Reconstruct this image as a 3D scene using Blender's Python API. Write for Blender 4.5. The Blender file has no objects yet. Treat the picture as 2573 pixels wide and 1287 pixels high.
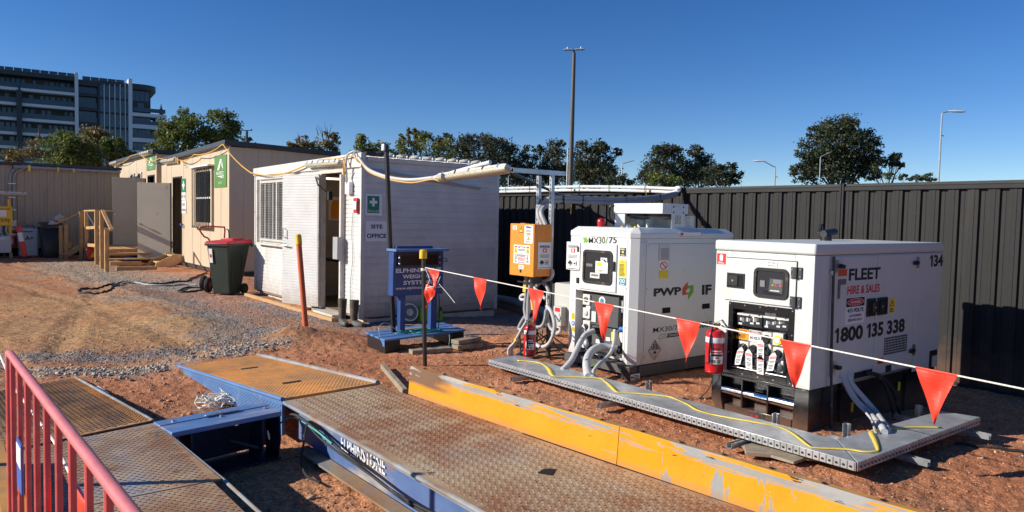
import bpy, bmesh, math, random
import numpy as np
from mathutils import Vector, Matrix
R = math.radians
random.seed(7); rng = np.random.default_rng(11)
SC = bpy.context.scene
COL = SC.collection

# ------------------------------------------------------------------ camera
IW, IH, FPX, CAMZ = 2573., 1287., 1840., 1.6
YAW, ROLL, PITCH = R(38.0), math.atan(.021), R(3.0)
_hd = np.array([math.sin(YAW), math.cos(YAW), 0]); _z = np.array([0, 0, 1.])
_r0 = np.array([math.cos(YAW), -math.sin(YAW), 0])
_f = _hd*math.cos(PITCH) - _z*math.sin(PITCH); _u0 = np.cross(_r0, _f)
_r = _r0*math.cos(ROLL) + _u0*math.sin(ROLL); _u = -_r0*math.sin(ROLL) + _u0*math.cos(ROLL)
cam_d = bpy.data.cameras.new('camera'); cam = bpy.data.objects.new('camera', cam_d); COL.objects.link(cam)
cam_d.sensor_width = 36; cam_d.sensor_fit = 'HORIZONTAL'; cam_d.lens = FPX/IW*36
cam_d.clip_start = .05; cam_d.clip_end = 5000
cam.matrix_world = Matrix(((_r[0], _u[0], -_f[0], 0), (_r[1], _u[1], -_f[1], 0), (_r[2], _u[2], -_f[2], CAMZ), (0, 0, 0, 1)))
SC.camera = cam

# ------------------------------------------------------------------ sky, sun, exposure
SUN_EL, SUN_AZ = R(25.5), R(29)          # the light travels along (cos az, -sin az)
world = bpy.data.worlds.new('World'); SC.world = world; world.use_nodes = True
wn = world.node_tree.nodes; wl = world.node_tree.links
sky = wn.new('ShaderNodeTexSky'); sky.sky_type = 'NISHITA'; sky.sun_disc = False
sky.sun_elevation = SUN_EL
tosun = Vector((-math.cos(SUN_EL)*math.cos(SUN_AZ), math.cos(SUN_EL)*math.sin(SUN_AZ), math.sin(SUN_EL)))
sky.sun_rotation = math.atan2(tosun.x, tosun.y)
sky.altitude = 1600; sky.air_density = .9; sky.dust_density = .05; sky.ozone_density = 3.0
bg = wn['Background']; bg.inputs['Strength'].default_value = .078
hs_ = wn.new('ShaderNodeHueSaturation'); hs_.inputs['Saturation'].default_value = 1.28; hs_.inputs['Value'].default_value = 1.20; hs_.inputs['Hue'].default_value = .510
wl.new(sky.outputs[0], hs_.inputs['Color']); wl.new(hs_.outputs[0], bg.inputs['Color'])
sun_d = bpy.data.lights.new('sun', 'SUN'); sun_d.energy = 5.0; sun_d.angle = R(.5); sun_d.color = (1, .93, .82)
sun = bpy.data.objects.new('sun', sun_d); COL.objects.link(sun)
sun.rotation_euler = tosun.to_track_quat('Z', 'Y').to_euler()
SC.view_settings.view_transform = 'Standard'; SC.view_settings.look = 'None'
SC.view_settings.exposure = .34; SC.view_settings.gamma = 1; SC.view_settings.use_curve_mapping = False
SC.render.engine = 'CYCLES'

# ------------------------------------------------------------------ measuring: a pixel of the photograph on a real plane
def _ray(x, y): return _f + _r*(x-IW/2)/FPX - _u*(y-IH/2)/FPX
_C = np.array([0, 0, CAMZ])
def PZ(x, y, z=0): d = _ray(x, y); return _C + d*((z-CAMZ)/d[2])
def PX(x, y, X): d = _ray(x, y); return _C + d*(X/d[0])
def PY(x, y, Y): d = _ray(x, y); return _C + d*(Y/d[1])
def PD(x, y, D): return _C + _ray(x, y)*D

# ------------------------------------------------------------------ materials
MATS = {}
def M(name, col, rough=.55, metal=0., var=.12, vs=3., bump=0., bs=80., dirt=None, da=0., ds=2.5, spec=.5, coat=0., rvar=.1, streak=False, stretch=None, splash=None):
    m = bpy.data.materials.new(name); m.use_nodes = True; MATS[name] = m
    nt = m.node_tree; N = nt.nodes; L = nt.links; p = N['Principled BSDF']
    p.inputs['Roughness'].default_value = rough; p.inputs['Metallic'].default_value = metal
    p.inputs['Specular IOR Level'].default_value = spec; p.inputs['Coat Weight'].default_value = coat
    tc = N.new('ShaderNodeTexCoord'); vec = tc.outputs['Object']
    if streak or stretch:
        mp = N.new('ShaderNodeMapping'); mp.inputs['Scale'].default_value = stretch or (1, 1, .12); L.new(vec, mp.inputs[0]); svec = mp.outputs[0]
    else: svec = vec
    def noise(v, s, d=5, r=.6):
        n = N.new('ShaderNodeTexNoise'); n.inputs['Scale'].default_value = s; n.inputs['Detail'].default_value = d; n.inputs['Roughness'].default_value = r
        L.new(v, n.inputs['Vector']); return n.outputs['Fac']
    n1 = noise(vec, vs)
    mr = N.new('ShaderNodeMapRange'); mr.inputs[1].default_value = .3; mr.inputs[2].default_value = .7
    mr.inputs[3].default_value = 1-var; mr.inputs[4].default_value = 1+var; L.new(n1, mr.inputs[0])
    mx = N.new('ShaderNodeMix'); mx.data_type = 'RGBA'; mx.blend_type = 'MULTIPLY'; mx.inputs['Factor'].default_value = 1
    mx.inputs['A'].default_value = (*col, 1); L.new(mr.outputs[0], mx.inputs['B']); c = mx.outputs['Result']
    if dirt:
        n2 = noise(svec, ds, 8, .65)
        cr = N.new('ShaderNodeMapRange'); cr.inputs[1].default_value = .62-da*.45; cr.inputs[2].default_value = .74-da*.35; L.new(n2, cr.inputs[0])
        mm = N.new('ShaderNodeMath'); mm.operation = 'MULTIPLY'; mm.inputs[1].default_value = min(1, .45+da*.6); L.new(cr.outputs[0], mm.inputs[0])
        m2 = N.new('ShaderNodeMix'); m2.data_type = 'RGBA'; L.new(mm.outputs[0], m2.inputs['Factor']); L.new(c, m2.inputs['A']); m2.inputs['B'].default_value = (*dirt, 1)
        c = m2.outputs['Result']
    if splash:                                   # soil thrown up against the foot of the thing: (colour, height)
        sz = N.new('ShaderNodeSeparateXYZ'); L.new(vec, sz.inputs[0]); n4 = noise(vec, 7, 8, .7)
        m4 = N.new('ShaderNodeMath'); m4.operation = 'MULTIPLY_ADD'; m4.inputs[1].default_value = -splash[1]*2.2; L.new(n4, m4.inputs[0]); L.new(sz.outputs['Z'], m4.inputs[2])
        r4 = N.new('ShaderNodeMapRange'); r4.inputs[1].default_value = -splash[1]*.9; r4.inputs[2].default_value = .05; r4.inputs[3].default_value = splash[2]; r4.inputs[4].default_value = 0; L.new(m4.outputs[0], r4.inputs[0])
        m5 = N.new('ShaderNodeMix'); m5.data_type = 'RGBA'; L.new(r4.outputs[0], m5.inputs['Factor']); L.new(c, m5.inputs['A']); m5.inputs['B'].default_value = (*splash[0], 1); c = m5.outputs['Result']
    L.new(c, p.inputs['Base Color'])
    if rvar:
        n3 = noise(vec, vs*2.3); r2 = N.new('ShaderNodeMapRange'); r2.inputs[3].default_value = max(.02, rough-rvar); r2.inputs[4].default_value = min(1, rough+rvar)
        L.new(n3, r2.inputs[0]); L.new(r2.outputs[0], p.inputs['Roughness'])
    if bump:
        b = N.new('ShaderNodeBump'); b.inputs['Distance'].default_value = bump; b.inputs['Strength'].default_value = 1
        L.new(noise(vec, bs), b.inputs['Height']); L.new(b.outputs[0], p.inputs['Normal'])
    return m
DUST = (.34, .18, .10)
M('hut_white', (.62, .62, .60), .55, var=.08, dirt=(.44, .40, .34), da=.20, ds=1.6, streak=True, splash=((.34, .22, .14), .35, .55))
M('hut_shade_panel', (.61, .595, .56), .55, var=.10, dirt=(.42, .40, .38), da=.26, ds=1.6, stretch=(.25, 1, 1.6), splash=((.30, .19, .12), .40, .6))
M('worn_white', (.64, .62, .57), .6, var=.08, dirt=(.33, .30, .27), da=.22, ds=3.5, bump=.001, bs=40)
M('timber_white', (.60, .56, .48), .7, var=.12, dirt=(.42, .31, .2), da=.22, ds=5)
M('lining', (.42, .39, .35), .7, var=.05)
M('hut_floor', (.22, .17, .12), .6, var=.2)
M('tan', (.57, .455, .315), .55, var=.035, dirt=(.46, .35, .22), da=.06, ds=1.5, streak=True)
M('tan_trim', (.62, .51, .36), .5, var=.04)
M('tan_groove', (.30, .22, .14), .7)
M('door_tan', (.54, .49, .385), .5, var=.05, dirt=(.36, .27, .19), da=.08, ds=3)
M('shed_tan', (.39, .325, .245), .5, var=.04, dirt=(.26, .2, .15), da=.08, streak=True, splash=((.3, .17, .1), .3, .5))
M('roof_dark', (.035, .038, .045), .5, var=.1)
M('fence_grey', (.027, .027, .027), .62, spec=.2, splash=((.16, .09, .06), .3, .5), var=.05, dirt=(.06, .052, .045), da=.05, ds=1.2, streak=True)
M('fence_rail', (.030, .030, .030), .6, var=.08, spec=.2)
M('black', (.012, .012, .013), .4, var=.1)
M('black_gloss', (.012, .012, .014), .22, var=.1, dirt=(.10, .06, .04), da=.06, ds=5, splash=((.2, .11, .07), .12, .5))
M('black_rubber', (.018, .018, .018), .75, var=.2, dirt=DUST, da=.12, ds=8)
M('dark_metal', (.05, .05, .052), .45, .3, var=.15, dirt=DUST, da=.1, ds=5)
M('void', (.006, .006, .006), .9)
M('glass_dark', (.02, .028, .036), .06, var=.1, rvar=.02, spec=.8)
M('glass_tower', (.05, .072, .10), .08, var=.3, vs=.25, rvar=.03, spec=.7)
M('balustrade', (.045, .062, .08), .12, var=.15, vs=.3, rvar=.03)
M('tower_white', (.74, .75, .76), .6, var=.04, vs=.4)
M('tower_dark', (.04, .043, .05), .5, var=.1, vs=.4)
M('gen_white', (.68, .69, .67), .36, var=.03, coat=.12, dirt=(.55, .47, .38), da=.05, ds=4, splash=((.40, .25, .15), .22, .5))
M('fleet_white', (.60, .625, .59), .38, var=.03, coat=.12, dirt=(.50, .43, .34), da=.05, ds=4, splash=((.38, .24, .15), .30, .5))
M('gen_grey', (.085, .087, .088), .5, var=.1, dirt=DUST, da=.1, ds=4)
M('socket_grey', (.62, .60, .56), .45, var=.05)
M('socket_dark', (.07, .07, .072), .45)
M('orange_box', (.80, .265, .025), .42, var=.05, dirt=(.45, .17, .04), da=.05, ds=4)
M('cabinet', (.50, .51, .47), .45, var=.05)
M('galv', (.47, .49, .51), .38, .75, var=.22, vs=9, rvar=.12)
M('galv_flat', (.46, .48, .49), .32, .35, var=.28, vs=5, rvar=.15, dirt=DUST, da=.04, ds=4)
M('chrome', (.75, .76, .78), .12, 1.)
M('steel', (.55, .56, .58), .3, .9, var=.1)
M('conduit', (.50, .51, .51), .5, var=.06, dirt=DUST, da=.04)
M('conduit_grey', (.34, .35, .36), .5, var=.08, dirt=DUST, da=.06)
M('pvc_white', (.68, .68, .66), .4, var=.04)
M('diffuser', (.50, .46, .33), .2, var=.35, vs=60, bump=.003, bs=160)
M('cord_yellow', (.70, .38, .06), .5, var=.1)
M('tag_yellow', (.85, .50, .02), .5, var=.08)
M('tape_yellow', (.82, .62, .10), .4, var=.06, dirt=(.55, .42, .2), da=.1, ds=6)
M('ext_red', (.55, .012, .016), .22, var=.05, coat=.4)
M('label_red', (.62, .03, .03), .4)
M('beacon', (.50, .012, .02), .25, coat=.3)
M('sign_white', (.80, .80, .78), .45, var=.03)
M('paper', (.80, .80, .79), .35, var=.05)
M('ink', (.015, .015, .016), .5)
M('ink_grey', (.16, .16, .16), .5)
M('sign_green', (.02, .20, .10), .45)
M('ausco_green', (.10, .24, .045), .45, var=.06)
M('logo_green', (.16, .42, .03), .4)
M('logo_red', (.62, .09, .03), .4)
M('label_yellow', (.85, .62, .02), .4)
M('label_orange', (.85, .33, .01), .4)
M('label_teal', (.03, .27, .33), .4)
M('label_blue', (.03, .12, .45), .4)
M('wood', (.50, .30, .13), .65, var=.18, vs=6, dirt=(.34, .17, .07), da=.22, ds=6, stretch=(1, 1, .3), bump=.0008, bs=50)
M('ply', (.60, .40, .2), .65, var=.15, vs=5)
M('old_wood', (.30, .25, .18), .8, var=.25, vs=9, dirt=(.16, .1, .06), da=.2, ds=5, bump=.001, bs=60)
M('bin_green', (.022, .034, .026), .42, var=.08, dirt=(.12, .1, .07), da=.05)
M('bin_dark', (.022, .026, .026), .45, var=.08)
M('bin_red', (.50, .02, .03), .4, var=.05)
M('trolley_red', (.42, .05, .04), .45, var=.1)
M('post_orange', (.62, .12, .03), .55, var=.12, dirt=(.4, .11, .05), da=.15, ds=9)
M('cap_yellow', (.82, .50, .02), .45, var=.1, dirt=(.5, .32, .06), da=.1, ds=14)
M('post_black', (.02, .019, .018), .38, var=.3, vs=10, dirt=(.10, .06, .04), da=.12, ds=10)
M('string_white', (.80, .77, .66), .8, var=.1)
M('flag_red', (.86, .06, .03), .42, var=.14, vs=9, bump=.0008, bs=30)
M('display_blue', (.016, .058, .215), .45, var=.08, dirt=(.09, .12, .3), da=.1, ds=4)
M('pallet_blue', (.075, .18, .41), .6, var=.12, dirt=DUST, da=.12, ds=7)
M('blue_steel', (.045, .13, .42), .5, var=.12, dirt=(.34, .28, .24), da=.20, ds=5)
M('ramp_blue', (.085, .19, .40), .5, var=.12, dirt=(.36, .33, .33), da=.10, ds=5)
M('bracket_inner_shade', (.007, .014, .045), .6, var=.2)  # bracket paint darkened: the shade inside the box is put into its colour
M('bracket_blue', (.10, .20, .42), .5, var=.15, dirt=(.40, .36, .36), da=.34, ds=3.5, stretch=(.4, 1.6, 1))
M('barrier_red', (.64, .10, .092), .5, var=.16, vs=14, dirt=(.58, .25, .23), da=.14, ds=9, bump=.0006, bs=60)
M('barrier_pink', (.60, .17, .175), .45, var=.12, vs=10, dirt=(.42, .2, .17), da=.1, ds=14, bump=.0005, bs=70)
M('teal_rope', (.05, .36, .30), .6, var=.15)
M('helmet_white', (.72, .73, .76), .4)
M('case_green', (.16, .50, .03), .45, var=.05)
M('boot', (.06, .055, .042), .6, var=.2, dirt=(.26, .18, .12), da=.28, ds=9)
M('bollard_red', (.85, .06, .03), .5, var=.05)
M('grey_unit', (.52, .53, .53), .5, var=.06, dirt=(.36, .3, .26), da=.1)
M('rag', (.78, .76, .70), .9, var=.15, vs=20, dirt=(.3, .22, .17), da=.12, ds=20)
M('bark', (.13, .10, .075), .9, var=.25, vs=8)
M('bark_pale', (.34, .29, .23), .9, var=.25, vs=3)
M('pole_grey', (.105, .092, .082), .6, var=.1)
M('lamp_grey', (.42, .44, .45), .45, .3)
M('stone', (.34, .31, .28), .9, var=.3, vs=40)
M('tube_blue', (.03, .16, .5), .4)
M('lamp_tube', (.9, .85, .75), .4)
MATS['lamp_tube'].node_tree.nodes['Principled BSDF'].inputs['Emission Color'].default_value = (1, .62, .36, 1); MATS['lamp_tube'].node_tree.nodes['Principled BSDF'].inputs['Emission Strength'].default_value = 2.5
M('screen', (.012, .010, .012), .25, spec=.15, rvar=0)
def leafmat(name, c1, c2):
    m = M(name, c1, .55, var=.25, vs=.9, dirt=c2, da=.35, ds=.55, spec=.35)
    nt = m.node_tree; p = nt.nodes['Principled BSDF']; t = nt.nodes.new('ShaderNodeBsdfTranslucent'); x = nt.nodes.new('ShaderNodeMixShader'); x.inputs[0].default_value = .33
    nt.links.new(p.inputs['Base Color'].links[0].from_socket, t.inputs['Color']); nt.links.new(p.outputs[0], x.inputs[1]); nt.links.new(t.outputs[0], x.inputs[2]); nt.links.new(x.outputs[0], nt.nodes['Material Output'].inputs['Surface'])
    return m
leafmat('leaf_green', (.125, .165, .035), (.19, .19, .05))
leafmat('leaf_brown', (.19, .155, .05), (.24, .14, .05))
leafmat('leaf_pale', (.20, .225, .07), (.26, .25, .08))
leafmat('leaf_gum', (.060, .073, .038), (.11, .10, .05))
leafmat('leaf_dark', (.055, .072, .036), (.095, .095, .045))
leafmat('leaf_far', (.06, .085, .04), (.09, .1, .04))
leafmat('leaf_bright', (.12, .165, .03), (.16, .18, .045))

def grading(name, bands, bump=.0015, bs=90, rough=.7, metal=0., attr=None):
    """worn painted metal: base colour, then (colour, noise scale, threshold, softness, stretch) layers"""
    m = bpy.data.materials.new(name); m.use_nodes = True; MATS[name] = m
    nt = m.node_tree; N = nt.nodes; L = nt.links; p = N['Principled BSDF']
    p.inputs['Roughness'].default_value = rough; p.inputs['Metallic'].default_value = metal
    tc = N.new('ShaderNodeTexCoord').outputs['Object']
    base = bands[0]; c = None
    rgb = N.new('ShaderNodeRGB'); rgb.outputs[0].default_value = (*base, 1); c = rgb.outputs[0]
    for i, (col, sc, th, soft, st) in enumerate(bands[1:]):
        mp = N.new('ShaderNodeMapping'); mp.inputs['Scale'].default_value = st; mp.inputs['Location'].default_value = (i*3.7, i*1.9, i*5.1); L.new(tc, mp.inputs[0])
        n = N.new('ShaderNodeTexNoise'); n.inputs['Scale'].default_value = sc; n.inputs['Detail'].default_value = 7; n.inputs['Roughness'].default_value = .62; L.new(mp.outputs[0], n.inputs['Vector'])
        r = N.new('ShaderNodeMapRange'); r.inputs[1].default_value = th-soft; r.inputs[2].default_value = th+soft; L.new(n.outputs['Fac'], r.inputs[0])
        x = N.new('ShaderNodeMix'); x.data_type = 'RGBA'; L.new(r.outputs[0], x.inputs['Factor']); L.new(c, x.inputs['A']); x.inputs['B'].default_value = (*col, 1); c = x.outputs['Result']
    L.new(c, p.inputs['Base Color'])
    b = N.new('ShaderNodeBump'); b.inputs['Distance'].default_value = bump
    n = N.new('ShaderNodeTexNoise'); n.inputs['Scale'].default_value = bs; n.inputs['Detail'].default_value = 4; L.new(tc, n.inputs['Vector']); L.new(n.outputs['Fac'], b.inputs['Height']); L.new(b.outputs[0], p.inputs['Normal'])
    return m
grading('deck_plate', [(.46, .325, .19), ((.38, .335, .275), 1.7, .60, .08, (1, .6, 1)), ((.30, .14, .065), 2.2, .48, .12, (.9, .45, 1)), ((.48, .37, .24), 5, .60, .1, (1, 1, 1)), ((.12, .065, .04), 9, .66, .04, (1, 1, 1))], bump=.002, bs=70)
grading('deck_plate_blue', [(.46, .29, .155), ((.31, .31, .33), 1.9, .54, .1, (1.6, .5, 1)), ((.28, .135, .06), 2.4, .48, .12, (.9, .5, 1)), ((.46, .34, .21), 6, .58, .1, (1, 1, 1)), ((.11, .06, .04), 9, .66, .04, (1, 1, 1))], bump=.002, bs=70)
grading('ramp_orange', [(.86, .36, .085), ((.46, .245, .10), 1.6, .545, .12, (1.2, .5, 1)), ((.36, .21, .10), 5, .60, .09, (1, .6, 1)), ((.62, .33, .10), 9, .6, .06, (1, 1, 1))], bump=.0012, bs=80)
grading('ramp_brown', [(.45, .26, .13), ((.52, .27, .09), 2.0, .55, .1, (1.5, .4, 1)), ((.25, .14, .08), 4, .52, .1, (1, .7, 1)), ((.10, .055, .035), 10, .66, .04, (1, 1, 1))], bump=.002, bs=70)
grading('lug_tan', [(.42, .30, .175), ((.40, .355, .29), 1.7, .54, .1, (1, .6, 1)), ((.33, .16, .075), 2.2, .50, .12, (1, .5, 1))], bump=.0008, bs=120)
grading('lug_brown', [(.50, .33, .19), ((.50, .33, .16), 2.6, .55, .1, (1, .5, 1)), ((.24, .24, .25), 2, .6, .08, (1, .5, 1))], bump=.0008, bs=120)
grading('lug_orange', [(.90, .40, .10), ((.50, .27, .10), 1.6, .56, .12, (1.2, .5, 1)), ((.3, .18, .09), 6, .6, .08, (1, .6, 1))], bump=.0008, bs=120)
grading('stringer_blue', [(.055, .115, .28), ((.12, .19, .38), 2, .52, .12, (1, .6, 1)), ((.40, .36, .30), 2.2, .58, .06, (1, .5, 2.2)), ((.3, .15, .07), 5, .64, .05, (1, .6, 1.2))], bump=.001, bs=60, rough=.55)
grading('flange_rust', [(.26, .155, .085), ((.30, .25, .17), 2.5, .5, .12, (1, .5, 1)), ((.16, .2, .26), 3.2, .58, .06, (1.5, .5, 1)), ((.25, .09, .03), 6, .6, .06, (1, .6, 1))], bump=.0015, bs=70)
grading('edge_steel', [(.30, .32, .33), ((.20, .13, .08), 4, .55, .1, (1, .5, 1)), ((.15, .2, .27), 2.4, .56, .08, (1, .5, 1)), ((.28, .18, .1), 8, .58, .06, (1, .4, 1))], bump=.001, bs=90, rough=.72)
# yellow guide rail: paint flakes off the upper edge, scratched patches below, bare rust near the far end
def rail_mat(nm, rusty):
    m = grading(nm, [(.74, .285, .006), ((.70, .31, .02), 3.0, .58, .12, (1, .35, 1.6))], bump=.0012, bs=45, rough=.6)
    nt = m.node_tree; N = nt.nodes; L = nt.links; p = N['Principled BSDF']; p.inputs['Specular IOR Level'].default_value = .2
    tc = N.new('ShaderNodeTexCoord').outputs['Object']; sp = N.new('ShaderNodeSeparateXYZ'); L.new(tc, sp.inputs[0])
    prev = p.inputs['Base Color'].links[0].from_socket
    def nz(sc, st, loc=(0, 0, 0)):
        mp = N.new('ShaderNodeMapping'); mp.inputs['Scale'].default_value = st; mp.inputs['Location'].default_value = loc; L.new(tc, mp.inputs[0])
        n = N.new('ShaderNodeTexNoise'); n.inputs['Scale'].default_value = sc; n.inputs['Detail'].default_value = 8; n.inputs['Roughness'].default_value = .6; L.new(mp.outputs[0], n.inputs['Vector']); return n.outputs['Fac']
    def rng_(a, lo, hi):
        r = N.new('ShaderNodeMapRange'); r.inputs[1].default_value = lo; r.inputs[2].default_value = hi; L.new(a, r.inputs[0]); return r.outputs[0]
    def op(o, a, b):
        n = N.new('ShaderNodeMath'); n.operation = o
        for i, q in enumerate((a, b)):
            if isinstance(q, (int, float)): n.inputs[i].default_value = q
            else: L.new(q, n.inputs[i])
        return n.outputs[0]
    def lay(c, fac, col):
        x = N.new('ShaderNodeMix'); x.data_type = 'RGBA'; L.new(fac, x.inputs['Factor']); L.new(c, x.inputs['A']); x.inputs['B'].default_value = (*col, 1); return x.outputs['Result']
    z = sp.outputs['Z']; y = sp.outputs['Y']
    edge = rng_(z, .06, .198)                                     # more wear towards the top edge
    f1 = rng_(op('ADD', nz(13, (1, .07, 2.6)), op('MULTIPLY', edge, .175)), .64, .675); c = lay(prev, f1, (.30, .295, .28))
    f0 = rng_(op('ADD', nz(2.6, (1, .5, 1.6), (9, 3, 1)), op('MULTIPLY', edge, .20)), .72, .735); c = lay(c, op('MULTIPLY', f0, rng_(nz(17, (1, .25, 1.5)), .38, .46)), (.33, .325, .31))
    f2 = op('MULTIPLY', rng_(nz(9 if rusty else 7, (1, 1.1, .30), (3, 1, 2)), .65 if rusty else .60, .66 if rusty else .608), op('LESS_THAN', z, .175)); c = lay(c, f2, (.30, .30, .285))
    f3 = rng_(op('ADD', nz(21, (1, .22, 1.6), (7, 2, 9)), op('MULTIPLY', edge, .10)), .70, .72); c = lay(c, f3, (.045, .035, .03))
    f6 = rng_(nz(30, (1, .3, 1), (1, 7, 3)), .60, .75); c = lay(c, op('MULTIPLY', f6, .35), (.42, .22, .06))
    f7 = op('MULTIPLY', rng_(op('ADD', z, op('MULTIPLY', nz(6, (1, .6, 1)), -.06)), .015, -.02), .5); c = lay(c, f7, (.36, .2, .1))
    if not rusty: L.new(c, p.inputs['Base Color']); return
    f4 = op('MULTIPLY', rng_(op('ADD', y, op('MULTIPLY', nz(4, (1, .4, 2.5)), .5)), -.30, -.12), rng_(op('ADD', z, op('MULTIPLY', nz(3, (1, .5, 1)), .05)), .105, .13))
    c = lay(c, f4, (.19, .105, .06))
    f5 = op('MULTIPLY', rng_(op('ADD', y, op('MULTIPLY', nz(5, (1, .4, 2.5), (4, 4, 4)), .7)), -.55, -.30), rng_(nz(9, (1, .25, 2.4), (2, 2, 2)), .50, .53)); f5 = op('MULTIPLY', f5, rng_(z, .12, .15))
    c = lay(c, f5, (.40, .385, .35))
    L.new(c, p.inputs['Base Color'])
rail_mat('rail_yellow', False); rail_mat('rail_yellow_rusty', True)
M('rail_flange', (.58, .28, .06), .6, var=.2, dirt=(.30, .17, .09), da=.42, ds=6)

# ------------------------------------------------------------------ mesh building
OFF = {}
class MB:
    def __init__(s, mat=None): s.v = []; s.f = []; s.mi = []; s.names = []; s.cur = 0; s.T = None; mat and s.use(mat)
    def use(s, mat):
        if mat not in s.names: s.names.append(mat)
        s.cur = s.names.index(mat); return s
    def add(s, verts, faces):
        b = len(s.v)
        if s.T is not None: verts = [tuple(s.T @ Vector(v)) for v in verts]
        s.v.extend([tuple(map(float, v)) for v in verts]); s.f.extend([tuple(i+b for i in f) for f in faces]); s.mi.extend([s.cur]*len(faces)); return s
    def quad(s, *p): return s.add(p, [tuple(range(len(p)))])
    def box(s, x0, x1, y0, y1, z0, z1):
        x0, x1 = sorted((x0, x1)); y0, y1 = sorted((y0, y1)); z0, z1 = sorted((z0, z1))
        return s.add([(x, y, z) for x in (x0, x1) for y in (y0, y1) for z in (z0, z1)],
                     [(0, 1, 3, 2), (4, 6, 7, 5), (0, 4, 5, 1), (2, 3, 7, 6), (0, 2, 6, 4), (1, 5, 7, 3)])
    def obox(s, c, a, b, d):
        c, a, b, d = map(Vector, (c, a, b, d)); vs = [c+a*i+b*j+d*k for i in (-1, 1) for j in (-1, 1) for k in (-1, 1)]
        return s.add(vs, [(0, 1, 3, 2), (4, 6, 7, 5), (0, 4, 5, 1), (2, 3, 7, 6), (0, 2, 6, 4), (1, 5, 7, 3)])
    def bar(s, p, q, w, h, up=(0, 0, 1)):
        p, q, up = Vector(p), Vector(q), Vector(up); d = (q-p); a = d.normalized(); side = a.cross(up)
        if side.length < 1e-4: side = a.cross(Vector((1, 0, 0)))
        side.normalize(); u2 = side.cross(a)
        return s.obox((p+q)/2, d/2, side*w/2, u2*h/2)
    def prism(s, poly, n):
        n = Vector(n); k = len(poly); a = [Vector(p) for p in poly]; b = [p+n for p in a]
        return s.add(a+b, [tuple(range(k)), tuple(range(2*k-1, k-1, -1))]+[(i, (i+1) % k, k+(i+1) % k, k+i) for i in range(k)])
    def tube(s, pts, r, n=10, cap=True):
        pts = [Vector(p) for p in pts]; vs = []; fs = []; ref = None; K = len(pts)
        for i, p in enumerate(pts):
            t = (pts[min(i+1, K-1)]-pts[max(i-1, 0)]).normalized()
            if ref is None:
                ref = t.cross(Vector((0, 0, 1)))
                if ref.length < .05: ref = t.cross(Vector((1, 0, 0)))
            ref = (ref - t*ref.dot(t)).normalized(); b = t.cross(ref)
            rr = r[i] if hasattr(r, '__len__') else r
            vs += [p+(ref*math.cos(2*math.pi*k/n)+b*math.sin(2*math.pi*k/n))*rr for k in range(n)]
        for i in range(K-1):
            for k in range(n): fs.append((i*n+k, i*n+(k+1) % n, (i+1)*n+(k+1) % n, (i+1)*n+k))
        if cap: fs += [tuple(range(n-1, -1, -1)), tuple(range((K-1)*n, K*n))]
        return s.add(vs, fs)
    def cyl(s, p, q, r, n=16, r2=None): return s.tube([p, q], [r, r if r2 is None else r2], n)
    def lathe(s, c, prof, n=24, axis=(0, 0, 1)):
        c = Vector(c); ax = Vector(axis).normalized(); e = ax.cross(Vector((0, 1, .01))).normalized(); g = ax.cross(e); vs = []; fs = []
        for r, h in prof: vs += [c+ax*h+(e*math.cos(2*math.pi*k/n)+g*math.sin(2*math.pi*k/n))*max(r, .0005) for k in range(n)]
        m = len(prof)
        for i in range(m-1):
            for k in range(n): fs.append((i*n+k, i*n+(k+1) % n, (i+1)*n+(k+1) % n, (i+1)*n+k))
        fs += [tuple(range(n-1, -1, -1)), tuple(range((m-1)*n, m*n))]
        return s.add(vs, fs)
    def disc(s, c, nrm, r, t=.002, n=24): c = Vector(c); nn = Vector(nrm).normalized(); return s.lathe(c, [(r, 0), (r, t)], n, nn)
    def build(s, name, parent=None, bevel=0, smooth=35, loc=(0, 0, 0), seg=2, norm=True):
        off = OFF[parent.name] if parent else Vector(loc)
        me = bpy.data.meshes.new(name); me.from_pydata([(x-off[0], y-off[1], z-off[2]) for x, y, z in s.v], [], s.f)
        for nme in s.names: me.materials.append(MATS[nme])
        if len(s.names) > 1: me.polygons.foreach_set('material_index', s.mi)
        if norm:
            bm = bmesh.new(); bm.from_mesh(me); bmesh.ops.recalc_face_normals(bm, faces=bm.faces); bm.to_mesh(me); bm.free()
        if smooth:
            me.polygons.foreach_set('use_smooth', [True]*len(me.polygons)); me.set_sharp_from_angle(angle=R(smooth))
        o = bpy.data.objects.new(name, me); COL.objects.link(o)
        if parent: o.parent = parent
        else: o.location = off
        OFF[o.name] = Vector(off)
        if bevel:
            b = o.modifiers.new('bevel', 'BEVEL'); b.width = bevel; b.segments = seg; b.limit_method = 'ANGLE'; b.angle_limit = R(40)
        return o
def thing(name, loc, label, cat, group=None):
    o = bpy.data.objects.new(name, None); COL.objects.link(o); o.location = loc; o.empty_display_size = .1; OFF[o.name] = Vector(loc)
    return tag(o, label, cat, group)
def tag(o, label, cat, group=None, kind=None):
    if label: o['label'] = label
    if cat: o['category'] = cat
    if group: o['group'] = group
    if kind: o['kind'] = kind
    return o
def spline(pts, k=8):
    P = [np.array(p, float) for p in pts]; P = [2*P[0]-P[1]]+P+[2*P[-1]-P[-2]]; out = []
    for i in range(1, len(P)-2):
        for t in np.linspace(0, 1, k, endpoint=False):
            a, b, c, d = P[i-1], P[i], P[i+1], P[i+2]
            out.append(.5*((2*b)+(-a+c)*t+(2*a-5*b+4*c-d)*t*t+(-a+3*b-3*c+d)*t**3))
    out.append(P[-2]); return out
def sag(p, q, s, n=14):
    p, q = np.array(p, float), np.array(q, float); return [p+(q-p)*t-np.array([0, 0, s*4*t*(1-t)]) for t in np.linspace(0, 1, n)]
_tc = {}
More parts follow.
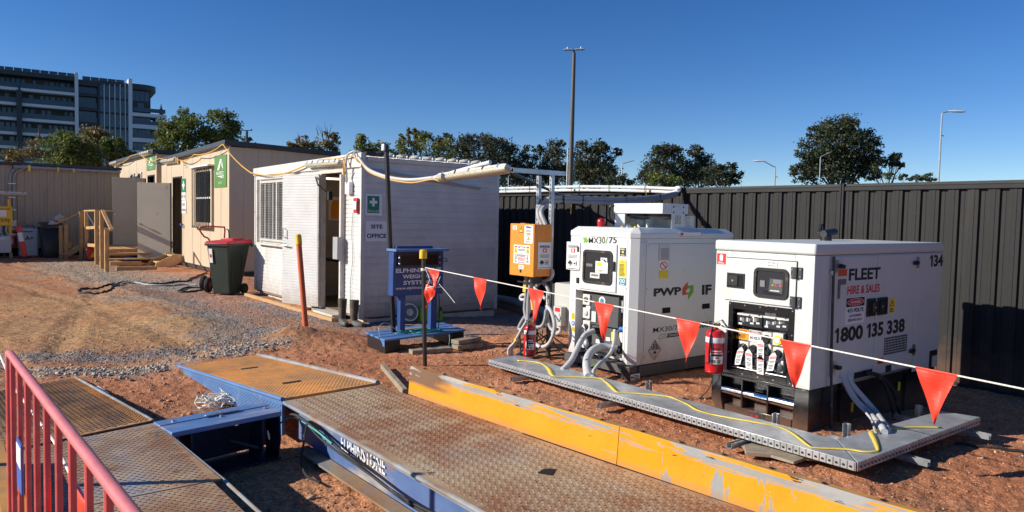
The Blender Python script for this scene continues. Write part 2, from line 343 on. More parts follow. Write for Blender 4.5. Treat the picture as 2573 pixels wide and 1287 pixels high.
def _text(txt, bold):
    k = (txt, bold)
    if k not in _tc:
        cu = bpy.data.curves.new('t', 'FONT'); cu.body = txt; cu.offset = bold; cu.resolution_u = 3
        ob = bpy.data.objects.new('t', cu); COL.objects.link(ob); dg = bpy.context.evaluated_depsgraph_get(); dg.update()
        me = bpy.data.meshes.new_from_object(ob.evaluated_get(dg))
        v = np.array([tuple(q.co) for q in me.vertices]); f = [tuple(p.vertices) for p in me.polygons]
        bpy.data.objects.remove(ob); bpy.data.meshes.remove(me); bpy.data.curves.remove(cu)
        v[:, :2] -= v[:, :2].min(0); _tc[k] = (v/np.array([*np.maximum(v[:, :2].max(0), 1e-6), 1]), f)
    return _tc[k]
def lettering(mb, txt, o, right, up, bold=0.):
    """text filling the rectangle spanned from corner o by the vectors right and up"""
    v, f = _text(txt, bold); o, right, up = map(np.array, (o, right, up))
    return mb.add([o+right*q[0]+up*q[1] for q in v], f)
# the two visible kinds of face: FX looks to -x (its right is -y), FY looks to -y (its right is +x)
def textX(mb, txt, X, yl, yr, z0, z1, bold=0., slope=0): return lettering(mb, txt, (X, yl, z0), (0, yr-yl, slope), (0, 0, z1-z0), bold)
def textY(mb, txt, Y, xl, xr, z0, z1, bold=0., slope=0): return lettering(mb, txt, (xl, Y, z0), (xr-xl, 0, slope), (0, 0, z1-z0), bold)
def plateX(mb, X, yl, yr, z0, z1, t=.003): return mb.box(X-t, X, yl, yr, z0, z1)
def plateY(mb, Y, xl, xr, z0, z1, t=.003): return mb.box(xl, xr, Y-t, Y, z0, z1)
def linesX(mb, X, yl, yr, z0, z1, n, fill=.45):
    h = (z1-z0)/n
    for i in range(n):
        w = random.uniform(.65, 1); mb.quad((X, yl, z0+i*h), (X, yl+(yr-yl)*w, z0+i*h), (X, yl+(yr-yl)*w, z0+i*h+h*fill), (X, yl, z0+i*h+h*fill))
def linesY(mb, Y, xl, xr, z0, z1, n, fill=.45):
    h = (z1-z0)/n
    for i in range(n):
        w = random.uniform(.65, 1); mb.quad((xl, Y, z0+i*h), (xl+(xr-xl)*w, Y, z0+i*h), (xl+(xr-xl)*w, Y, z0+i*h+h*fill), (xl, Y, z0+i*h+h*fill))
def ribbed(mb, P, u0, u1, w0, w1, prof, holes=()):
    """wall built of ribs: P(u, w, d) gives the point at u along the ribs, w across them, d proud; prof = [(w, d)...] across; holes = (ua, ub, wa, wb)"""
    us = sorted({u0, u1, *[h[0] for h in holes], *[h[1] for h in holes]})
    def dep(w): return float(np.interp(w, [p[0] for p in prof], [p[1] for p in prof]))
    for a, b in zip(us[:-1], us[1:]):
        cuts = sorted([(h[2], h[3]) for h in holes if h[0] <= a+1e-6 and h[1] >= b-1e-6]); segs = []; w = w0
        for c0, c1 in cuts: segs.append((w, c0)); w = c1
        segs.append((w, w1))
        for s0, s1 in segs:
            if s1-s0 < 1e-4: continue
            ws = [s0]+[p[0] for p in prof if s0+1e-4 < p[0] < s1-1e-4]+[s1]
            vs = [P(a, q, dep(q)) for q in ws]+[P(b, q, dep(q)) for q in ws]; k = len(ws)
            mb.add(vs, [(i, i+1, k+i+1, k+i) for i in range(k-1)])
def vnoise(x, y, seed=0):
    r = np.random.default_rng(seed).random((256, 256)); xi = np.floor(x).astype(int); yi = np.floor(y).astype(int); fx = x-xi; fy = y-yi
    fx = fx*fx*(3-2*fx); fy = fy*fy*(3-2*fy); g = lambda i, j: r[(xi+i) & 255, (yi+j) & 255]
    return (g(0, 0)*(1-fx)+g(1, 0)*fx)*(1-fy)+(g(0, 1)*(1-fx)+g(1, 1)*fx)*fy
def fbm(x, y, s, o=4, seed=0, g=.5):
    t = 0; a = 1; n = 0
    for i in range(o): t = t+a*vnoise(x*s*2**i+13.1*i, y*s*2**i+7.7*i, seed+i); n += a; a *= g
    return t/n
def sst(a, b, x): t = np.clip((x-a)/(b-a), 0, 1); return t*t*(3-2*t)
def dup(o, loc=None, rz=None, parent=None):
    c = o.copy(); COL.objects.link(c)
    if parent: c.parent = parent
    if loc is not None: c.location = loc
    if rz is not None: c.rotation_euler = (0, 0, rz)
    for ch in list(o.children): dup(ch, parent=c)
    return c

# ================================================================== THE GROUND
def segdist(x, y, pts):
    d = np.full(np.shape(x), 1e9)
    for (ax, ay), (bx, by) in zip(pts[:-1], pts[1:]):
        vx, vy = bx-ax, by-ay; t = np.clip(((x-ax)*vx+(y-ay)*vy)/(vx*vx+vy*vy), 0, 1); d = np.minimum(d, np.hypot(x-ax-t*vx, y-ay-t*vy))
    return d
def gp(*pts): return [tuple(PZ(*p)[:2]) for p in pts]
BANK = gp((150, 700), (300, 722), (400, 778), (470, 815), (520, 838), (640, 845), (760, 840))
RUTS = [[(.55, 7.9), (.45, 10), (.1, 13), (-.6, 17), (-2, 24)], [(2.25, 8.3), (2.2, 10.5), (1.9, 14), (1.2, 18), (0, 24)], [(2.9, 12), (2.6, 15), (2.2, 20), (1.5, 26)], [(.9, 9), (1.5, 12), (2.4, 16), (2.8, 21)]]
BLUEG = [gp((330, 735), (450, 760), (560, 800), (640, 825), (560, 845)), gp((640, 760), (740, 790), (820, 800), (860, 812)), gp((20, 905), (120, 895), (300, 900), (480, 880), (640, 850), (700, 830))]
RUBBLE = gp((90, 945), (200, 945), (330, 942), (420, 930), (520, 905), (620, 880), (700, 870))
STAIRG = gp((190, 660), (250, 690), (330, 710), (430, 705), (470, 720))
TANC = [gp((60, 760), (200, 780), (330, 800), (420, 830)), gp((40, 830), (200, 850), (400, 850), (470, 845))]
def height(x, y):
    z = -.12*sst(5.6, 8.4, x)*(1-sst(9, 13, y))
    w = fbm(x, y, .9, 3, 3)-.5
    db = segdist(x, y, BANK)
    z = z+.07*np.exp(-(db/.45)**2)*(1+w)                                     # a soft bank where the gravel pad ends
    z = z+.05*np.exp(-(segdist(x, y, RUBBLE)/.4)**2)
    z = z+.11*np.exp(-((x-3.55)**2+(y-9.05)**2)/.10)+.05*np.exp(-((x-3.9)**2+(y-8.75)**2)/.2)
    inside = sst(.3, 1.2, np.hypot(np.maximum(np.abs(x-1.45)-1.5, 0), np.maximum(np.abs(y-3)-5, 0)))
    far = 1-sst(36, 60, np.hypot(x, y))
    z = z+far*((fbm(x, y, .45, 3, 21)-.5)*.10*inside+(fbm(x, y, 3.1, 3, 31)-.5)*.018+(fbm(x, y, 13, 3, 41)-.5)*.024+(fbm(x, y, 34, 2, 43)-.5)*.012)
    rd = np.minimum.reduce([segdist(x, y, t) for t in RUTS]); cut = np.exp(-(rd/.13)**2); z = z-far*cut*.017*(.6+fbm(x, y, .7, 2, 77))+far*.008*np.exp(-((rd-.24)/.09)**2)+far*cut*.008*np.sin((x*.4+y)*2*np.pi/.10)
    tr = np.sin((x*.93+y*.37)*2*np.pi/.11)*.010*sst(.46, .60, fbm(x, y, .5, 2, 55))*sst(9, 12, y)*(1-sst(3.4, 4.2, x)); z = z+tr*far
    return z-.01
def hgt(x, y): return float(height(np.array([x], float), np.array([y], float))[0])
def ground():
    a0 = math.pi/2-YAW
    az = np.concatenate([np.linspace(a0-R(44), a0+R(44), 760), np.linspace(a0+R(48), a0+R(312), 40)])
    rr = np.concatenate([np.linspace(.15, 1.3, 12), np.geomspace(1.32, 40, 820), np.geomspace(44, 3500, 26)])
    A, Q = np.meshgrid(az, rr); X = Q*np.cos(A); Y = Q*np.sin(A)
    jit = np.where(Q < 40, 1, 0); X = X+(rng.random(X.shape)-.5)*Q*.002*jit; Y = Y+(rng.random(X.shape)-.5)*Q*.002*jit
    Z = height(X, Y); Z = np.where(np.hypot(X-1.5, Y-3) < 1e9, Z, Z)
    na, nr = len(az), len(rr)
    verts = np.stack([X, Y, Z], -1).reshape(-1, 3); verts = np.concatenate([verts, [[0, 0, float(Z[0].mean())]]])
    i = np.arange(nr-1)[:, None]*na; j = np.arange(na)[None]; j2 = (j+1) % na
    q = np.stack([i+j, i+j2, i+na+j2, i+na+j], -1).reshape(-1, 4)
    fan = np.stack([np.full(na, len(verts)-1), np.arange(na), (np.arange(na)+1) % na], -1)
    me = bpy.data.meshes.new('ground'); me.vertices.add(len(verts)); me.vertices.foreach_set('co', verts.ravel())
    loops = np.concatenate([q.ravel(), fan.ravel()]); me.loops.add(len(loops)); me.loops.foreach_set('vertex_index', loops)
    st = np.concatenate([np.arange(len(q))*4, len(q)*4+np.arange(na)*3]); tot = np.concatenate([np.full(len(q), 4), np.full(na, 3)])
    me.polygons.add(len(st)); me.polygons.foreach_set('loop_start', st); me.polygons.foreach_set('loop_total', tot)
    me.polygons.foreach_set('use_smooth', np.ones(len(st), bool)); me.update(); me.validate()
    x, y = verts[:, 0], verts[:, 1]; w = (fbm(x, y, 1.3, 4, 61)-.5); w2 = (fbm(x, y, 6, 3, 71)-.5)
    red = np.array([.56, .245, .128]); red2 = np.array([.40, .162, .08]); tan = np.array([.40, .245, .115]); grey = np.array([.25, .255, .255]); rub = np.array([.36, .32, .26]); brown = np.array([.36, .20, .105])
    mixc = lambda c, k, f: c*(1-f[:, None])+k*f[:, None]
    c = mixc(np.tile(red, (len(x), 1)), red2, sst(.45, .62, fbm(x, y, .8, 3, 81)))
    left = sst(7, 10, y)*(1-sst(3.3, 4.6, x+w*2)); c = mixc(c, np.array([.39, .18, .085]), left*.85)
    for t in TANC: c = mixc(c, tan, np.clip(1.25-segdist(x, y, t)/1.5+w*1.6+w2*.6, 0, 1)*.62)
    mid = np.clip(1-np.abs(x-1.45)/.55, 0, 1)*sst(6.2, 5.2, y) if False else np.clip(1.1-np.abs(x-1.45)/.6, 0, 1)*(1-sst(4.8, 7, y)); c = mixc(c, brown, np.clip(mid+w, 0, 1)*.7)
    rd = np.minimum.reduce([segdist(x, y, t) for t in RUTS]); c = mixc(c, np.array([.40, .25, .13]), np.clip(np.exp(-(rd/.17)**2)*.75+w*.6*np.exp(-(rd/.4)**2), 0, 1)*.6); c = mixc(c, np.array([.30, .15, .08]), np.clip(sst(.52, .66, fbm(x, y, 2.2, 4, 133)), 0, 1)*.45)
    pad = np.clip(1.3-np.maximum(np.abs(x-4.0)-.4, 0)/.5-np.maximum(np.abs(y-13.2)-3.0, 0)/.7+w*1.7, 0, 1)*.55; c = mixc(c, grey*.98+.02, pad*.4)
    gm = np.zeros(len(x))
    for t, wd in zip(BLUEG, (.75, .45, .38)): gm = np.maximum(gm, np.clip(1.15-segdist(x, y, t)/(wd*.8)+w*2.2+w2*1.6, 0, 1))
    c = mixc(c, grey*.95, gm*.5)
    c = mixc(c, rub, np.clip(1.15-segdist(x, y, RUBBLE)/.24+w*1.8+w2*1.6, 0, 1)*.65); c = mixc(c, np.array([.34, .30, .24]), np.clip(1.3-segdist(x, y, STAIRG)/1.2+w*2+w2, 0, 1)*.75)
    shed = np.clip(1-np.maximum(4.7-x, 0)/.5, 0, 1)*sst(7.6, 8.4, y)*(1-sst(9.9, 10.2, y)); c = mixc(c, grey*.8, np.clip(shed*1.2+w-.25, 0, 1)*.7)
    c = mixc(c, np.array([.10, .115, .06]), sst(34, 60, np.hypot(x, y))); c = mixc(c, np.array([.12, .12, .09]), sst(9.2, 10.5, x))
    c = c*(1+(fbm(x, y, 22, 2, 91)-.5)[:, None]*.5)
    at = me.color_attributes.new('soil', 'FLOAT_COLOR', 'POINT'); at.data.foreach_set('color', np.concatenate([c, np.ones((len(x), 1))], 1).astype(np.float32).ravel())
    m = bpy.data.materials.new('soil'); m.use_nodes = True; N = m.node_tree.nodes; L = m.node_tree.links; p = N['Principled BSDF']
    p.inputs['Roughness'].default_value = .95; p.inputs['Specular IOR Level'].default_value = .15
    a = N.new('ShaderNodeAttribute'); a.attribute_name = 'soil'; tc = N.new('ShaderNodeTexCoord').outputs['Object']
    vo = N.new('ShaderNodeTexVoronoi'); vo.inputs['Scale'].default_value = 75; L.new(tc, vo.inputs['Vector'])
    n = N.new('ShaderNodeTexNoise'); n.inputs['Scale'].default_value = 38; n.inputs['Detail'].default_value = 6; n.inputs['Roughness'].default_value = .7; L.new(tc, n.inputs['Vector'])
    hs = N.new('ShaderNodeMapRange'); hs.inputs[1].default_value = .3; hs.inputs[2].default_value = .7; hs.inputs[3].default_value = .62; hs.inputs[4].default_value = 1.36; L.new(n.outputs['Fac'], hs.inputs[0])
    mx = N.new('ShaderNodeMix'); mx.data_type = 'RGBA'; mx.blend_type = 'MULTIPLY'; mx.inputs['Factor'].default_value = 1; L.new(a.outputs['Color'], mx.inputs['A']); L.new(hs.outputs[0], mx.inputs['B'])
    sv = N.new('ShaderNodeSeparateXYZ'); L.new(vo.outputs['Color'], sv.inputs[0]); h2 = N.new('ShaderNodeMapRange'); h2.inputs[3].default_value = .72; h2.inputs[4].default_value = 1.3; L.new(sv.outputs['X'], h2.inputs[0])
    m3 = N.new('ShaderNodeMix'); m3.data_type = 'RGBA'; m3.blend_type = 'MULTIPLY'; m3.inputs['Factor'].default_value = 1; L.new(mx.outputs['Result'], m3.inputs['A']); L.new(h2.outputs[0], m3.inputs['B'])
    L.new(m3.outputs['Result'], p.inputs['Base Color'])
    ad = N.new('ShaderNodeMath'); ad.operation = 'SUBTRACT'; L.new(n.outputs['Fac'], ad.inputs[0]); L.new(vo.outputs['Distance'], ad.inputs[1])
    b = N.new('ShaderNodeBump'); b.inputs['Distance'].default_value = .0045; b.inputs['Strength'].default_value = .8; L.new(ad.outputs[0], b.inputs['Height']); L.new(b.outputs[0], p.inputs['Normal'])
    me.materials.append(m); o = bpy.data.objects.new('ground', me); COL.objects.link(o); o['kind'] = 'structure'
ground()
# loose stones: far too many to count, one mesh
def stones(name, spots, cols):
    t = (1+5**.5)/2; ico = np.array([(-1, t, 0), (1, t, 0), (-1, -t, 0), (1, -t, 0), (0, -1, t), (0, 1, t), (0, -1, -t), (0, 1, -t), (t, 0, -1), (t, 0, 1), (-t, 0, -1), (-t, 0, 1)])/1.9
    tri = np.array([(0, 11, 5), (0, 5, 1), (0, 1, 7), (0, 7, 10), (0, 10, 11), (1, 5, 9), (5, 11, 4), (11, 10, 2), (10, 7, 6), (7, 1, 8), (3, 9, 4), (3, 4, 2), (3, 2, 6), (3, 6, 8), (3, 8, 9), (4, 9, 5), (2, 4, 11), (6, 2, 10), (8, 6, 7), (9, 8, 1)])
    P = np.array(spots); n = len(P); a = rng.random(n)*6.28; ca, sa = np.cos(a), np.sin(a)
    V = ico[None]*(1+(rng.random((n, 12, 1))-.5)*.7)*np.stack([1+.6*rng.random(n), 1-.3*rng.random(n), .55+.35*rng.random(n)], -1)[:, None]*P[:, 2][:, None, None]
    x = V[..., 0]*ca[:, None]-V[..., 1]*sa[:, None]; y = V[..., 0]*sa[:, None]+V[..., 1]*ca[:, None]
    z0 = height(P[:, 0], P[:, 1]); V = np.stack([x+P[:, 0][:, None], y+P[:, 1][:, None], V[..., 2]+(z0+P[:, 2]*.18)[:, None]], -1).reshape(-1, 3)
    F = (tri[None]+np.arange(n)[:, None, None]*12).reshape(-1, 3)
    me = bpy.data.meshes.new(name); me.vertices.add(len(V)); me.vertices.foreach_set('co', V.ravel()); me.loops.add(F.size); me.loops.foreach_set('vertex_index', F.ravel())
    me.polygons.add(len(F)); me.polygons.foreach_set('loop_start', np.arange(len(F))*3); me.polygons.foreach_set('loop_total', np.full(len(F), 3)); me.update()
    C = np.array(cols)[rng.integers(0, len(cols), n)]*(.7+.6*rng.random((n, 1))); C = np.repeat(C, 12, 0)
    at = me.color_attributes.new('soil', 'FLOAT_COLOR', 'POINT'); at.data.foreach_set('color', np.concatenate([C, np.ones((len(C), 1))], 1).astype(np.float32).ravel())
    m = bpy.data.materials.new(name); m.use_nodes = True; p = m.node_tree.nodes['Principled BSDF']; p.inputs['Roughness'].default_value = .9; p.inputs['Specular IOR Level'].default_value = .2
    q = m.node_tree.nodes.new('ShaderNodeAttribute'); q.attribute_name = 'soil'; m.node_tree.links.new(q.outputs['Color'], p.inputs['Base Color'])
    me.materials.append(m); o = bpy.data.objects.new(name, me); COL.objects.link(o); return o
def along(pts, wd, n, s0, s1):
    P = np.array(pts); d = np.hypot(*np.diff(P, axis=0).T); out = []
    for _ in range(n):
        i = rng.choice(len(d), p=d/d.sum()); t = rng.random(); q = P[i]+(P[i+1]-P[i])*t+rng.normal(0, wd, 2); s = s0+(s1-s0)*rng.random()**2.2; out.append((q[0], q[1], s))
    return out
sp = []
for t, wd in zip(BLUEG, (.42, .28, .24)): sp += along(t, wd*.85, 3300, .004, .0125)
sp += [(4.0+rng.normal(0, .45), 13.2+rng.normal(0, 2.0), .004+.008*rng.random()**2) for _ in range(1500)]
sp = [q for q in sp if q[0] < 4.75]
tag(stones('blue_gravel', sp, [(.24, .25, .26), (.31, .32, .33), (.18, .19, .205), (.36, .34, .31), (.30, .24, .19)]), 'loose blue grey crushed gravel heaped along the bank before the huts', 'gravel', kind='stuff')
sp = along(RUBBLE, .16, 1150, .006, .022)+along(STAIRG, .6, 2600, .006, .018)
sp = [q for q in sp if not (1.8 < q[0] < 2.8 and q[1] < 8.05) and not (.1 < q[0] < 1.05 and q[1] < 7.85)]
tag(stones('pale_rubble', sp, [(.42, .38, .31), (.34, .30, .25), (.50, .45, .37), (.28, .25, .22)]), 'pale broken stones strewn past the ramp ends and around the timber stair', 'rubble', kind='stuff')
sp = []
for _ in range(34000):
    x = rng.uniform(1.0, 8.6); y = rng.uniform(1.6, 11); d = math.hypot(x, y)
    if (1.84 < x < 3.0 and y < 5) or (1.84 < x < 2.8 and y < 8) or (4.86 < x < 7.4 and y > 9.8): continue
    if rng.random() < min(1, (5.5/d)**2): sp.append((x, y, .0025+.0075*rng.random()**4*(1.5 if d > 6 else 1)))
for _ in range(110): sp.append((rng.uniform(1.1, 1.85), rng.uniform(3.3, 7.5), .006+.018*rng.random()**3))
for _ in range(2600):
    a = R(rng.uniform(20, 92)); d = rng.uniform(6, 26); x, y = d*math.cos(a), d*math.sin(a)
    if (4.8 < x < 9) or (1.84 < x < 2.8 and y < 8): continue
    sp.append((x, y, .004+.012*rng.random()**3))
tag(stones('red_pebbles', sp, [(.50, .23, .12), (.42, .18, .09), (.55, .32, .19), (.32, .15, .09), (.44, .32, .24)]), 'small red brown pebbles lying over the whole yard', 'pebbles', kind='stuff')
# ================================================================== helpers for repeated kinds
def batten(p, q, down, label, group='weatherproof batten lights', r=.052, clips=6, white='pvc_white'):
    """fluorescent batten from p to q; down = direction its lens faces"""
    p, q, dn = Vector(p), Vector(q), Vector(down).normalized(); a = (q-p).normalized(); s = a.cross(dn).normalized(); dn = s.cross(a)
    if dn.dot(Vector(down)) < 0: dn = -dn
    t = thing('batten_light', (p+q)/2, label, 'light', group)
    h = MB(white); k = 10; L = (q-p).length
    def shell(z0, z1, mat, up):
        mb = MB(mat); vs = []; n = 9; st = [(0, .55), (.012, .86), (.05, 1), (L-.05, 1), (L-.012, .86), (L, .55)]
        for d, f in st:
            for i in range(n):
                th = math.pi*i/(n-1); c, sn = math.cos(th), math.sin(th); e = .55
                vs.append(p+a*d+s*(r*f*math.copysign(abs(c)**e, c))+dn*((z1*f if up else z1*f)*abs(sn)**e + z0))
        fs = []; m = len(st)
        for i in range(m-1):
            for j in range(n-1): fs.append((i*n+j, i*n+j+1, (i+1)*n+j+1, (i+1)*n+j))
            fs.append((i*n+n-1, i*n, (i+1)*n, (i+1)*n+n-1))
        fs += [tuple(range(n)), tuple(range((m-1)*n, m*n))]
        mb.add(vs, fs); return mb
    shell(0, -.042, white, True).build('housing', t, smooth=40); shell(0.002, .050, 'diffuser', False).build('diffuser', t, smooth=40)
    for i in range(clips):
        c = p+a*(L*(i+.5)/clips)
        for sd in (-1, 1): MB('dark_metal' if i % 2 else 'steel').obox(c+s*sd*(r+.003)+dn*(-.012), a*.010, s*.004, dn*.026).build('clip', t)
    return t
def signboard(name, label, cat='sign', group=None, loc=(0, 0, 0)): return thing(name, loc, label, cat, group)
def cross(mb, fn, c, z, w):      # a white cross
    t = w/3; P = [(-t, -w), (t, -w), (t, -t), (w, -t), (w, t), (t, t), (t, w), (-t, w), (-t, t), (-w, t), (-w, -t), (-t, -t)]
    mb.add([fn(c+u, z+v) for u, v in P], [(0, 1, 2, 11), (11, 2, 5, 8), (8, 5, 6, 7), (2, 3, 4, 5), (10, 11, 8, 9)])
def hprof(z0, z1, pitch, g, d):
    out = []; z = z0
    while z < z1: out += [(z, 0), (z+pitch-g, 0), (z+pitch-g*.5, -d)]; z += pitch
    return out

# ================================================================== WHITE SITE HUT
HX, HY, HX1, HY1 = 4.86, 9.82, 7.36, 14.42
hut = thing('site_hut', (HX, HY, 0), 'white ribbed panel site hut with a white door swung open, left of the generators', 'site hut')
w = MB('hut_white')
ribbed(w, lambda u, z, d: (HX-d, u, z), HY+.05, HY1, .10, 2.30, hprof(.10, 2.3, .066, .016, .009), [(12.45, 14.06, 1.06, 2.2), (10.42, 11.20, .0, 2.24)])
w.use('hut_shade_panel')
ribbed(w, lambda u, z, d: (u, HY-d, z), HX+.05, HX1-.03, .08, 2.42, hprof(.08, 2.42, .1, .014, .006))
w.use('hut_white'); w.box(HX+.012, HX1, HY1, HY1-.04, .1, 2.4); w.box(HX1-.04, HX1-.005, HY+.01, HY1-.05, .1, 2.4)
w.build('wall', hut, smooth=0)
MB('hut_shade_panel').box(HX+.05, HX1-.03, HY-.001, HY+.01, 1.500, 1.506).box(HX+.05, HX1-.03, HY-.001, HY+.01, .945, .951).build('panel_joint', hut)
b = MB('worn_white'); b.box(HX-.012, HX+.05, HY-.012, HY+.05, .06, 2.30); b.build('corner_trim', hut, .004)
b = MB('worn_white'); b.box(HX1-.04, HX1+.008, HY-.010, HY+.04, .06, 2.42); b.build('corner_trim', hut, .004)
b = MB('worn_white'); b.box(HX-.010, HX+.045, HY1-.03, HY1+.012, .08, 2.30); b.build('corner_trim', hut, .004)
b = MB('worn_white'); b.add([(HX-.03, HY-.03, 2.29), (HX-.03, HY1+.02, 2.31), (HX-.03, HY1+.02, 2.45), (HX-.03, HY-.03, 2.50), (HX+.06, HY-.03, 2.29), (HX+.06, HY1+.02, 2.31), (HX+.06, HY1+.02, 2.45), (HX+.06, HY-.03, 2.50)], [(0, 1, 2, 3), (7, 6, 5, 4), (0, 4, 5, 1), (3, 2, 6, 7), (0, 3, 7, 4), (1, 5, 6, 2)])
b.build('fascia', hut, .006)
# lining, floor, ceiling: a real room behind the open door
b = MB('lining'); b.box(HX+.02, HX+.04, 11.20, HY1-.05, .1, 2.3); b.box(HX+.02, HX+.04, HY+.04, 10.42, .1, 2.3); b.box(HX+.041, HX1-.06, HY+.02, HY+.04, .1, 2.3); b.box(HX+.041, HX1-.06, 12.6, 12.63, .1, 2.3); b.box(HX1-.07, HX1-.045, HY+.041, 12.59, .1, 2.3); b.box(HX+.02, HX1-.045, HY+.02, HY1-.05, 2.31, 2.33)
b.build('lining', hut)
MB('hut_floor').box(HX+.02, HX1-.06, HY+.02, HY1-.06, .06, .095).build('floor', hut)
# roof of wide pan sheets whose ends lift along the near edge
b = MB('hut_white'); npan = 11; pw = (HX1+.06-HX-.06)/npan
for i in range(npan):
    x0 = HX+.06+i*pw
    b.add([(x0, HY-.05, 2.445), (x0+pw*.9, HY-.05, 2.445), (x0+pw*.93, HY-.05, 2.50), (x0+pw, HY-.05, 2.50), (x0, HY1, 2.43), (x0+pw*.9, HY1, 2.43), (x0+pw*.93, HY1, 2.485), (x0+pw, HY1, 2.485)], [(0, 1, 5, 4), (1, 2, 6, 5), (2, 3, 7, 6)])
b.build('roof', hut, smooth=0)
for i in range(npan):
    x0 = HX+.09+i*pw; j = random.uniform(-.006, .006)
    f = MB('timber_white'); f.add([(x0, HY-.055, 2.452), (x0+pw*.94, HY-.055, 2.452), (x0+pw*.97, HY+.012, 2.535+j), (x0+pw*.55, HY+.012, 2.520), (x0+.02, HY+.0, 2.497+j)], [(0, 1, 2, 3, 4)])
    o = f.build('sheet_end', hut, norm=False); md = o.modifiers.new('thick', 'SOLIDIFY'); md.thickness = .002
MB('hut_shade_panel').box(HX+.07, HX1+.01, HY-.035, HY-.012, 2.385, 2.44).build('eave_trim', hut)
MB('dark_metal').cyl((HX+.05, HY-.02, 2.49), (HX+.32, HY-.05, 2.488), .03).build('roof_pipe', hut); MB('dark_metal').cyl((HX1-.25, HY-.05, 2.50), (HX1+.12, HY-.02, 2.48), .035).build('roof_pipe', hut)
# base frame
b = MB('timber_white'); b.box(HX+.15, HX1-.02, HY+.03, HY+.10, -.12, .045); b.box(HX+.10, HX+.18, HY+.11, HY1, -.1, .06); b.build('base_frame', hut, .004)
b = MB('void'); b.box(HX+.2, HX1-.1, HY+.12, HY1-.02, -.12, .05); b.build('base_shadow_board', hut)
# door frame, threshold
b = MB('timber_white'); b.box(HX-.035, HX+.05, 10.37, 10.425, .07, 2.24); b.box(HX-.035, HX+.05, 11.185, 11.245, .07, 2.24); b.box(HX-.036, HX+.05, 10.36, 11.26, 2.235, 2.29); b.build('door_frame', hut, .003)
b = MB('timber_white'); b.box(HX-.20, HX+.02, 10.36, 11.10, -.03, .065); b.add([(HX-.21, 11.10, -.02), (HX, 11.10, -.02), (HX, 11.62, .02), (HX-.21, 11.10, .06), (HX, 11.10, .06), (HX, 11.62, .06)], [(0, 1, 2), (3, 5, 4), (0, 3, 4, 1), (0, 2, 5, 3)]); b.build('threshold', hut, .004)
# the door leaf, swung far round its far jamb
th = R(161); hg = Vector((HX-.055, 11.19, 0)); dd = Vector((-math.sin(th), -math.cos(th), 0)); nn = Vector((-math.cos(th)*-1, -math.sin(th), 0)); nn = Vector((dd.y, -dd.x, 0))
if nn.x > 0: nn = -nn
LW = .84; lf = MB('hut_white'); off = nn*.045
ribbed(lf, lambda u, z, d: tuple(hg+dd*u+off+nn*d+Vector((0, 0, z))), 0, LW, .10, 2.23, hprof(.1, 2.23, .045, .012, .005))
lf.obox(hg+dd*LW/2+nn*.02+Vector((0, 0, 1.165)), dd*(LW/2), nn*.019, Vector((0, 0, 1.065)))
leaf = lf.build('door', hut, smooth=0)
def lp(u, z, d=.05): return hg+dd*u+nn*d+Vector((0, 0, z))
MB('worn_white').obox(lp(-.012, 1.16, .02), dd*.008, nn*.022, Vector((0, 0, 1.06))).build('edge_seal', leaf)
MB('steel').tube([lp(LW-.07, 1.34), lp(LW-.07, 1.34, .09), lp(LW-.07, 1.20, .09), lp(LW-.07, 1.20)], .009).build('pull_handle', leaf)
MB('steel').cyl(lp(LW-.06, 1.07), lp(LW-.06, 1.07, .10), .016).tube([lp(LW-.06, 1.07, .1), lp(LW-.18, 1.065, .1)], .012).lathe(lp(LW-.06, 1.07), [(.032, 0), (.03, .012)], 16, nn).build('lever_handle', leaf)
MB('dark_metal').tube([lp(LW-.09, .92), lp(LW-.09, .92, .05), lp(LW-.03, .92, .05)], .007).tube([lp(LW-.09, .80), lp(LW-.09, .80, .05), lp(LW-.03, .80, .05)], .007).build('latch', leaf)
MB('black').tube([lp(.03, 2.18, .06), (HX-.16, 11.02, 2.05), (HX-.02, 10.88, 1.90)], .013).box(HX-.06, HX+.0, 10.83, 10.90, 1.82, 1.95).build('door_closer', hut)
# window behind a security mesh
win = MB('worn_white'); yA, yB, zA, zB = 12.45, 14.06, 1.06, 2.2
for y0, y1 in ((yA, yA+.05), (13.14, 13.20), (yB-.05, yB)): win.box(HX-.035, HX+.03, y0, y1, zA, zB)
win.box(HX-.034, HX+.03, yA, yB, zA, zA+.05); win.box(HX-.034, HX+.03, yA, yB, zB-.05, zB); win = win.build('window', hut, .003)
b = MB('worn_white')
for y in (12.68, 12.92, 13.42, 13.62, 13.83): b.box(HX-.012, HX+.01, y-.012, y+.012, zA+.05, zB-.05)
b.build('glazing_bar', win)
MB('glass_dark').box(HX+.012, HX+.02, yA+.04, yB-.04, zA+.04, zB-.04).build('pane', win)
b = MB('worn_white')
for i in range(20): y = yA+.02+i*(yB+.02-yA)/20; b.box(HX-.075, HX-.071, y-.0014, y+.0014, zA-.03, zB+.02)
for i in range(26): z = zA-.02+i*(zB-zA+.03)/26; b.box(HX-.0705, HX-.067, yA-.02, yB+.04, z-.0014, z+.0014)
b.box(HX-.08, HX-.03, yB+.02, yB+.045, zA-.03, zB+.02); b.box(HX-.08, HX-.03, yA-.02, yB+.045, zB+.02, zB+.035)
b.build('security_mesh', win)
MB('timber_white').box(HX-.09, HX, yA-.04, yB+.06, zA-.07, zA-.035).build('sill', win, .003)
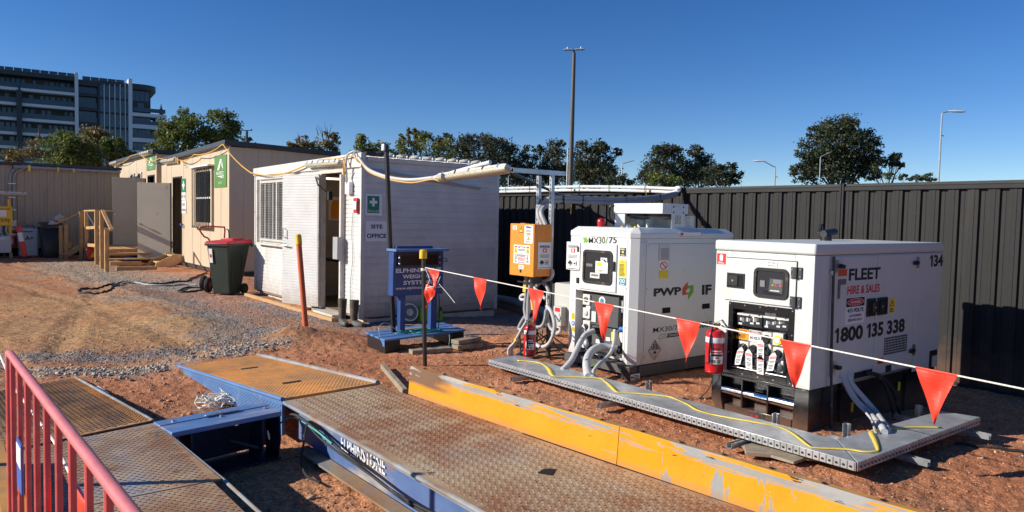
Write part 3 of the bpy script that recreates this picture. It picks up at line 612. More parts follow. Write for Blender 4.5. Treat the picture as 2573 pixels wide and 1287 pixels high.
# conduit trunking and junction boxes by the door
MB('worn_white').box(HX-.07, HX-.036, 10.375, 10.425, .1, 2.2).build('trunking', hut, .003)
MB('conduit_grey').box(HX-.14, HX-.071, 10.33, 10.50, .91, 1.25).build('switch_box', hut, .008)
MB('sign_white').box(HX-.07, HX-.006, 10.09, 10.24, 1.90, 2.08).build('junction_box', hut, .008)
MB('ink_grey').tube(spline([(HX-.02, 10.06, 1.62), (HX-.015, 10.10, 1.3), (HX-.02, 10.05, .95), (HX-.02, 10.12, .55), (HX-.02, 10.10, .12)], 6), .004, 6).build('cable', hut)
b = MB('conduit'); b.tube(spline([(HX+.05, HY+.10, 2.5), (HX-.05, 10.02, 2.52), (HX-.09, 10.15, 2.42), (HX-.07, 10.17, 2.06)], 8), .017).tube(spline([(HX+.05, HY+.05, 2.49), (HX-.06, 9.93, 2.5), (HX-.07, 9.85, 2.40), (HX+.05, HY-.05, 2.30)], 8), .016); b.build('conduit', hut)
MB('conduit_grey').tube([(HX+.1, HY-.03, 2.26), (HX1-.4, HY-.03, 2.06)], .02).build('conduit', hut)
batten((HX-.08, 11.66, 2.40), (HX-.08, 10.36, 2.38), (-.35, 0, -1), 'long white batten light over the open door of the white hut')
# things in the room
t = thing('office_table', (6.0, 11.9, .1), 'dark topped table inside the white hut doorway', 'table'); MB('dark_metal').box(5.3, 6.9, 11.5, 12.3, .78, .82).build('tabletop', t, .004)
for x in (5.35, 6.85):
    for y in (11.55, 12.25): MB('black').box(x-.02, x+.02, y-.02, y+.02, .1, .78).build('leg', t)
t = signboard('wall_poster', 'amber poster of a helmet shape on the wall inside the white hut', 'poster', loc=(6.2, 12.58, 1.5)); xa, xb = PY(826, 540, 12.58)[0], PY(862, 540, 12.58)[0]; za, zb = PY(842, 550, 12.58)[2], PY(842, 495, 12.58)[2]; zm = za+(zb-za)*.55; dx = (xb-xa)
b = MB('sign_white').box(xa, xb+.05, 12.590, 12.596, za-.03, zb); b.use('label_orange').box(xa+dx*.15, xb, 12.585, 12.5895, za, zm); b.prism([(xa+dx*.15, 12.585, zm), (xb, 12.585, zm), (xb-dx*.2, 12.585, zm+.12), (xa+dx*.3, 12.585, zm+.12)], (0, .004, 0)); b.build('sheet', t)
t = thing('chair', (5.75, 11.2, .1), 'black office chair inside the white hut doorway', 'chair'); MB('black').box(5.55, 5.95, 11.0, 11.4, .5, .56).build('seat', t, .02); MB('black').box(5.57, 5.93, 11.38, 11.43, .65, 1.1).build('backrest', t, .02); MB('black').cyl((5.75, 11.2, .12), (5.75, 11.2, .5), .03).box(5.5, 6.0, 11.18, 11.22, .1, .13).box(5.73, 5.77, 10.95, 11.45, .1, .129).build('pedestal', t)
MB('lamp_tube').box(4.99, 6.2, 11.40, 11.49, 2.165, 2.195).build('ceiling_light', hut, .01)
# signs on the hut
t = signboard('first_aid_sign', 'green first aid sign with white cross taped up on the white hut side', loc=(5.05, HY, 1.75))
b = MB('sign_green'); plateY(b, HY-.006, 4.95, 5.145, 1.625, 1.875); b.build('board', t); b = MB('sign_white'); Y = HY-.0115
cross(b, lambda u, z: (u, Y, z), 5.047, 1.785, .062); textY(b, 'First aid', Y, 4.965, 5.13, 1.640, 1.672); b.build('lettering', t)
b = MB('paper'); b.box(4.92, 4.949, HY-.008, HY-.004, 1.59, 1.91); b.box(5.146, 5.19, HY-.008, HY-.004, 1.58, 1.9); b.box(4.92, 5.19, HY-.0085, HY-.0045, 1.876, 1.905); b.box(4.92, 5.19, HY-.0085, HY-.0045, 1.59, 1.624); b.build('tape', t)
t = signboard('paper_sign', 'white paper sign reading SITE OFFICE below the first aid sign', loc=(5.1, HY, 1.36))
b = MB('paper'); plateY(b, HY-.006, 4.925, 5.285, 1.205, 1.505); b.build('sheet', t); b = MB('ink'); textY(b, 'SITE', HY-.0115, 5.01, 5.20, 1.395, 1.455, .03); textY(b, 'OFFICE', HY-.0115, 4.945, 5.265, 1.255, 1.32, .03); b.build('lettering', t)
t = signboard('alarm_light', 'red and white alarm strobe box at the near corner of the white hut', 'alarm', loc=(HX, 9.93, 1.75))
b = MB('beacon').box(HX-.055, HX-.013, 9.86, 9.985, 1.62, 1.84); b.build('housing', t, .012); MB('sign_white').box(HX-.062, HX-.0555, 9.87, 9.975, 1.67, 1.79).build('lens', t, .004)
# boots
def boot(loc, rz, label):
    t = thing('rubber_boot', loc, label, 'boot', 'rubber boots by the hut door'); b = MB('boot'); o = Vector(loc)
    b.T = Matrix.Translation(o) @ Matrix.Rotation(rz, 4, 'Z')
    rings = [(.0, 0, .0, .058, .050), (.0, 0, .06, .055, .048), (.0, 0, .12, .056, .05), (0, 0, .25, .066, .058), (.005, 0, .38, .072, .066)]; vs = []; n = 16
    for cx, cy, z, rx, ry in rings: vs += [(cx+rx*math.cos(k*2*math.pi/n), cy+ry*math.sin(k*2*math.pi/n), z) for k in range(n)]
    fs = [(i*n+k, i*n+(k+1) % n, (i+1)*n+(k+1) % n, (i+1)*n+k) for i in range(len(rings)-1) for k in range(n)]; fs.append(tuple(range(n))); b.add(vs, fs)
    inner = [(.005+.064*math.cos(k*2*math.pi/n), .058*math.sin(k*2*math.pi/n), .375) for k in range(n)]; b.use('void').add(inner, [tuple(range(n))]); b.use('boot')
    pts = [(.0, .06), (.06, .062), (.12, .060), (.17, .048), (.205, .02)]; vs = []
    for x, ry in pts:
        hh = .10-.25*x if x > 0 else .11
        for k in range(9): a = math.pi*k/8; vs.append((x, ry*math.cos(a), .012+hh*math.sin(a)**.8))
    fs = [(i*9+k, i*9+k+1, (i+1)*9+k+1, (i+1)*9+k) for i in range(4) for k in range(8)]+[tuple(range(9)), tuple(range(36, 45))]+[(i*9, (i+1)*9, (i+1)*9+8, i*9+8) for i in range(4)]; b.add(vs, fs)
    b.build('upper', t, smooth=60)
    s = MB('black_rubber'); s.T = b.T; s.prism([(-.06, -.045, 0), (.05, -.06, 0), (.15, -.058, 0), (.205, -.03, 0), (.21, .0, 0), (.205, .03, 0), (.15, .058, 0), (.05, .06, 0), (-.06, .045, 0)], (0, 0, .022)); s.build('sole', t, .004); return t
boot((4.62, 9.92, hgt(4.62, 9.92)+.0), R(-95), 'muddy rubber boot nearer the door frame, left of its pair')
boot((4.72, 9.74, hgt(4.72, 9.74)+.0), R(-70), 'muddy rubber boot nearer the hut corner, right of its pair')
b = MB('wood'); b.box(4.58, 4.64, 10.2, 14.2, -.01, .045); tag(b.build('timber_batten', None, .003, loc=(4.6, 12, 0)), 'long pale timber batten lying on the gravel along the white hut', 'timber')

# ================================================================== TAN HUTS
def tan_hut(x, y0, y1, z0, ztop_n, ztop_f, depth, label, door, wins, joints):
    t = thing('site_hut', (x, y0, 0), label, 'site hut'); holes = [(z0 if False else door[2], door[3], door[0], door[1])]+[(a[2], a[3], a[0], a[1]) for a in wins]
    prof = [(y0, 0)]
    for j in joints: prof += [(j-.014, 0), (j-.006, -.012), (j+.006, -.012), (j+.014, 0)]
    prof.append((y1, 0)); prof.sort(); w = MB('tan'); zm = min(ztop_n, ztop_f)
    ribbed(w, lambda u, v, d: (x-d, v, u), z0, zm, y0+.03, y1, prof, holes)
    w.add([(x, y0+.03, zm), (x, y1, zm), (x, y1, ztop_f), (x, y0+.03, ztop_n)], [(0, 1, 2, 3)])
    jj = [x+.35*k for k in range(1, int(depth/.35))]; prof = [(x, 0)]
    for j in jj: prof += [(j-.012, 0), (j-.005, -.008), (j+.005, -.008), (j+.012, 0)]
    prof.append((x+depth, 0)); ribbed(w, lambda u, v, d: (v, y0-d, u), z0, ztop_n-.05, x+.03, x+depth, prof)
    w.box(x+.03, x+depth, y1-.03, y1, z0, ztop_f); w.box(x+depth-.03, x+depth, y0+.03, y1-.04, z0, ztop_f-.05)
    w.box(x+.02, x+.03, y0+.03, door[0]-.001, z0, ztop_n) if False else None
    wo = w.build('wall', t, smooth=0)
    MB('tan_trim').box(x-.006, x+.035, y0-.006, y0+.035, z0-.02, ztop_n-.02).build('corner_trim', t, .003)
    r = MB('roof_dark'); e = .10
    r.add([(x-.14, y0-e, ztop_n-.02), (x-.14, y1+e, ztop_f-.02), (x-.14, y1+e, ztop_f+.10), (x-.14, y0-e, ztop_n+.10), (x+depth+.1, y0-e, ztop_n-.10), (x+depth+.1, y1+e, ztop_f-.10), (x+depth+.1, y1+e, ztop_f+.02), (x+depth+.1, y0-e, ztop_n+.02)], [(0, 1, 2, 3), (7, 6, 5, 4), (0, 4, 5, 1), (3, 2, 6, 7), (0, 3, 7, 4), (1, 5, 6, 2)])
    r.build('roof', t, .008)
    MB('lining').box(x+.9, x+.92, y0+.1, y1-.1, z0, zm-.1).box(x+.04, x+depth-.05, y0+.05, y1-.05, zm-.09, zm-.06).build('lining', t); MB('hut_floor').box(x+.03, x+depth-.05, y0+.05, y1-.05, z0+.01, z0+.05).build('floor', t)
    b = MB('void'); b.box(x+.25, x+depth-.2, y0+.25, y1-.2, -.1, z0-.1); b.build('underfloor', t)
    MB('dark_metal').box(x+.05, x+depth-.05, y0+.05, y0+.13, z0-.12, z0-.002).box(x+.05, x+.13, y0+.14, y1-.05, z0-.12, z0-.002).build('base_frame', t)
    f = MB('dark_metal'); d = door; f.box(x-.02, x+.05, d[0]-.04, d[0], d[2], d[3]+.04); f.box(x-.02, x+.05, d[1], d[1]+.04, d[2], d[3]+.04); f.box(x-.019, x+.05, d[0]-.001, d[1]+.001, d[3], d[3]+.04); f.build('door_frame', t)
    return t
def leaf(t, hx, hy, w, z0, z1, deg, knob=True):
    th = R(deg); d = Vector((-math.sin(th), -math.cos(th), 0)); n = Vector((-d.y, d.x, 0))
    if n.y > 0: n = -n
    h = Vector((hx, hy, 0)); o = MB('door_tan').obox(h+d*w/2+Vector((0, 0, (z0+z1)/2)), d*w/2, n*.02, Vector((0, 0, (z1-z0)/2))).build('door', t, .003)
    q = lambda u, z, e: h+d*u+n*e+Vector((0, 0, z)); zk = z0+(z1-z0)*.46
    MB('chrome').lathe(q(w-.07, zk, .02), [(.034, 0), (.034, .008), (.013, .012), (.013, .04), (.03, .055), (.034, .07), (.028, .085), (.005, .09)], 16, n).build('knob', o, smooth=50)
    MB('dark_metal').obox(q(-.012, (z0+z1)/2, 0), d*.012, n*.024, Vector((0, 0, (z1-z0)/2))).build('hinge_edge', o)
    return o
near = tan_hut(5.54, 18.29, 25.17, .13, 3.22, 3.10, 2.75, 'tan panelled site hut with a barred window and open beige door behind the green bin', (22.73, 23.67, .14, 2.56), [(19.64, 21.12, 1.27, 2.68)], [18.95, 19.9, 20.75, 21.6, 22.5, 23.9, 24.5])
lf = leaf(near, 5.46, 23.70, .98, .13, 2.42, 127)
MB('door_tan').obox(Vector((5.46, 23.70, 0))+Vector((-math.sin(R(127)), -math.cos(R(127)), 0))*.25+Vector((math.cos(R(127)), -math.sin(R(127)), 0))*.021+Vector((0, 0, 2.3)), Vector((-math.sin(R(127)), -math.cos(R(127)), 0))*.14, Vector((0, 0, .055)), Vector((math.cos(R(127)), -math.sin(R(127)), 0))*.003).build('vent_plate', lf)
# window of the near tan hut with black bars
X = 5.54; wn_ = MB('tan_trim'); 
for y0, y1, z0, z1 in ((19.60, 19.68, 1.23, 2.72), (21.08, 21.16, 1.23, 2.72), (19.68, 21.08, 1.23, 1.30), (19.68, 21.08, 2.64, 2.72)): wn_.box(X-.05, X+.03, y0, y1, z0, z1)
wn_ = wn_.build('window', near, .004)
MB('glass_dark').box(X+.0, X+.012, 19.68, 21.08, 1.3, 2.64).build('pane', wn_); MB('sign_white').box(X+.0125, X+.02, 19.9, 20.25, 1.3, 2.6).build('curtain', wn_)
MB('sign_white').box(X-.022, X-.002, 20.35, 20.40, 1.3, 2.64).box(X-.03, X-.004, 19.68, 21.08, 1.93, 1.97).build('glazing_bar', wn_)
b = MB('black')
for i in range(9): y = 19.62+i*.19; b.box(X-.13, X-.11, y-.011, y+.011, 1.15, 2.74)
for z in (1.15, 2.72): b.box(X-.131, X-.106, 19.58, 21.18, z, z+.025)
for y in (19.62, 21.14):
    for z in (1.16, 2.73): b.box(X-.105, X-.05, y-.01, y+.01, z-.01, z+.01)
b.build('window_bars', wn_)
MB('tan_trim').box(X-.10, X, 19.56, 21.2, 1.17, 1.225).build('sill', wn_, .003); MB('sign_white').box(X-.16, X, 19.55, 21.2, 2.76, 2.80).build('hood', wn_, .003)
def ausco(loc, yl, yr, z0, z1, X, label):
    t = signboard('hire_sign', label, 'sign', 'green hut hire signs', loc); b = MB('ausco_green'); plateX(b, X-.01, yl, yr, z0, z1, .006); b.build('board', t, .002); X2 = X-.0185; b = MB('sign_white'); w = yl-yr; h = z1-z0
    P = lambda u, v: (X2, yl-w*u, z0+h*v)
    b.quad(P(.26, .54), P(.50, .88), P(.62, .88), P(.40, .54)); b.quad(P(.61, .68), P(.74, .54), P(.63, .88)); b.quad(P(.2, .36), P(.72, .36), P(.78, .28)); b.quad(P(.72, .38), P(.78, .38), P(.78, .28), P(.66, .33))
    textX(b, 'AUSCO', X2, yl-w*.16, yl-w*.76, z0+h*.40, z0+h*.50, .015); textX(b, '13 62 11', X2, yl-w*.36, yl-w*.64, z0+h*.12, z0+h*.18, .01); b.build('lettering', t)
ausco((5.54, 18.95, 2.6), 19.46, 18.46, 2.20, 3.0, 5.54, 'large green hire sign with white A emblem by the corner of the near tan hut')
t = signboard('first_aid_sign', 'narrow green and white first aid sign beside the near tan hut door', loc=(5.54, 22.5, 2.3)); b = MB('sign_green'); plateX(b, 5.53, 22.70, 22.26, 2.13, 2.52); b.build('board', t)
b = MB('sign_white'); cross(b, lambda u, z: (5.524, u, z), 22.48, 2.33, .12); b.build('cross', t)
b = MB('sign_white'); plateX(b, 5.53, 22.70, 22.26, 1.90, 2.125); b.use('ink'); textX(b, 'FIRST AID', 5.524, 22.66, 22.30, 1.96, 2.06); b.build('panel', t)
t = signboard('paper_sign', 'white paper sign reading SITE OFFICE by the near tan hut door', loc=(5.54, 22.45, 1.8)); b = MB('paper'); plateX(b, 5.53, 22.68, 22.20, 1.52, 1.885); b.use('ink'); textX(b, 'SITE', 5.524, 22.6, 22.3, 1.73, 1.81, .012); textX(b, 'OFFICE', 5.524, 22.66, 22.22, 1.58, 1.66, .012); b.build('sheet', t)
MB('label_blue').box(5.47, 5.53, 22.55, 22.66, 1.17, 1.23).build('lock', near, .004); MB('steel').box(5.50, 5.535, 22.45, 22.54, 1.1, 1.2).build('latch_plate', near)
batten((5.44, 24.55, 3.08), (5.44, 22.95, 3.06), (-.4, 0, -1), 'white batten light under the eave of the near tan hut', r=.09)
far = tan_hut(5.54, 25.85, 33.2, .36, 3.46, 3.40, 2.75, 'far tan site hut behind the near one, its brown door open over timber steps', (26.15, 27.06, .38, 2.72), [(28.0, 28.62, 2.2, 2.9), (29.2, 29.85, 2.2, 2.9)], [27.4, 28.9, 30.2, 31.2])
leaf(far, 5.46, 27.10, .98, .40, 2.66, 104)
for y0, y1 in ((28.0, 28.62), (29.2, 29.85)):
    f = MB('sign_white'); f.box(5.5, 5.56, y0, y0+.05, 2.2, 2.9); f.box(5.5, 5.56, y1-.05, y1, 2.2, 2.9); f.box(5.501, 5.56, y0, y1, 2.2, 2.25); f.box(5.501, 5.56, y0, y1, 2.85, 2.9); f = f.build('window', far); MB('glass_dark').box(5.53, 5.54, y0+.04, y1-.04, 2.24, 2.86).build('pane', f); MB('black').box(5.48, 5.495, y0+.2, y0+.22, 2.2, 2.9).box(5.48, 5.495, y0+.4, y0+.42, 2.2, 2.9).build('window_bars', f)
ausco((5.54, 26.6, 3.1), 27.22, 26.0, 2.92, 3.38, 5.54, 'smaller green hire sign high on the far tan hut')
batten((5.42, 27.5, 3.47), (5.42, 26.1, 3.47), (-.4, 0, -1), 'white batten light above the green sign on the far tan hut', r=.10)
batten((5.40, 32.9, 3.38), (5.40, 31.5, 3.38), (-.4, 0, -1), 'white batten light at the far corner of the far tan hut', r=.10)
# yellow cord strung along the huts
b = MB('cord_yellow'); pts = sag((5.38, 32.2, 3.42), (5.36, 29.0, 3.50), .12)+sag((5.36, 27.4, 3.5), (5.37, 24.7, 3.2), .16)+sag((5.36, 24.6, 3.2), (5.38, 22.9, 3.14), .05)+sag((5.38, 22.8, 3.14), (5.37, 20.8, 3.10), .13)+sag((5.37, 20.7, 3.10), (5.37, 18.3, 3.2), .08)+sag((5.37, 18.2, 3.2), (4.80, 14.45, 2.36), .06)+sag((4.80, 14.4, 2.36), (4.78, 11.7, 2.40), .10)
b.tube(pts, .0125, 6); b.tube(spline([(5.36, 22.7, 3.14), (5.33, 22.5, 3.0), (5.34, 22.35, 3.1), (5.33, 22.25, 2.92), (5.35, 22.6, 3.12)], 6), .010, 6)
tag(b.build('yellow_cord', None, loc=(5.4, 22, 3.1)), 'yellow power cord strung in loops under the eaves of the three huts', 'cord')

# ================================================================== LONG BROWN HUT AT THE LEFT, and what stands before it
SY = 28.9
ls = thing('long_hut', (1.5, SY, 0), 'long brown hut of vertical ribbed sheet across the left end of the yard', 'site hut')
prof = []; x = -4.0
while x < 5.2: prof += [(x, 0), (x+.10, 0), (x+.125, .022), (x+.185, .022), (x+.21, 0)]; x += .21
w = MB('shed_tan'); ribbed(w, lambda u, v, d: (v, SY-d, u), .26, 2.96, -4.0, 5.0, prof); w.box(-4, 5.0, SY+.03, SY+3, .26, 2.95); w.build('wall', ls, smooth=0)
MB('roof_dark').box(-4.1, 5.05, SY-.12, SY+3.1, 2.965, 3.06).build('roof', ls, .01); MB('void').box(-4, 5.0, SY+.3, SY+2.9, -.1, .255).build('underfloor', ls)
b = MB('conduit_grey'); b.tube([(1.9, SY-.16, 2.92), (5.0, SY-.16, 2.90)], .045); b.build('conduit', ls)
b = MB('conduit_grey'); b.tube(spline([(1.79, SY-.06, 1.15), (1.80, SY-.06, 2.4), (1.86, SY-.08, 2.75), (2.1, SY-.14, 2.94), (2.3, SY-.15, 2.95)], 8), .03).tube(spline([(1.90, SY-.06, 1.15), (1.90, SY-.06, 2.4), (1.96, SY-.09, 2.72), (2.2, SY-.15, 2.88)], 8), .03); b.build('conduit', ls)
for z in (2.35, 1.9, 1.5): MB('steel').box(1.74, 1.96, SY-.10, SY-.02, z, z+.03).build('conduit_clamp', ls)
0; MB('tape_yellow').box(2.28, 2.36, SY-.22, SY-.1, 2.78, 2.98).box(3.1, 3.15, SY-.22, SY-.1, 2.8, 2.96).box(3.55, 3.6, SY-.22, SY-.1, 2.82, 2.94).build('tape_band', ls)
MB('sign_white').box(1.84, 1.96, SY-.08, SY-.02, .98, 1.18).build('socket', ls, .01)
batten((.9, SY-1.2, 2.02), (2.16, SY-1.2, 2.02), (0, -.6, -1), 'white batten light on a bracket before the long brown hut', r=.06)
t = thing('switch_board', (1.5, SY-.9, 0), 'yellow electricity board with black lettering at the left edge of the yard', 'switchboard'); Y = SY-.95
b = MB('tag_yellow'); b.box(.9, 1.80, Y, Y+.25, 1.02, 1.62); b.build('cabinet', t, .01); b = MB('tag_yellow'); b.box(1.68, 1.76, Y+.05, Y+.13, 1.621, 1.85); b.box(1.70, 1.78, Y+.05, Y+.13, .72, 1.019); b.build('bracket', t)
b = MB('paper'); plateY(b, Y, 1.2, 1.64, 1.29, 1.50); b.build('label', t); b = MB('ink'); textY(b, 'Construction', Y-.002, 1.0, 1.74, 1.50, 1.59); textY(b, 'Electricity', Y-.002, 1.15, 1.74, 1.09, 1.27, .01); b.build('lettering', t)
b = MB('dark_metal'); b.box(1.0, 1.06, Y+.1, Y+.16, 0, 1.0); b.box(1.55, 1.61, Y+.1, Y+.16, 0, 1.0); b.build('stand', t)
for x in (1.3, 1.4, 1.5, 1.65): MB('conduit').tube(spline([(x, Y+.05, 1.02), (x-.03, Y+.0, .85), (x+.04, Y+.05, .7), (x, Y+.1, .4)], 6), .02).build('cable', t)
t = thing('equipment_case', (1.4, SY-1.0, 0), 'pale grey box unit on timber legs below the yellow switchboard', 'case'); b = MB('grey_unit'); b.box(.8, 1.76, SY-1.1, SY-.7, .16, .70); b.build('body', t, .03); MB('sign_white').box(1.2, 1.6, SY-1.13, SY-1.1, .58, .63).build('handle', t, .01); MB('wood').box(1.7, 1.78, SY-1.05, SY-.97, 0, .158).build('leg', t)
t = thing('portable_cooler', (2.2, SY-.5, 0), 'pale portable air unit marked A+ behind the red bollard', 'air unit'); b = MB('grey_unit'); b.box(1.98, 2.50, SY-.75, SY-.3, .03, .93); b.build('body', t, .05, seg=3); MB('ink_grey').box(2.0, 2.36, SY-.756, SY-.75, .80, .85).build('outlet', t); b = MB('ink'); textY(b, 'A+', SY-.753, 2.13, 2.37, .55, .68, .03); b.build('lettering', t); MB('dark_metal').tube([(2.2, SY-.5, .9), (2.2, SY-.5, 1.0), (2.4, SY-.5, 1.0), (2.4, SY-.5, .9)], .015).build('handle', t)
t = thing('bollard', (2.0, SY-1.3, 0), 'leaning red plastic bollard with a white band before the pale air unit', 'bollard'); a = Vector((2.08, SY-1.3, .03)); c = Vector((1.93, SY-1.25, 1.02)); d = c-a
MB('bollard_red').tube([a, a+d*.5], .075).tube([a+d*.78, a+d*.97, c], [.068, .062, .03]).build('post', t, smooth=50); MB('sign_white').tube([a+d*.5, a+d*.78], [.076, .07]).build('reflective_band', t); MB('black_rubber').lathe((2.08, SY-1.3, 0), [(.22, 0), (.20, .04), (.1, .06)], 20).build('base', t)
def wheelie(loc, rz, body, lid, label, open_lid=False, sc=1.0):
    t = thing('wheelie_bin', loc, label, 'wheelie bin', 'wheelie bins'); T = Matrix.Translation(Vector(loc)) @ Matrix.Rotation(rz, 4, 'Z') @ Matrix.Diagonal((sc, sc, 1.03, 1))
    def mb(m): q = MB(m); q.T = T; return q
    b = mb(body); wb, wt, db, dt = .215, .275, .21, .335; z1 = .95
    vs = [(-wb, -db, .02), (wb, -db, .02), (wb, db-.10, .02), (-wb, db-.10, .02), (-wt, -dt, z1), (wt, -dt, z1), (wt, dt, z1), (-wt, dt, z1)]
    b.add(vs, [(3, 2, 1, 0), (0, 1, 5, 4), (1, 2, 6, 5), (2, 3, 7, 6), (3, 0, 4, 7)] if open_lid else [(3, 2, 1, 0), (0, 1, 5, 4), (1, 2, 6, 5), (2, 3, 7, 6), (3, 0, 4, 7), (4, 5, 6, 7)])
    o = b.build('body', t, .02, seg=3)
    if open_lid: o.modifiers.new('thick', 'SOLIDIFY').thickness = -.008
    b = mb(body)
    for x0, x1, y0, y1 in ((-wt-.025, wt+.025, -dt-.03, -dt+.004), (-wt-.025, wt+.025, dt-.004, dt+.05), (-wt-.025, -wt+.004, -dt+.005, dt-.005), (wt-.004, wt+.025, -dt+.005, dt-.005)): b.box(x0, x1, y0, y1, .915, .955)
    b.build('rim', t, .008)
    b = mb(body)                                # embossed arch on the side
    f = lambda x, z: (wb+(wt-wb)*(z-.02)/(z1-.02)+.004, x-.03, z)
    pts = [f(-.13, .18), f(-.145, .62), f(-.12, .72), f(-.06, .76), f(.06, .76), f(.12, .72), f(.145, .62), f(.13, .18)]; b.tube(pts, .008, 6); b.build('embossing', t)
    l = mb(lid)
    if not open_lid:
        l.add([(-wt-.03, -dt-.05, .957), (wt+.03, -dt-.05, .957), (wt+.03, dt+.06, .957), (-wt-.03, dt+.06, .957), (-wt+.0, -dt+.0, 1.0), (wt-.0, -dt+.0, 1.0), (wt-.0, dt+.04, 1.035), (-wt+.0, dt+.04, 1.035)], [(3, 2, 1, 0), (0, 1, 5, 4), (1, 2, 6, 5), (2, 3, 7, 6), (3, 0, 4, 7), (4, 5, 6, 7)])
        l.box(-.16, .16, -.05, .30, 1.0, 1.052)
    else:
        for j in range(3): pass
        l.add([(-wt, -dt, .97), (wt, -dt-.02, 1.01), (wt, dt+.03, 1.10), (-wt, dt+.03, 1.06), (-wt, -dt, .99), (wt, -dt-.02, 1.03), (wt, dt+.03, 1.13), (-wt, dt+.03, 1.09)], [(3, 2, 1, 0), (0, 1, 5, 4), (1, 2, 6, 5), (2, 3, 7, 6), (3, 0, 4, 7), (4, 5, 6, 7)])
    l.build('lid', t, .012, seg=3)
    b = mb(body); b.cyl((-wt, dt+.075, .93), (wt, dt+.075, .93), .015); b.box(-wt, -wt+.03, dt+.045, dt+.085, .89, .95); b.box(wt-.03, wt, dt+.045, dt+.085, .89, .95); b.build('handle', t)
    for s in (-1, 1):
        q = mb('black_rubber'); q.lathe((s*.235-.03, .20, .10), [(.03, 0), (.098, .004), (.1, .012), (.1, .05), (.098, .058), (.03, .062)], 24, (1, 0, 0)); wo = q.build('wheel', t, smooth=40); q = mb(body); q.lathe((s*.235-.035, .20, .10), [(.025, -.004), (.05, 0), (.05, .072), (.025, .076)], 12, (1, 0, 0)); q.build('hub', wo)
    mb('dark_metal').cyl((-.24, .20, .10), (.24, .20, .10), .012).build('axle', t)
    return t, T
gb, T = wheelie((4.41, 14.60, 0), R(-58), 'bin_green', 'bin_red', 'green wheelie bin with a red lid between the near tan hut and the white hut', sc=.93)
q = MB('sign_white'); q.T = T; q.box(-.272, -.2665, -.28, -.14, .62, .86) if False else q.add([(-.205, -.318, .60), (-.12, -.318, .60), (-.125, -.343, .86), (-.215, -.343, .86)], [(0, 1, 2, 3)]); q.use('label_red'); q.add([(-.185, -.334, .70), (-.145, -.334, .70), (-.147, -.340, .76), (-.187, -.340, .76)], [(0, 1, 2, 3)]); q.build('label', gb)
db_, T = wheelie((2.83, SY-1.0, 0), R(4), 'bin_dark', 'bin_dark', 'dark overfull wheelie bin with its lid propped open by the long brown hut', True, 1.08)
q = MB('sign_white'); q.T = T; q.add([(-.13, -.262, .5), (-.05, -.262, .5), (-.03, -.258, .44), (.13, -.258, .44), (.14, -.292, .70), (.08, -.297, .76), (-.14, -.297, .76)], [tuple(range(7))]); q.use('label_blue'); q.add([(.01, -.284, .58), (.03, -.284, .58), (.03, -.298, .72), (.01, -.298, .72)], [(0, 1, 2, 3)]); q.build('label', db_)
for i, (dx, dy, dz, rz) in enumerate(((.05, -.1, 1.02, .4), (.25, .1, 1.22, .8))):
    b = MB('grey_unit'); b.T = Matrix.Translation((2.83+dx, SY-1.0+dy, dz)) @ Matrix.Rotation(rz, 4, 'Y') @ Matrix.Rotation(rz, 4, 'Z'); b.box(-.14, .14, -.02, .1, -.10, .14)
    tag(b.build('rubbish', None, .03, loc=(2.83+dx, SY-1.0+dy, dz)), ('pale crumpled rubbish lying in the mouth of the dark bin', 'pale grey sheet of rubbish sticking up behind the dark bin')[i], 'rubbish')
# red sack truck behind the green bin
t = thing('sack_truck', (4.3, 15.6, 0), 'red sack truck with pneumatic tyres standing behind the green bin', 'hand truck'); b = MB('trolley_red'); o = Vector((4.36, 15.2, 0)); s = Vector((.8, -.6, 0)); bk = Vector((-.6, -.8, 0)).normalized()
hp = lambda u, z, e=0: o+s*u+Vector((-.5, .2, 0))*e+Vector((0, 0, z))
b.tube(spline([hp(-.13, .1), hp(-.13, .95), hp(-.17, 1.10, .15), hp(-.17, 1.24, .3), hp(-.10, 1.29, .28), hp(.12, 1.29, .05), hp(.16, 1.26), hp(.15, 1.0), hp(.14, .1)], 6), .016, 8)
for z in (.3, .6, .9): b.tube([hp(-.13, z), hp(.14, z)], .012, 8)
b.build('frame', t); MB('trolley_red').obox(hp(0, .06)+Vector((.1, .1, 0)), s*.2, Vector((.06, .08, 0)), (0, 0, .01)).build('toe_plate', t)
for i, (x, y) in enumerate(((4.18, 15.45), (4.14, 14.98))):
    wq = MB('black_rubber'); ax = (.75, -.6, 0); wq.lathe((x, y, .15), [(.07, -.03), (.12, -.042), (.148, -.03), (.152, 0), (.148, .03), (.12, .042), (.07, .03)], 28, ax); wo = wq.build('wheel', t, smooth=50); MB('trolley_red').lathe((x, y, .15), [(.02, -.05), (.045, -.035), (.072, -.02), (.072, .02), (.045, .035), (.02, .05)], 18, ax).build('rim', wo)
MB('black').tube(spline([hp(.2, 1.25), hp(.24, 1.2), hp(.24, .95), hp(.2, .8)], 6), .012, 6).build('strap', t)
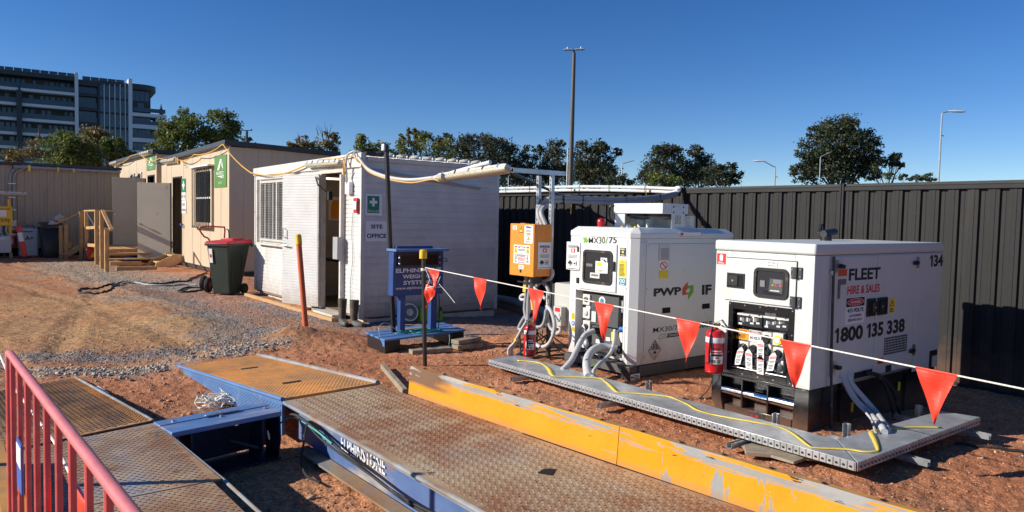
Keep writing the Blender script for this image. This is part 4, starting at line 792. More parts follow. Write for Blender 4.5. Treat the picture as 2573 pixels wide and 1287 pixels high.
# black hose on the ground
def gz(pts, dz=.015): return [(p[0], p[1], hgt(p[0], p[1])+dz) for p in pts]
def ghose(pxs, r, mat, name, label, cat, k=10, dz=None):
    P = spline([(*PZ(*p)[:2], 0) for p in pxs], k); P = [(p[0], p[1], hgt(p[0], p[1])+(dz or r)) for p in P]
    return tag(MB(mat).tube(P, r, 8).build(name, None, loc=tuple(P[len(P)//2])), label, cat)
ghose([(520, 690), (485, 701), (470, 709), (440, 711), (400, 715), (350, 713), (320, 712), (296, 722), (275, 733), (240, 736), (200, 734), (203, 728), (240, 726), (285, 722), (282, 726)], .019, 'black_rubber', 'hose', 'long black hose looping across the ground before the near tan hut', 'hose')
ghose([(495, 718), (460, 717), (420, 719), (372, 718), (340, 714), (318, 716), (300, 726)], .018, 'conduit_grey', 'hose', 'grey hose lying beside the black hose before the near tan hut', 'hose')
ghose([(505, 722), (470, 722), (447, 731), (460, 734), (490, 731), (508, 726)], .018, 'black_rubber', 'hose', 'short loop of hose by the sack truck wheels', 'hose')

# ================================================================== TIMBER STAIRS
st = thing('timber_stair', (4.4, 25.2, 0), 'raw timber landing with handrails and stairs before the far tan hut', 'stair')
def post(x, y, z1, w=.10, name='post'): MB('wood').box(x-w/2, x+w/2, y-.05, y+.05, -.05, z1).build(name, st, .004)
def at_(px, py, y): return PY(px, py, y)
for px, yy, zt in ((243, 24.2, 1.58), (256, 22.6, 1.55), (268, 21.5, 1.06), (217, 26.6, 1.50), (204, 26.9, 1.5), (166, 27.1, 1.08), (153, 27.2, 1.05)):
    p = at_(px, 600, yy); post(p[0], yy, zt, .10)
def rail(a, b, w=.09, h=.045, name='handrail'): MB('wood').bar(a, b, w, h).build(name, st, .004)
A = lambda px, py, y: Vector(PY(px, py, y))
rail(A(140, 563, 27.1), A(214, 529, 26.9)); rail(A(214, 530, 26.9), A(244, 529, 24.3)); rail(A(244, 529, 24.2), A(284, 530, 26.3)); rail(A(217, 573, 26.6), A(256, 571, 24.0), .05, .09, 'mid_rail'); rail(A(256, 575, 24.1), A(280, 578, 26), .05, .09, 'mid_rail'); rail(A(258, 529, 22.6), A(281, 578, 21.4)); rail(A(217, 616, 26.6), A(245, 617, 24.3), .05, .10, 'mid_rail')
MB('wood').prism([A(166, 650, 27.1), A(214, 622, 26.9), A(214, 604, 26.9), A(166, 634, 27.1)], (0, .05, 0)).build('stringer', st)
MB('wood').prism([A(140, 650, 27.8), A(180, 622, 27.8), A(180, 606, 27.8), A(140, 634, 27.8)], (0, .05, 0)).build('stringer', st)
b = MB('wood')
for k in range(7): b.box(3.75+k*.26, 3.75+k*.26+.24, 24.6, 27.6, .37, .415)
b.box(3.7, 5.6, 24.53, 24.58, .22, .41); b.build('landing', st, .003)
for (x0, y, z) in ((3.50, 24.0, .28), (3.48, 23.4, .15)): MB('wood').box(x0+.2, 5.3, y, y+.28, z, z+.04).build('tread', st, .003)
MB('wood').box(3.66, 4.45, 22.6, 22.68, .05, .15).build('tread', st, .003); MB('wood').box(3.62, 4.6, 21.45, 21.53, .0, .09).build('tread', st, .003)
for x0, z in ((3.0, .12), (3.28, .26)): MB('wood').box(x0, x0+.26, 26.95, 27.78, z, z+.035).build('tread', st)
MB('steel').tube([A(217, 533, 26.5), A(257, 600, 24.0)], .012).build('brace', st)
t = thing('fuel_can', (3.9, 26.2, 0), 'red can with a yellow mark under the timber landing', 'can'); p = A(237, 640, 26.0); MB('beacon').box(p[0]-.22, p[0]+.15, 26.0, 26.2, .0, .36).build('body', t, .03); MB('label_yellow').prism([(p[0]-.12, 25.995, .1), (p[0]+.06, 25.995, .1), (p[0]-.03, 25.995, .26)], (0, .003, 0)).build('label', t)
t = thing('tub', (4.9, 26, 0), 'blue plastic tub under the timber landing', 'tub'); MB('label_blue').lathe((4.75, 25.6, 0), [(.18, 0), (.22, .25), (.24, .26), (.2, .27)], 20).build('body', t)
# small step at the near tan hut door
sp_ = thing('door_step', (5.1, 22.9, 0), 'small two tread timber step at the near tan hut door', 'step')
for yy in (22.55, 23.45):
    MB('ply').prism([(4.80, yy, -.02), (5.25, yy, -.02), (5.50, yy, .12), (5.50, yy, .34), (5.28, yy, .34), (4.80, yy, .10)], (0, .04, 0)).build('side_panel', sp_, .003)
MB('ply').box(4.90, 5.2, 22.591, 23.449, .08, .115).build('tread', sp_, .003); MB('ply').box(5.24, 5.49, 22.591, 23.449, .28, .315).build('tread', sp_, .003)

# ================================================================== STEEL FENCE
FX_ = 8.75; FT = 2.05; fb = -.16
fence = thing('steel_fence', (FX_, 6, 0), 'charcoal ribbed steel fence along the right side of the yard', 'fence')
posts = [-3.2, -.8, 1.9, 4.62, 7.06, 9.5, 11.95, 14.4, 16.8]
for a, b_ in zip(posts[:-1], posts[1:]):
    prof = []; y = a+.04; pit = .197
    while y < b_: prof += [(y, 0), (y+.034, .0), (y+.040, .004), (y+.072, .004), (y+.078, 0), (y+.108, .0), (y+.114, -.028), (y+.140, -.028), (y+.146, -.025), (y+.188, -.028)]; y += pit
    m = MB('fence_grey'); ribbed(m, lambda u, v, d: (FX_-d-.01, v, u), fb+.04, FT-.02, a+.03, b_-.03, prof); o = m.build('panel', fence, smooth=0, norm=False); md = o.modifiers.new('thick', 'SOLIDIFY'); md.thickness = .002
for a, b_ in zip(posts[:-1], posts[1:]):
    m = MB('fence_rail'); m.prism([(FX_-.035, a+.03, FT-.035), (FX_-.035, a+.03, FT+.005), (FX_-.018, a+.03, FT+.018), (FX_-.010, a+.03, FT+.045), (FX_+.04, a+.03, FT+.05), (FX_+.05, a+.03, FT-.035)], (0, b_-a-.06, 0)); m.build('top_rail', fence, smooth=0)
    MB('fence_rail').box(FX_-.035, FX_+.05, a+.03, b_-.03, fb, fb+.06).build('bottom_rail', fence)
for p in posts: MB('fence_grey').box(FX_-.045, FX_+.05, p-.029, p-.004, fb-.1, FT+.05).box(FX_-.045, FX_+.05, p+.004, p+.029, fb-.1, FT+.05).box(FX_-.02, FX_+.02, p-.004, p+.004, fb-.1, FT+.045).build('post', fence, .002)
# ================================================================== WEIGHBRIDGE
LUGS = {}
def lugs(mb, P, u0, u1, v0, v1, pu, pv, L, Wd, h, alt=True, keep=None):
    """raised lozenges on a surface P(u, v, height)"""
    vs = []; fs = []; nu = int((u1-u0)/pu); nv = int((v1-v0)/pv); n = 0
    for i in range(nu):
        for j in range(nv):
            u = u0+(i+.5)*pu+(pu/2 if j % 2 and alt else 0); v = v0+(j+.5)*pv
            if u+L/2 > u1 or (keep and not keep(u, v)): continue
            a, b = (L/2, Wd/2) if (not alt or (i+j) % 2) else (Wd/2, L/2)
            if alt == 2: a, b = L/2, Wd/2
            k = .45; q = [P(u-a, v, 0), P(u, v-b, 0), P(u+a, v, 0), P(u, v+b, 0), P(u-a*k, v, h), P(u, v-b*k, h), P(u+a*k, v, h), P(u, v+b*k, h)]
            vs += q; fs += [(n, n+1, n+5, n+4), (n+1, n+2, n+6, n+5), (n+2, n+3, n+7, n+6), (n+3, n, n+4, n+7), (n+4, n+5, n+6, n+7)]; n += 8
    return mb.add(vs, fs)
DZ = .30
# ---- right hand runway
dk = thing('weighbridge_deck', (2.3, 2.5, 0), 'right hand weighbridge deck of worn chequer plate beside the yellow guide rail', 'weighbridge', 'weighbridge decks')
YE = 4.90
b = MB('deck_plate'); b.add([(1.86, YE, DZ), (2.63, YE+.08, DZ), (2.80, 2.64, DZ), (3.02, .2, DZ), (1.90, .2, DZ), (1.86, YE, DZ-.012), (2.63, YE+.08, DZ-.012), (2.80, 2.64, DZ-.012), (3.02, .2, DZ-.012), (1.90, .2, DZ-.012)], [(0, 1, 2, 3, 4), (9, 8, 7, 6, 5)]+[(i, (i+1) % 5, 5+(i+1) % 5, 5+i) for i in range(5)])
plate = b.build('plate', dk)
hole = (2.435, 2.76)
b = MB('lug_tan'); lugs(b, lambda u, v, h: (u, v, DZ+h), 1.90, 2.98, .6, YE+.05, .030, .0235, .017, .0075, .0032, True, lambda u, v: u < 2.63+(4.98-v)*.073-.03 and u > 1.905 and v < YE-.02+(u-1.86)*.10 and math.hypot(u-hole[0], v-hole[1]) > .06); b.build('tread_lug', plate, smooth=0, norm=False)['kind'] = 'stuff'
b = MB('void'); b.add([(2.38, 2.80, DZ+.003), (2.42, 2.73, DZ+.003), (2.50, 2.79, DZ+.003), (2.455, 2.83, DZ+.003)], [(0, 1, 2, 3)]); b.build('broken_hole', plate)
b = MB('edge_steel'); b.tube([(1.856, YE, DZ-.012), (1.896, .2, DZ-.012)], .014, 8); b.box(1.88, 1.925, .2, YE-.1, DZ-.04, DZ-.028); b.build('edge_pipe', dk)
b = MB('stringer_blue'); b.add([(1.93, YE-.08, .045), (1.965, .2, .045), (1.965, .2, DZ-.013), (1.93, YE-.08, DZ-.013), (1.95, YE-.08, .045), (1.985, .2, .045), (1.985, .2, DZ-.013), (1.95, YE-.08, DZ-.013)], [(0, 1, 2, 3), (7, 6, 5, 4), (0, 4, 5, 1), (3, 2, 6, 7), (0, 3, 7, 4), (1, 5, 6, 2)]); st_ = b.build('stringer', dk)
MB('flange_rust').add([(1.835, YE-.25, .025), (1.87, .2, .025), (1.964, .2, .025), (1.929, YE-.25, .025), (1.835, YE-.25, .038), (1.87, .2, .038), (1.964, .2, .042), (1.929, YE-.25, .042)], [(3, 2, 1, 0), (4, 5, 6, 7), (0, 1, 5, 4), (1, 2, 6, 5), (2, 3, 7, 6), (3, 0, 4, 7)]).build('bottom_flange', dk)
b = MB('sign_white'); lettering(b, 'ELPHINSTONE', (1.9268+.0075*(4.22-4.22)/1, 4.14, .150), (.0075*.56, -.56, 0), (0, 0, .09), .008); b.build('lettering', st_)
# small flakes where the white letters have worn away
for i in range(9):
    y = random.uniform(3.6, 4.1); z = random.uniform(.15, .235); MB('stringer_blue').obox((1.9245, y, z), (.0006, 0, 0), (0, random.uniform(.01, .04), 0), (0, 0, random.uniform(.004, .012))).build('paint_flake', st_)
b = MB('edge_steel')
for y in (2.33, 2.1): b.tube([(1.853, y, .03), (1.853, y, DZ-.02)], .014, 8)
b.build('support_leg', dk)
b = MB('void'); b.box(2.0, 2.60, .3, YE-.1, -.05, .06); b.build('underdeck_block', dk)  # near-black block filling the space beneath the deck plate
for (rad, mat, pts) in ((.007, 'black_rubber', [(1.84, 4.80, .22), (1.845, 4.55, .25), (1.84, 4.2, .20), (1.85, 3.7, .17), (1.855, 3.2, .15), (1.86, 2.7, .19), (1.85, 2.35, .25), (1.86, 2.1, .22), (1.87, 1.6, .24)]), (.009, 'black_rubber', [(1.84, 4.82, .21), (1.83, 4.6, .27), (1.86, 4.2, .215), (1.86, 3.6, .16), (1.86, 3.1, .135), (1.865, 2.6, .18), (1.86, 2.2, .26)]),
                        (.006, 'teal_rope', [(1.80, 4.85, .16), (1.84, 4.7, .235), (1.84, 4.35, .24), (1.85, 4.1, .21)]), (.008, 'black_rubber', [(1.835, 4.45, .25), (1.80, 4.42, .12), (1.76, 4.35, .05), (1.72, 4.18, .02), (1.74, 4.02, .015)])):
    tag(MB(mat).tube(spline(pts, 8), rad, 6).build('cable', None, loc=pts[2]), 'thin dark cable sagging along the blue side of the right weighbridge deck' if mat != 'teal_rope' else 'thin teal cable at the end of the right weighbridge deck', 'cable', 'cables along the weighbridge' if mat != 'teal_rope' else None)
# ---- right hand ramp
rp = thing('access_ramp', (2.3, 6.5, 0), 'orange treaded access ramp with a blue side at the end of the right deck', 'ramp', 'weighbridge ramps')
ra = [(1.87, 7.97), (2.74, 8.06), (2.63, YE+.11), (1.86, YE+.03)]; RZ = DZ+.012
b = MB('ramp_orange'); b.add([(*ra[0], .02), (*ra[1], .02), (*ra[2], RZ), (*ra[3], RZ), (*ra[0], .0), (*ra[1], .0), (*ra[2], RZ-.02), (*ra[3], RZ-.02)], [(0, 1, 2, 3), (7, 6, 5, 4), (0, 4, 5, 1), (1, 5, 6, 2), (2, 6, 7, 3), (3, 7, 4, 0)]); pl = b.build('plate', rp)
def RP(u, v, h): 
    a = np.array(ra[3])+(np.array(ra[0])-ra[3])*v; c = np.array(ra[2])+(np.array(ra[1])-ra[2])*v; q = a+(c-a)*u; return (q[0], q[1], RZ+(.02-RZ)*v+h)
slots = ((.42, .22), (.50, .64))
b = MB('lug_orange'); lugs(b, RP, .03, .97, .01, .985, .042, .0095, .028, .0042, .0032, 2, lambda u, v: all(abs(u-a) > .11 or abs(v-c) > .018 for a, c in slots)); b.build('tread_lug', pl, smooth=0, norm=False)['kind'] = 'stuff'
for a, c in slots: MB('void').add([RP(a-.11, c-.012, .0035), RP(a+.09, c-.012, .0035), RP(a+.11, c+.014, .0035), RP(a-.09, c+.014, .0035)], [(0, 1, 2, 3)]).build('lifting_slot', pl)
b = MB('ramp_blue'); x0 = 1.852; b.add([(x0, YE+.03, .05), (x0+.012, 7.95, .0), (x0+.012, 7.95, .025), (x0, YE+.03, RZ-.0), (x0+.02, YE+.03, .05), (x0+.03, 7.95, .0), (x0+.03, 7.95, .025), (x0+.02, YE+.03, RZ-.0)], [(0, 1, 2, 3), (7, 6, 5, 4), (0, 4, 5, 1), (3, 2, 6, 7), (0, 3, 7, 4), (1, 5, 6, 2)]); sd = b.build('side_plate', rp)
b = MB('ramp_blue'); SPf = lambda u, v, h: (x0+.012*v-h, YE+.03+(7.92-YE-.03)*v, .055*(1-v)+u*((RZ-.03)*(1-v)+.02*v-.055*(1-v)))
lugs(b, SPf, .02, 1.0, .005, .80, .135, .0105, .10, .0042, .004, 2); b.build('tread_lug', sd, smooth=0, norm=False)['kind'] = 'stuff'
b = MB('ramp_blue'); b.tube([(x0+.004, YE+.03, RZ-.006), (x0+.016, 7.9, .028)], .016, 8); b.build('edge_rail', rp)
b = MB('edge_steel'); b.tube([(2.63, YE+.11, RZ), (2.75, 8.06, .025)], .02, 8); b.build('edge_rail', rp)
MB('black').add([(1.86, YE+.0, DZ-.04), (2.63, YE+.082, DZ-.04), (2.63, YE+.105, DZ-.04), (1.86, YE+.028, DZ-.04)], [(0, 1, 2, 3)]).build('joint_strip', rp)
# ---- yellow guide rail of two lengths
def rail_seg(p, q, label, end_rust):
    t = thing('guide_rail', (*p, DZ), label, 'guide rail', 'yellow weighbridge guide rails'); p, q = np.array(p), np.array(q); n = np.array([-(q-p)[1], (q-p)[0]]); n = -n/np.linalg.norm(n); n = n if n[0] > 0 else -n
    V = lambda a, o, z: (*(a+n*o), DZ+z)
    b = MB('rail_yellow_rusty' if end_rust else 'rail_yellow'); k = 24; vs = []; fs = []
    prof = [(.0, 0.002), (.014, .1955), (.019, .2005)]
    for i in range(k+1):
        a = p+(q-p)*i/k; j = .004*math.sin(i*1.3)*(0 < i < k)
        vs += [V(a, o+j*(z > .1), z) for o, z in prof]
    m = len(prof)
    for i in range(k):
        for r_ in range(m-1): fs.append((i*m+r_, i*m+r_+1, (i+1)*m+r_+1, (i+1)*m+r_))
    b.add(vs, fs); o = b.build('face', t, smooth=0, norm=False); md = o.modifiers.new('thick', 'SOLIDIFY'); md.thickness = .006
    b = MB('rail_flange'); b.add([V(p, .02, .2), V(q, .02, .2), V(q, .075, .196), V(p, .075, .196), V(p, .02, .192), V(q, .02, .192), V(q, .075, .188), V(p, .075, .188)], [(0, 1, 2, 3), (7, 6, 5, 4), (0, 4, 5, 1), (1, 5, 6, 2), (2, 6, 7, 3), (3, 7, 4, 0)]); fl = b.build('top_flange', t)
    for i in range(int(np.linalg.norm(q-p)/.24)):
        a = p+(q-p)*(i+.5)*.24/np.linalg.norm(q-p); c = V(a, .05, .2015); MB('void').lathe(c, [(.012, 0), (.012, .0012)], 10).build('bolt_hole', fl)
    return t
rail_seg((2.675, 4.61), (2.815, 2.66), 'far length of yellow guide rail, bare rusted steel at its far end', True)
rail_seg((2.8155, 2.655), (2.99, .3), 'near length of yellow guide rail, patchy grey scuffs along it', False)
# ---- left hand runway
dl = thing('weighbridge_deck', (.6, 3, 0), 'left hand weighbridge deck of dirty chequer plate behind the red barrier', 'weighbridge', 'weighbridge decks')
YL = 4.76
for (y0, y1, e0, e1) in ((3.62, YL, 0, .11), (.4, 3.605, 0, 0)):
    b = MB('deck_plate_blue'); b.add([(.215, y0, DZ), (1.06, y0, DZ), (1.015, y1+e1*.6, DZ), (.215, y1-e1*.75, DZ), (.215, y0, DZ-.012), (1.06, y0, DZ-.012), (1.015, y1+e1*.6, DZ-.012), (.215, y1-e1*.75, DZ-.012)], [(0, 1, 2, 3), (7, 6, 5, 4), (0, 4, 5, 1), (1, 5, 6, 2), (2, 6, 7, 3), (3, 7, 4, 0)]); pl = b.build('plate', dl)
    b = MB('lug_brown'); lugs(b, lambda u, v, h: (u, v, DZ+h), .265, 1.03, y0+.02, y1, .036, .025, .024, .007, .0030, 2, lambda u, v: v < y1-.02+e1*((u-.6)*1.4)); b.build('tread_lug', pl, smooth=0, norm=False)['kind'] = 'stuff'
b = MB('edge_steel'); b.tube([(1.024, YL+.06, DZ-.012), (1.075, 3.6, DZ-.012), (1.12, .4, DZ-.012)], .009, 8); b.build('edge_pipe', dl)
b = MB('stringer_blue'); b.box(.98, 1.0, .4, YL-.1, .03, DZ-.014); b.box(.26, .28, .4, YL-.2, .03, DZ-.014); b.build('stringer', dl); MB('void').box(.3, .95, .4, YL-.1, -.04, .05).build('underdeck_block', dl)
lr = thing('access_ramp', (.6, 6.2, 0), 'mud brown access ramp at the end of the left deck, by the barrier', 'ramp', 'weighbridge ramps')
b = MB('ramp_brown'); la = [(.17, 7.57), (.97, 7.86), (1.01, YL+.08), (.215, YL-.12)]
b.add([(*la[0], .02), (*la[1], .02), (*la[2], RZ), (*la[3], RZ), (*la[0], 0), (*la[1], 0), (*la[2], RZ-.02), (*la[3], RZ-.02)], [(0, 1, 2, 3), (7, 6, 5, 4), (0, 4, 5, 1), (1, 5, 6, 2), (2, 6, 7, 3), (3, 7, 4, 0)]); pl = b.build('plate', lr)
def LPf(u, v, h):
    a = np.array(la[3])+(np.array(la[0])-la[3])*v; c = np.array(la[2])+(np.array(la[1])-la[2])*v; q = a+(c-a)*u; return (q[0], q[1], RZ+(.02-RZ)*v+h)
b = MB('ramp_brown'); lugs(b, LPf, .02, .98, .01, .985, .075, .0095, .05, .0055, .0045, 2); b.use('lug_orange'); lugs(b, LPf, .90, 1.0, .01, .985, .035, .0095, .028, .0055, .008, 2); b.build('tread_lug', pl, smooth=0, norm=False)['kind'] = 'stuff'
b = MB('edge_steel'); b.tube([(*la[1], .02), (*la[2], RZ-.01)], .016, 8); b.build('edge_rail', lr); MB('black').add([(.215, YL-.125, DZ+.004), (1.02, YL+.065, DZ+.004), (1.02, YL+.082, DZ+.006), (.215, YL-.108, DZ+.006)], [(0, 1, 2, 3)]).build('joint_strip', lr)
b = MB('stringer_blue'); b.add([(1.0, YL+.09, .0), (.965, 7.8, .0), (1.0, YL+.09, RZ-.03)], [(0, 1, 2)]); b.build('side_plate', lr)
t = thing('guide_rail', (.12, 2, DZ), 'yellow guide rail of the left deck, seen low through the red barrier', 'guide rail'); b = MB('rail_yellow'); b.box(.235, .258, .4, 4.42, DZ+.004, DZ+.108); b.build('face', t); MB('rail_flange').box(.17, .2345, .4, 4.42, DZ+.098, DZ+.110).build('top_flange', t)
# ---- blue bracket that ties the two runways together
br = thing('tie_bracket', (1.45, 4.9, 0), 'blue steel box bracket with a bolted top lying between the two weighbridge decks', 'bracket')
Q = [PZ(385, 1060, .31), PZ(660, 1009, .31), PZ(708, 1034, .31), PZ(432, 1088, .31)]; Q = [Vector(q) for q in Q]
mid1, mid2 = Q[0].lerp(Q[3], .36), Q[1].lerp(Q[2], .36)
def slab(mb, a, b_, c, d, t): z = Vector((0, 0, -t)); return mb.add([a, b_, c, d, a+z, b_+z, c+z, d+z], [(0, 1, 2, 3), (7, 6, 5, 4), (0, 4, 5, 1), (1, 5, 6, 2), (2, 6, 7, 3), (3, 7, 4, 0)])
b = MB('bracket_blue'); slab(b, Q[0], Q[1], mid2, mid1, .03); b.build('top_plate', br, .004)
b = MB('bracket_blue'); e = (mid1-Q[0])*.03; slab(b, mid1+e+Vector((0, 0, -.004)), mid2+e+Vector((0, 0, -.004)), Q[2], Q[3], .03); b.build('top_plate', br, .004)
al = (Q[2]-Q[3]).normalized(); back = (Q[0]-Q[3]).normalized(); L_ = (Q[2]-Q[3]).length
bk0, bk1 = Q[0]+al*.02-back*.05, Q[1]-back*.05
dn = Vector((0, 0, -.30))
def holed(a, b_, z0, z1, holes, name, mat):       # an upright plate with real round holes
    w = (b_-a).length; d = (b_-a)/w; n = d.cross(Vector((0, 0, 1))); mb = MB(mat); us = np.linspace(0, w, 90); zs = np.linspace(z0, z1, 34); vs = [tuple(Vector((a.x, a.y, 0))+d*u+Vector((0, 0, z))) for u in us for z in zs]; fs = []
    for i in range(89):
        for j in range(33):
            uc, zc = (us[i]+us[i+1])/2, (zs[j]+zs[j+1])/2
            if any((uc-hu)**2+(zc-hz)**2 < hr*hr for hu, hz, hr in holes): continue
            fs.append((i*34+j, i*34+34+j, i*34+35+j, i*34+j+1))
    mb.add(vs, fs); o = mb.build(name, br); o.modifiers.new('thick', 'SOLIDIFY').thickness = .008
holed(bk0, bk1, .02, .28, ((.14, .19, .034), (.49, .225, .03), (.60, .25, .01), (.04, .25, .012), (.66, .22, .012)), 'back_plate', 'bracket_inner_shade')
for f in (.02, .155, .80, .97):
    c = Q[3]+al*L_*f; s = MB('bracket_inner_shade'); s.prism([c+Vector((0, 0, -.03)), c+back*.18+Vector((0, 0, -.03)), c+back*.18+dn, c+back*.02+dn, c-back*.012+dn*.6], al*.012); s.build('gusset', br)
b = MB('bracket_inner_shade'); slab(b, Q[0]+dn-back*.05, Q[1]+dn-back*.05, Q[2]+dn, Q[3]+dn, .01); b.build('base_plate', br)
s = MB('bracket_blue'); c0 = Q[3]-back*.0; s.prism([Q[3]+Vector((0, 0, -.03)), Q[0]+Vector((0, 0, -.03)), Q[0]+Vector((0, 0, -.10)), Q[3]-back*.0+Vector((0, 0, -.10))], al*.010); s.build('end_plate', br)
b = MB('galv'); c = mid1.lerp(mid2, .54); b.obox(c+Vector((0, 0, .008)), al*.11, back*.014, (0, 0, .004)); b.build('tie_strap', br, .002)
for f in (.13, .50, .56, .92): MB('steel').lathe(mid1.lerp(mid2, f)+back*(.04 if f in (.13, .56) else -.05), [(.010, 0), (.010, .008), (.006, .010)], 6).build('bolt', br)
MB('dark_metal').tube([Q[3]+al*.38+back*.06+Vector((0, 0, -.14)), Q[3]+al*.53-back*.02+Vector((0, 0, -.20))], .010, 8).build('tie_rod', br)
# white rag heap behind the bracket, offcut timbers
t = thing('rag_heap', PZ(545, 1018, .02), 'crumpled heap of dirty white rope and rag by the blue bracket', 'rag'); c = Vector(PZ(550, 1022, 0)); b = MB('rag')
for k in range(60):
    q = c+Vector((random.gauss(0, .055), random.gauss(0, .05), random.uniform(.01, .08))); pts = [q]
    for _ in range(6): q = q+Vector((random.gauss(0, .032), random.gauss(0, .032), random.gauss(0, .016))); q.z = max(.008, min(.11, q.z)); pts.append(q)
    b.tube(spline(pts, 4), random.uniform(.003, .007), 5)
b.build('strand', t)
b = MB('old_wood'); a, c = PZ(962, 920, .02), PZ(1018, 985, .02); b.bar(a, c, .05, .05); tag(b.build('timber_offcut', None, .003, loc=tuple(a)), 'grey weathered timber batten lying on red soil before the guide rail', 'timber')
b = MB('sign_white'); a, c = PZ(236, 975, .05), PZ(262, 992, .05); b.bar(a, c, .07, .03); tag(b.build('packing_strip', None, .004, loc=tuple(a)), 'short white packing strip beside the edge of the brown left ramp', 'strip')

# ================================================================== RED BARRIER
ba = thing('crowd_barrier', (.14, 1.5, 0), 'red steel pedestrian barrier with a faded pink top tube in the left foreground', 'barrier')
e0, e1 = np.array(PD(22, 898, 2.75)), np.array(PD(352, 1287, 1.27)); dr = (e1-e0)/np.linalg.norm(e1-e0); dr[2] = 0
BZ = (e0[2]+e1[2])/2; e0[2] = e1[2] = BZ; e2 = e0+dr*2.5
b = MB('barrier_pink'); b.tube(spline([e0+dr*.01+[0, 0, -.06], e0+dr*.016+[0, 0, -.018], e0+dr*.045, e0+dr*.4, e1, e2], 8), .0136, 14); b.build('top_tube', ba, smooth=60)
b = MB('barrier_red'); b.tube([e0+dr*.008+[0, 0, -.055], e0+dr*.008+[0, 0, -BZ+.02]], .0125, 14); b.build('end_post', ba); MB('barrier_red').tube([e2+[0, 0, 0], (e2[0], e2[1], .02)], .0125, 14).build('end_post', ba)
b = MB('barrier_red'); b.tube([(e0[0], e0[1], .16), (e2[0], e2[1], .16)], .014, 10); b.build('bottom_rail', ba)
for x in np.arange(.112, 2.45, .197):
    q = e0+dr*x; MB('barrier_red').tube([(q[0], q[1], .16), (q[0], q[1], BZ-.008)], .0092, 10).build('baluster', ba)
for q in (e0+dr*.1, e2-dr*.3): MB('barrier_red').tube([(q[0]-.45, q[1], .02), (q[0]+.02, q[1], .02)], .014, 8).build('foot', ba)
q = e0+dr*.37
b = MB('label_blue'); b.obox((q[0]-.0095, q[1], BZ-.33), (.002, 0, 0), tuple(dr*.06), (0, 0, .085)); b.use('sign_white'); b.obox((q[0]-.012, q[1], BZ-.295), (.001, 0, 0), tuple(dr*.055), (0, 0, .035)); b.build('plate', ba)
# bunting hung on the far side of the barrier
def pennant(b, a, c, tip, n=12, wob=.009):
    ph = random.random()*6
    a, c, tip = map(Vector, (a, c, tip)); nm = (c-a).cross(tip-a).normalized(); vs = []; m = n+1
    for j in range(m):
        v = j/n
        for i in range(m): u = i/n; p = a.lerp(c, u).lerp(tip, v); vs.append(p+nm*(wob*math.sin(3.1*u+5*v+ph)+wob*.7*math.sin(9*u-4*v+2*ph)*(1-v)+wob*2.2*v*v*math.sin(ph*3))*min(1, v*3))
    return b.add(vs, [(j*m+i, j*m+i+1, (j+1)*m+i+1, (j+1)*m+i) for j in range(n) for i in range(n)])
t = thing('bunting', PD(100, 1060, 2.2), 'white string with one orange pennant hanging behind the red barrier', 'bunting')
K_ = 1.15; pts = [PD(-40, 800, 3.0*K_), PD(30, 960, 2.55*K_), PD(55, 1000, 2.45*K_), PD(80, 1035, 2.35*K_), PD(110, 1075, 2.2*K_), PD(137, 1112, 2.1*K_), PD(172, 1183, 1.92*K_), PD(205, 1240, 1.84*K_), PD(235, 1300, 1.76*K_), PD(262, 1365, 1.68*K_)]
MB('string_white').tube(spline(pts, 6), .0045, 7).build('string', t)
b = MB('flag_red'); pennant(b, PD(170, 1190, 1.92*K_), PD(216, 1262, 1.7*K_), PD(205, 1420, 1.8*K_)); o = b.build('pennant', t, norm=False); o.modifiers.new('thick', 'SOLIDIFY').thickness = .0012

t = thing('star_post', (-.03, 4.2, 0), 'black steel post at the left that anchors the string behind the barrier', 'post'); MB('post_black').box(-.05, -.015, 4.18, 4.215, -.05, 2.3 if False else 1.35).build('post', t, .003)
# ================================================================== POSTS AND PENNANT LINE
t = thing('marker_post', (3.73, 9.11, .05), 'leaning orange steel tube with a yellow cap in front of the white hut door', 'post'); top = Vector((3.73, 9.36, 1.235)); bs_ = Vector((3.74, 9.11, .0)); d = (top-bs_).normalized()
MB('post_orange').tube([bs_, top], .036, 14).build('tube', t); MB('cap_yellow').tube([top-d*.05, top+d*.07, top+d*.085], [.042, .041, .03], 14).build('cap', t)
t = thing('star_post', (4.05, 6.65, 0), 'black steel post with a yellow cap holding the pennant line before the blue display', 'post'); MB('post_black').bar((4.05, 6.65, -.02), (4.01, 6.65, 1.19), .040, .034).box(4.025, 4.04, 6.60, 6.65, .0, .0).build('post', t, .004)
MB('cap_yellow').lathe((4.008, 6.65, 1.15), [(.040, 0), (.041, .05), (.038, .085), (.030, .093)], 18).build('cap', t)
MB('string_white').lathe((4.017, 6.65, 1.02), [(.028, 0), (.030, .006), (.028, .012), (.030, .018), (.028, .026)], 12).build('string_knot', t)
P0 = np.array([4.02, 6.62, 1.055]); P1 = np.array(PD(2573, 978, 3.6)); LL = np.linalg.norm(P1-P0); du = (P1-P0)/LL
bt = thing('bunting', tuple((P0+P1)/2), 'white string line of red pennants strung in front of the generators', 'bunting')
MB('string_white').tube([P0-du*.02]+[P0+du*x for x in np.linspace(.1, LL+2.0, 30)], .0048, 8).tube(spline([P0+[0, 0, -.01], P0+du*.08+[0, -.0, -.12], P0+du*.05+[-.02, 0, -.2], P0+du*.2+[0, 0, -.16], P0+du*.28+[0, 0, -.06]], 6), .0035, 6).tube(spline([P0+du*.26+[0, 0, -.14], P0+du*.38+[.02, 0, -.22], P0+du*.50+[.03, 0, -.30]], 6), .003, 6).build('string', bt)
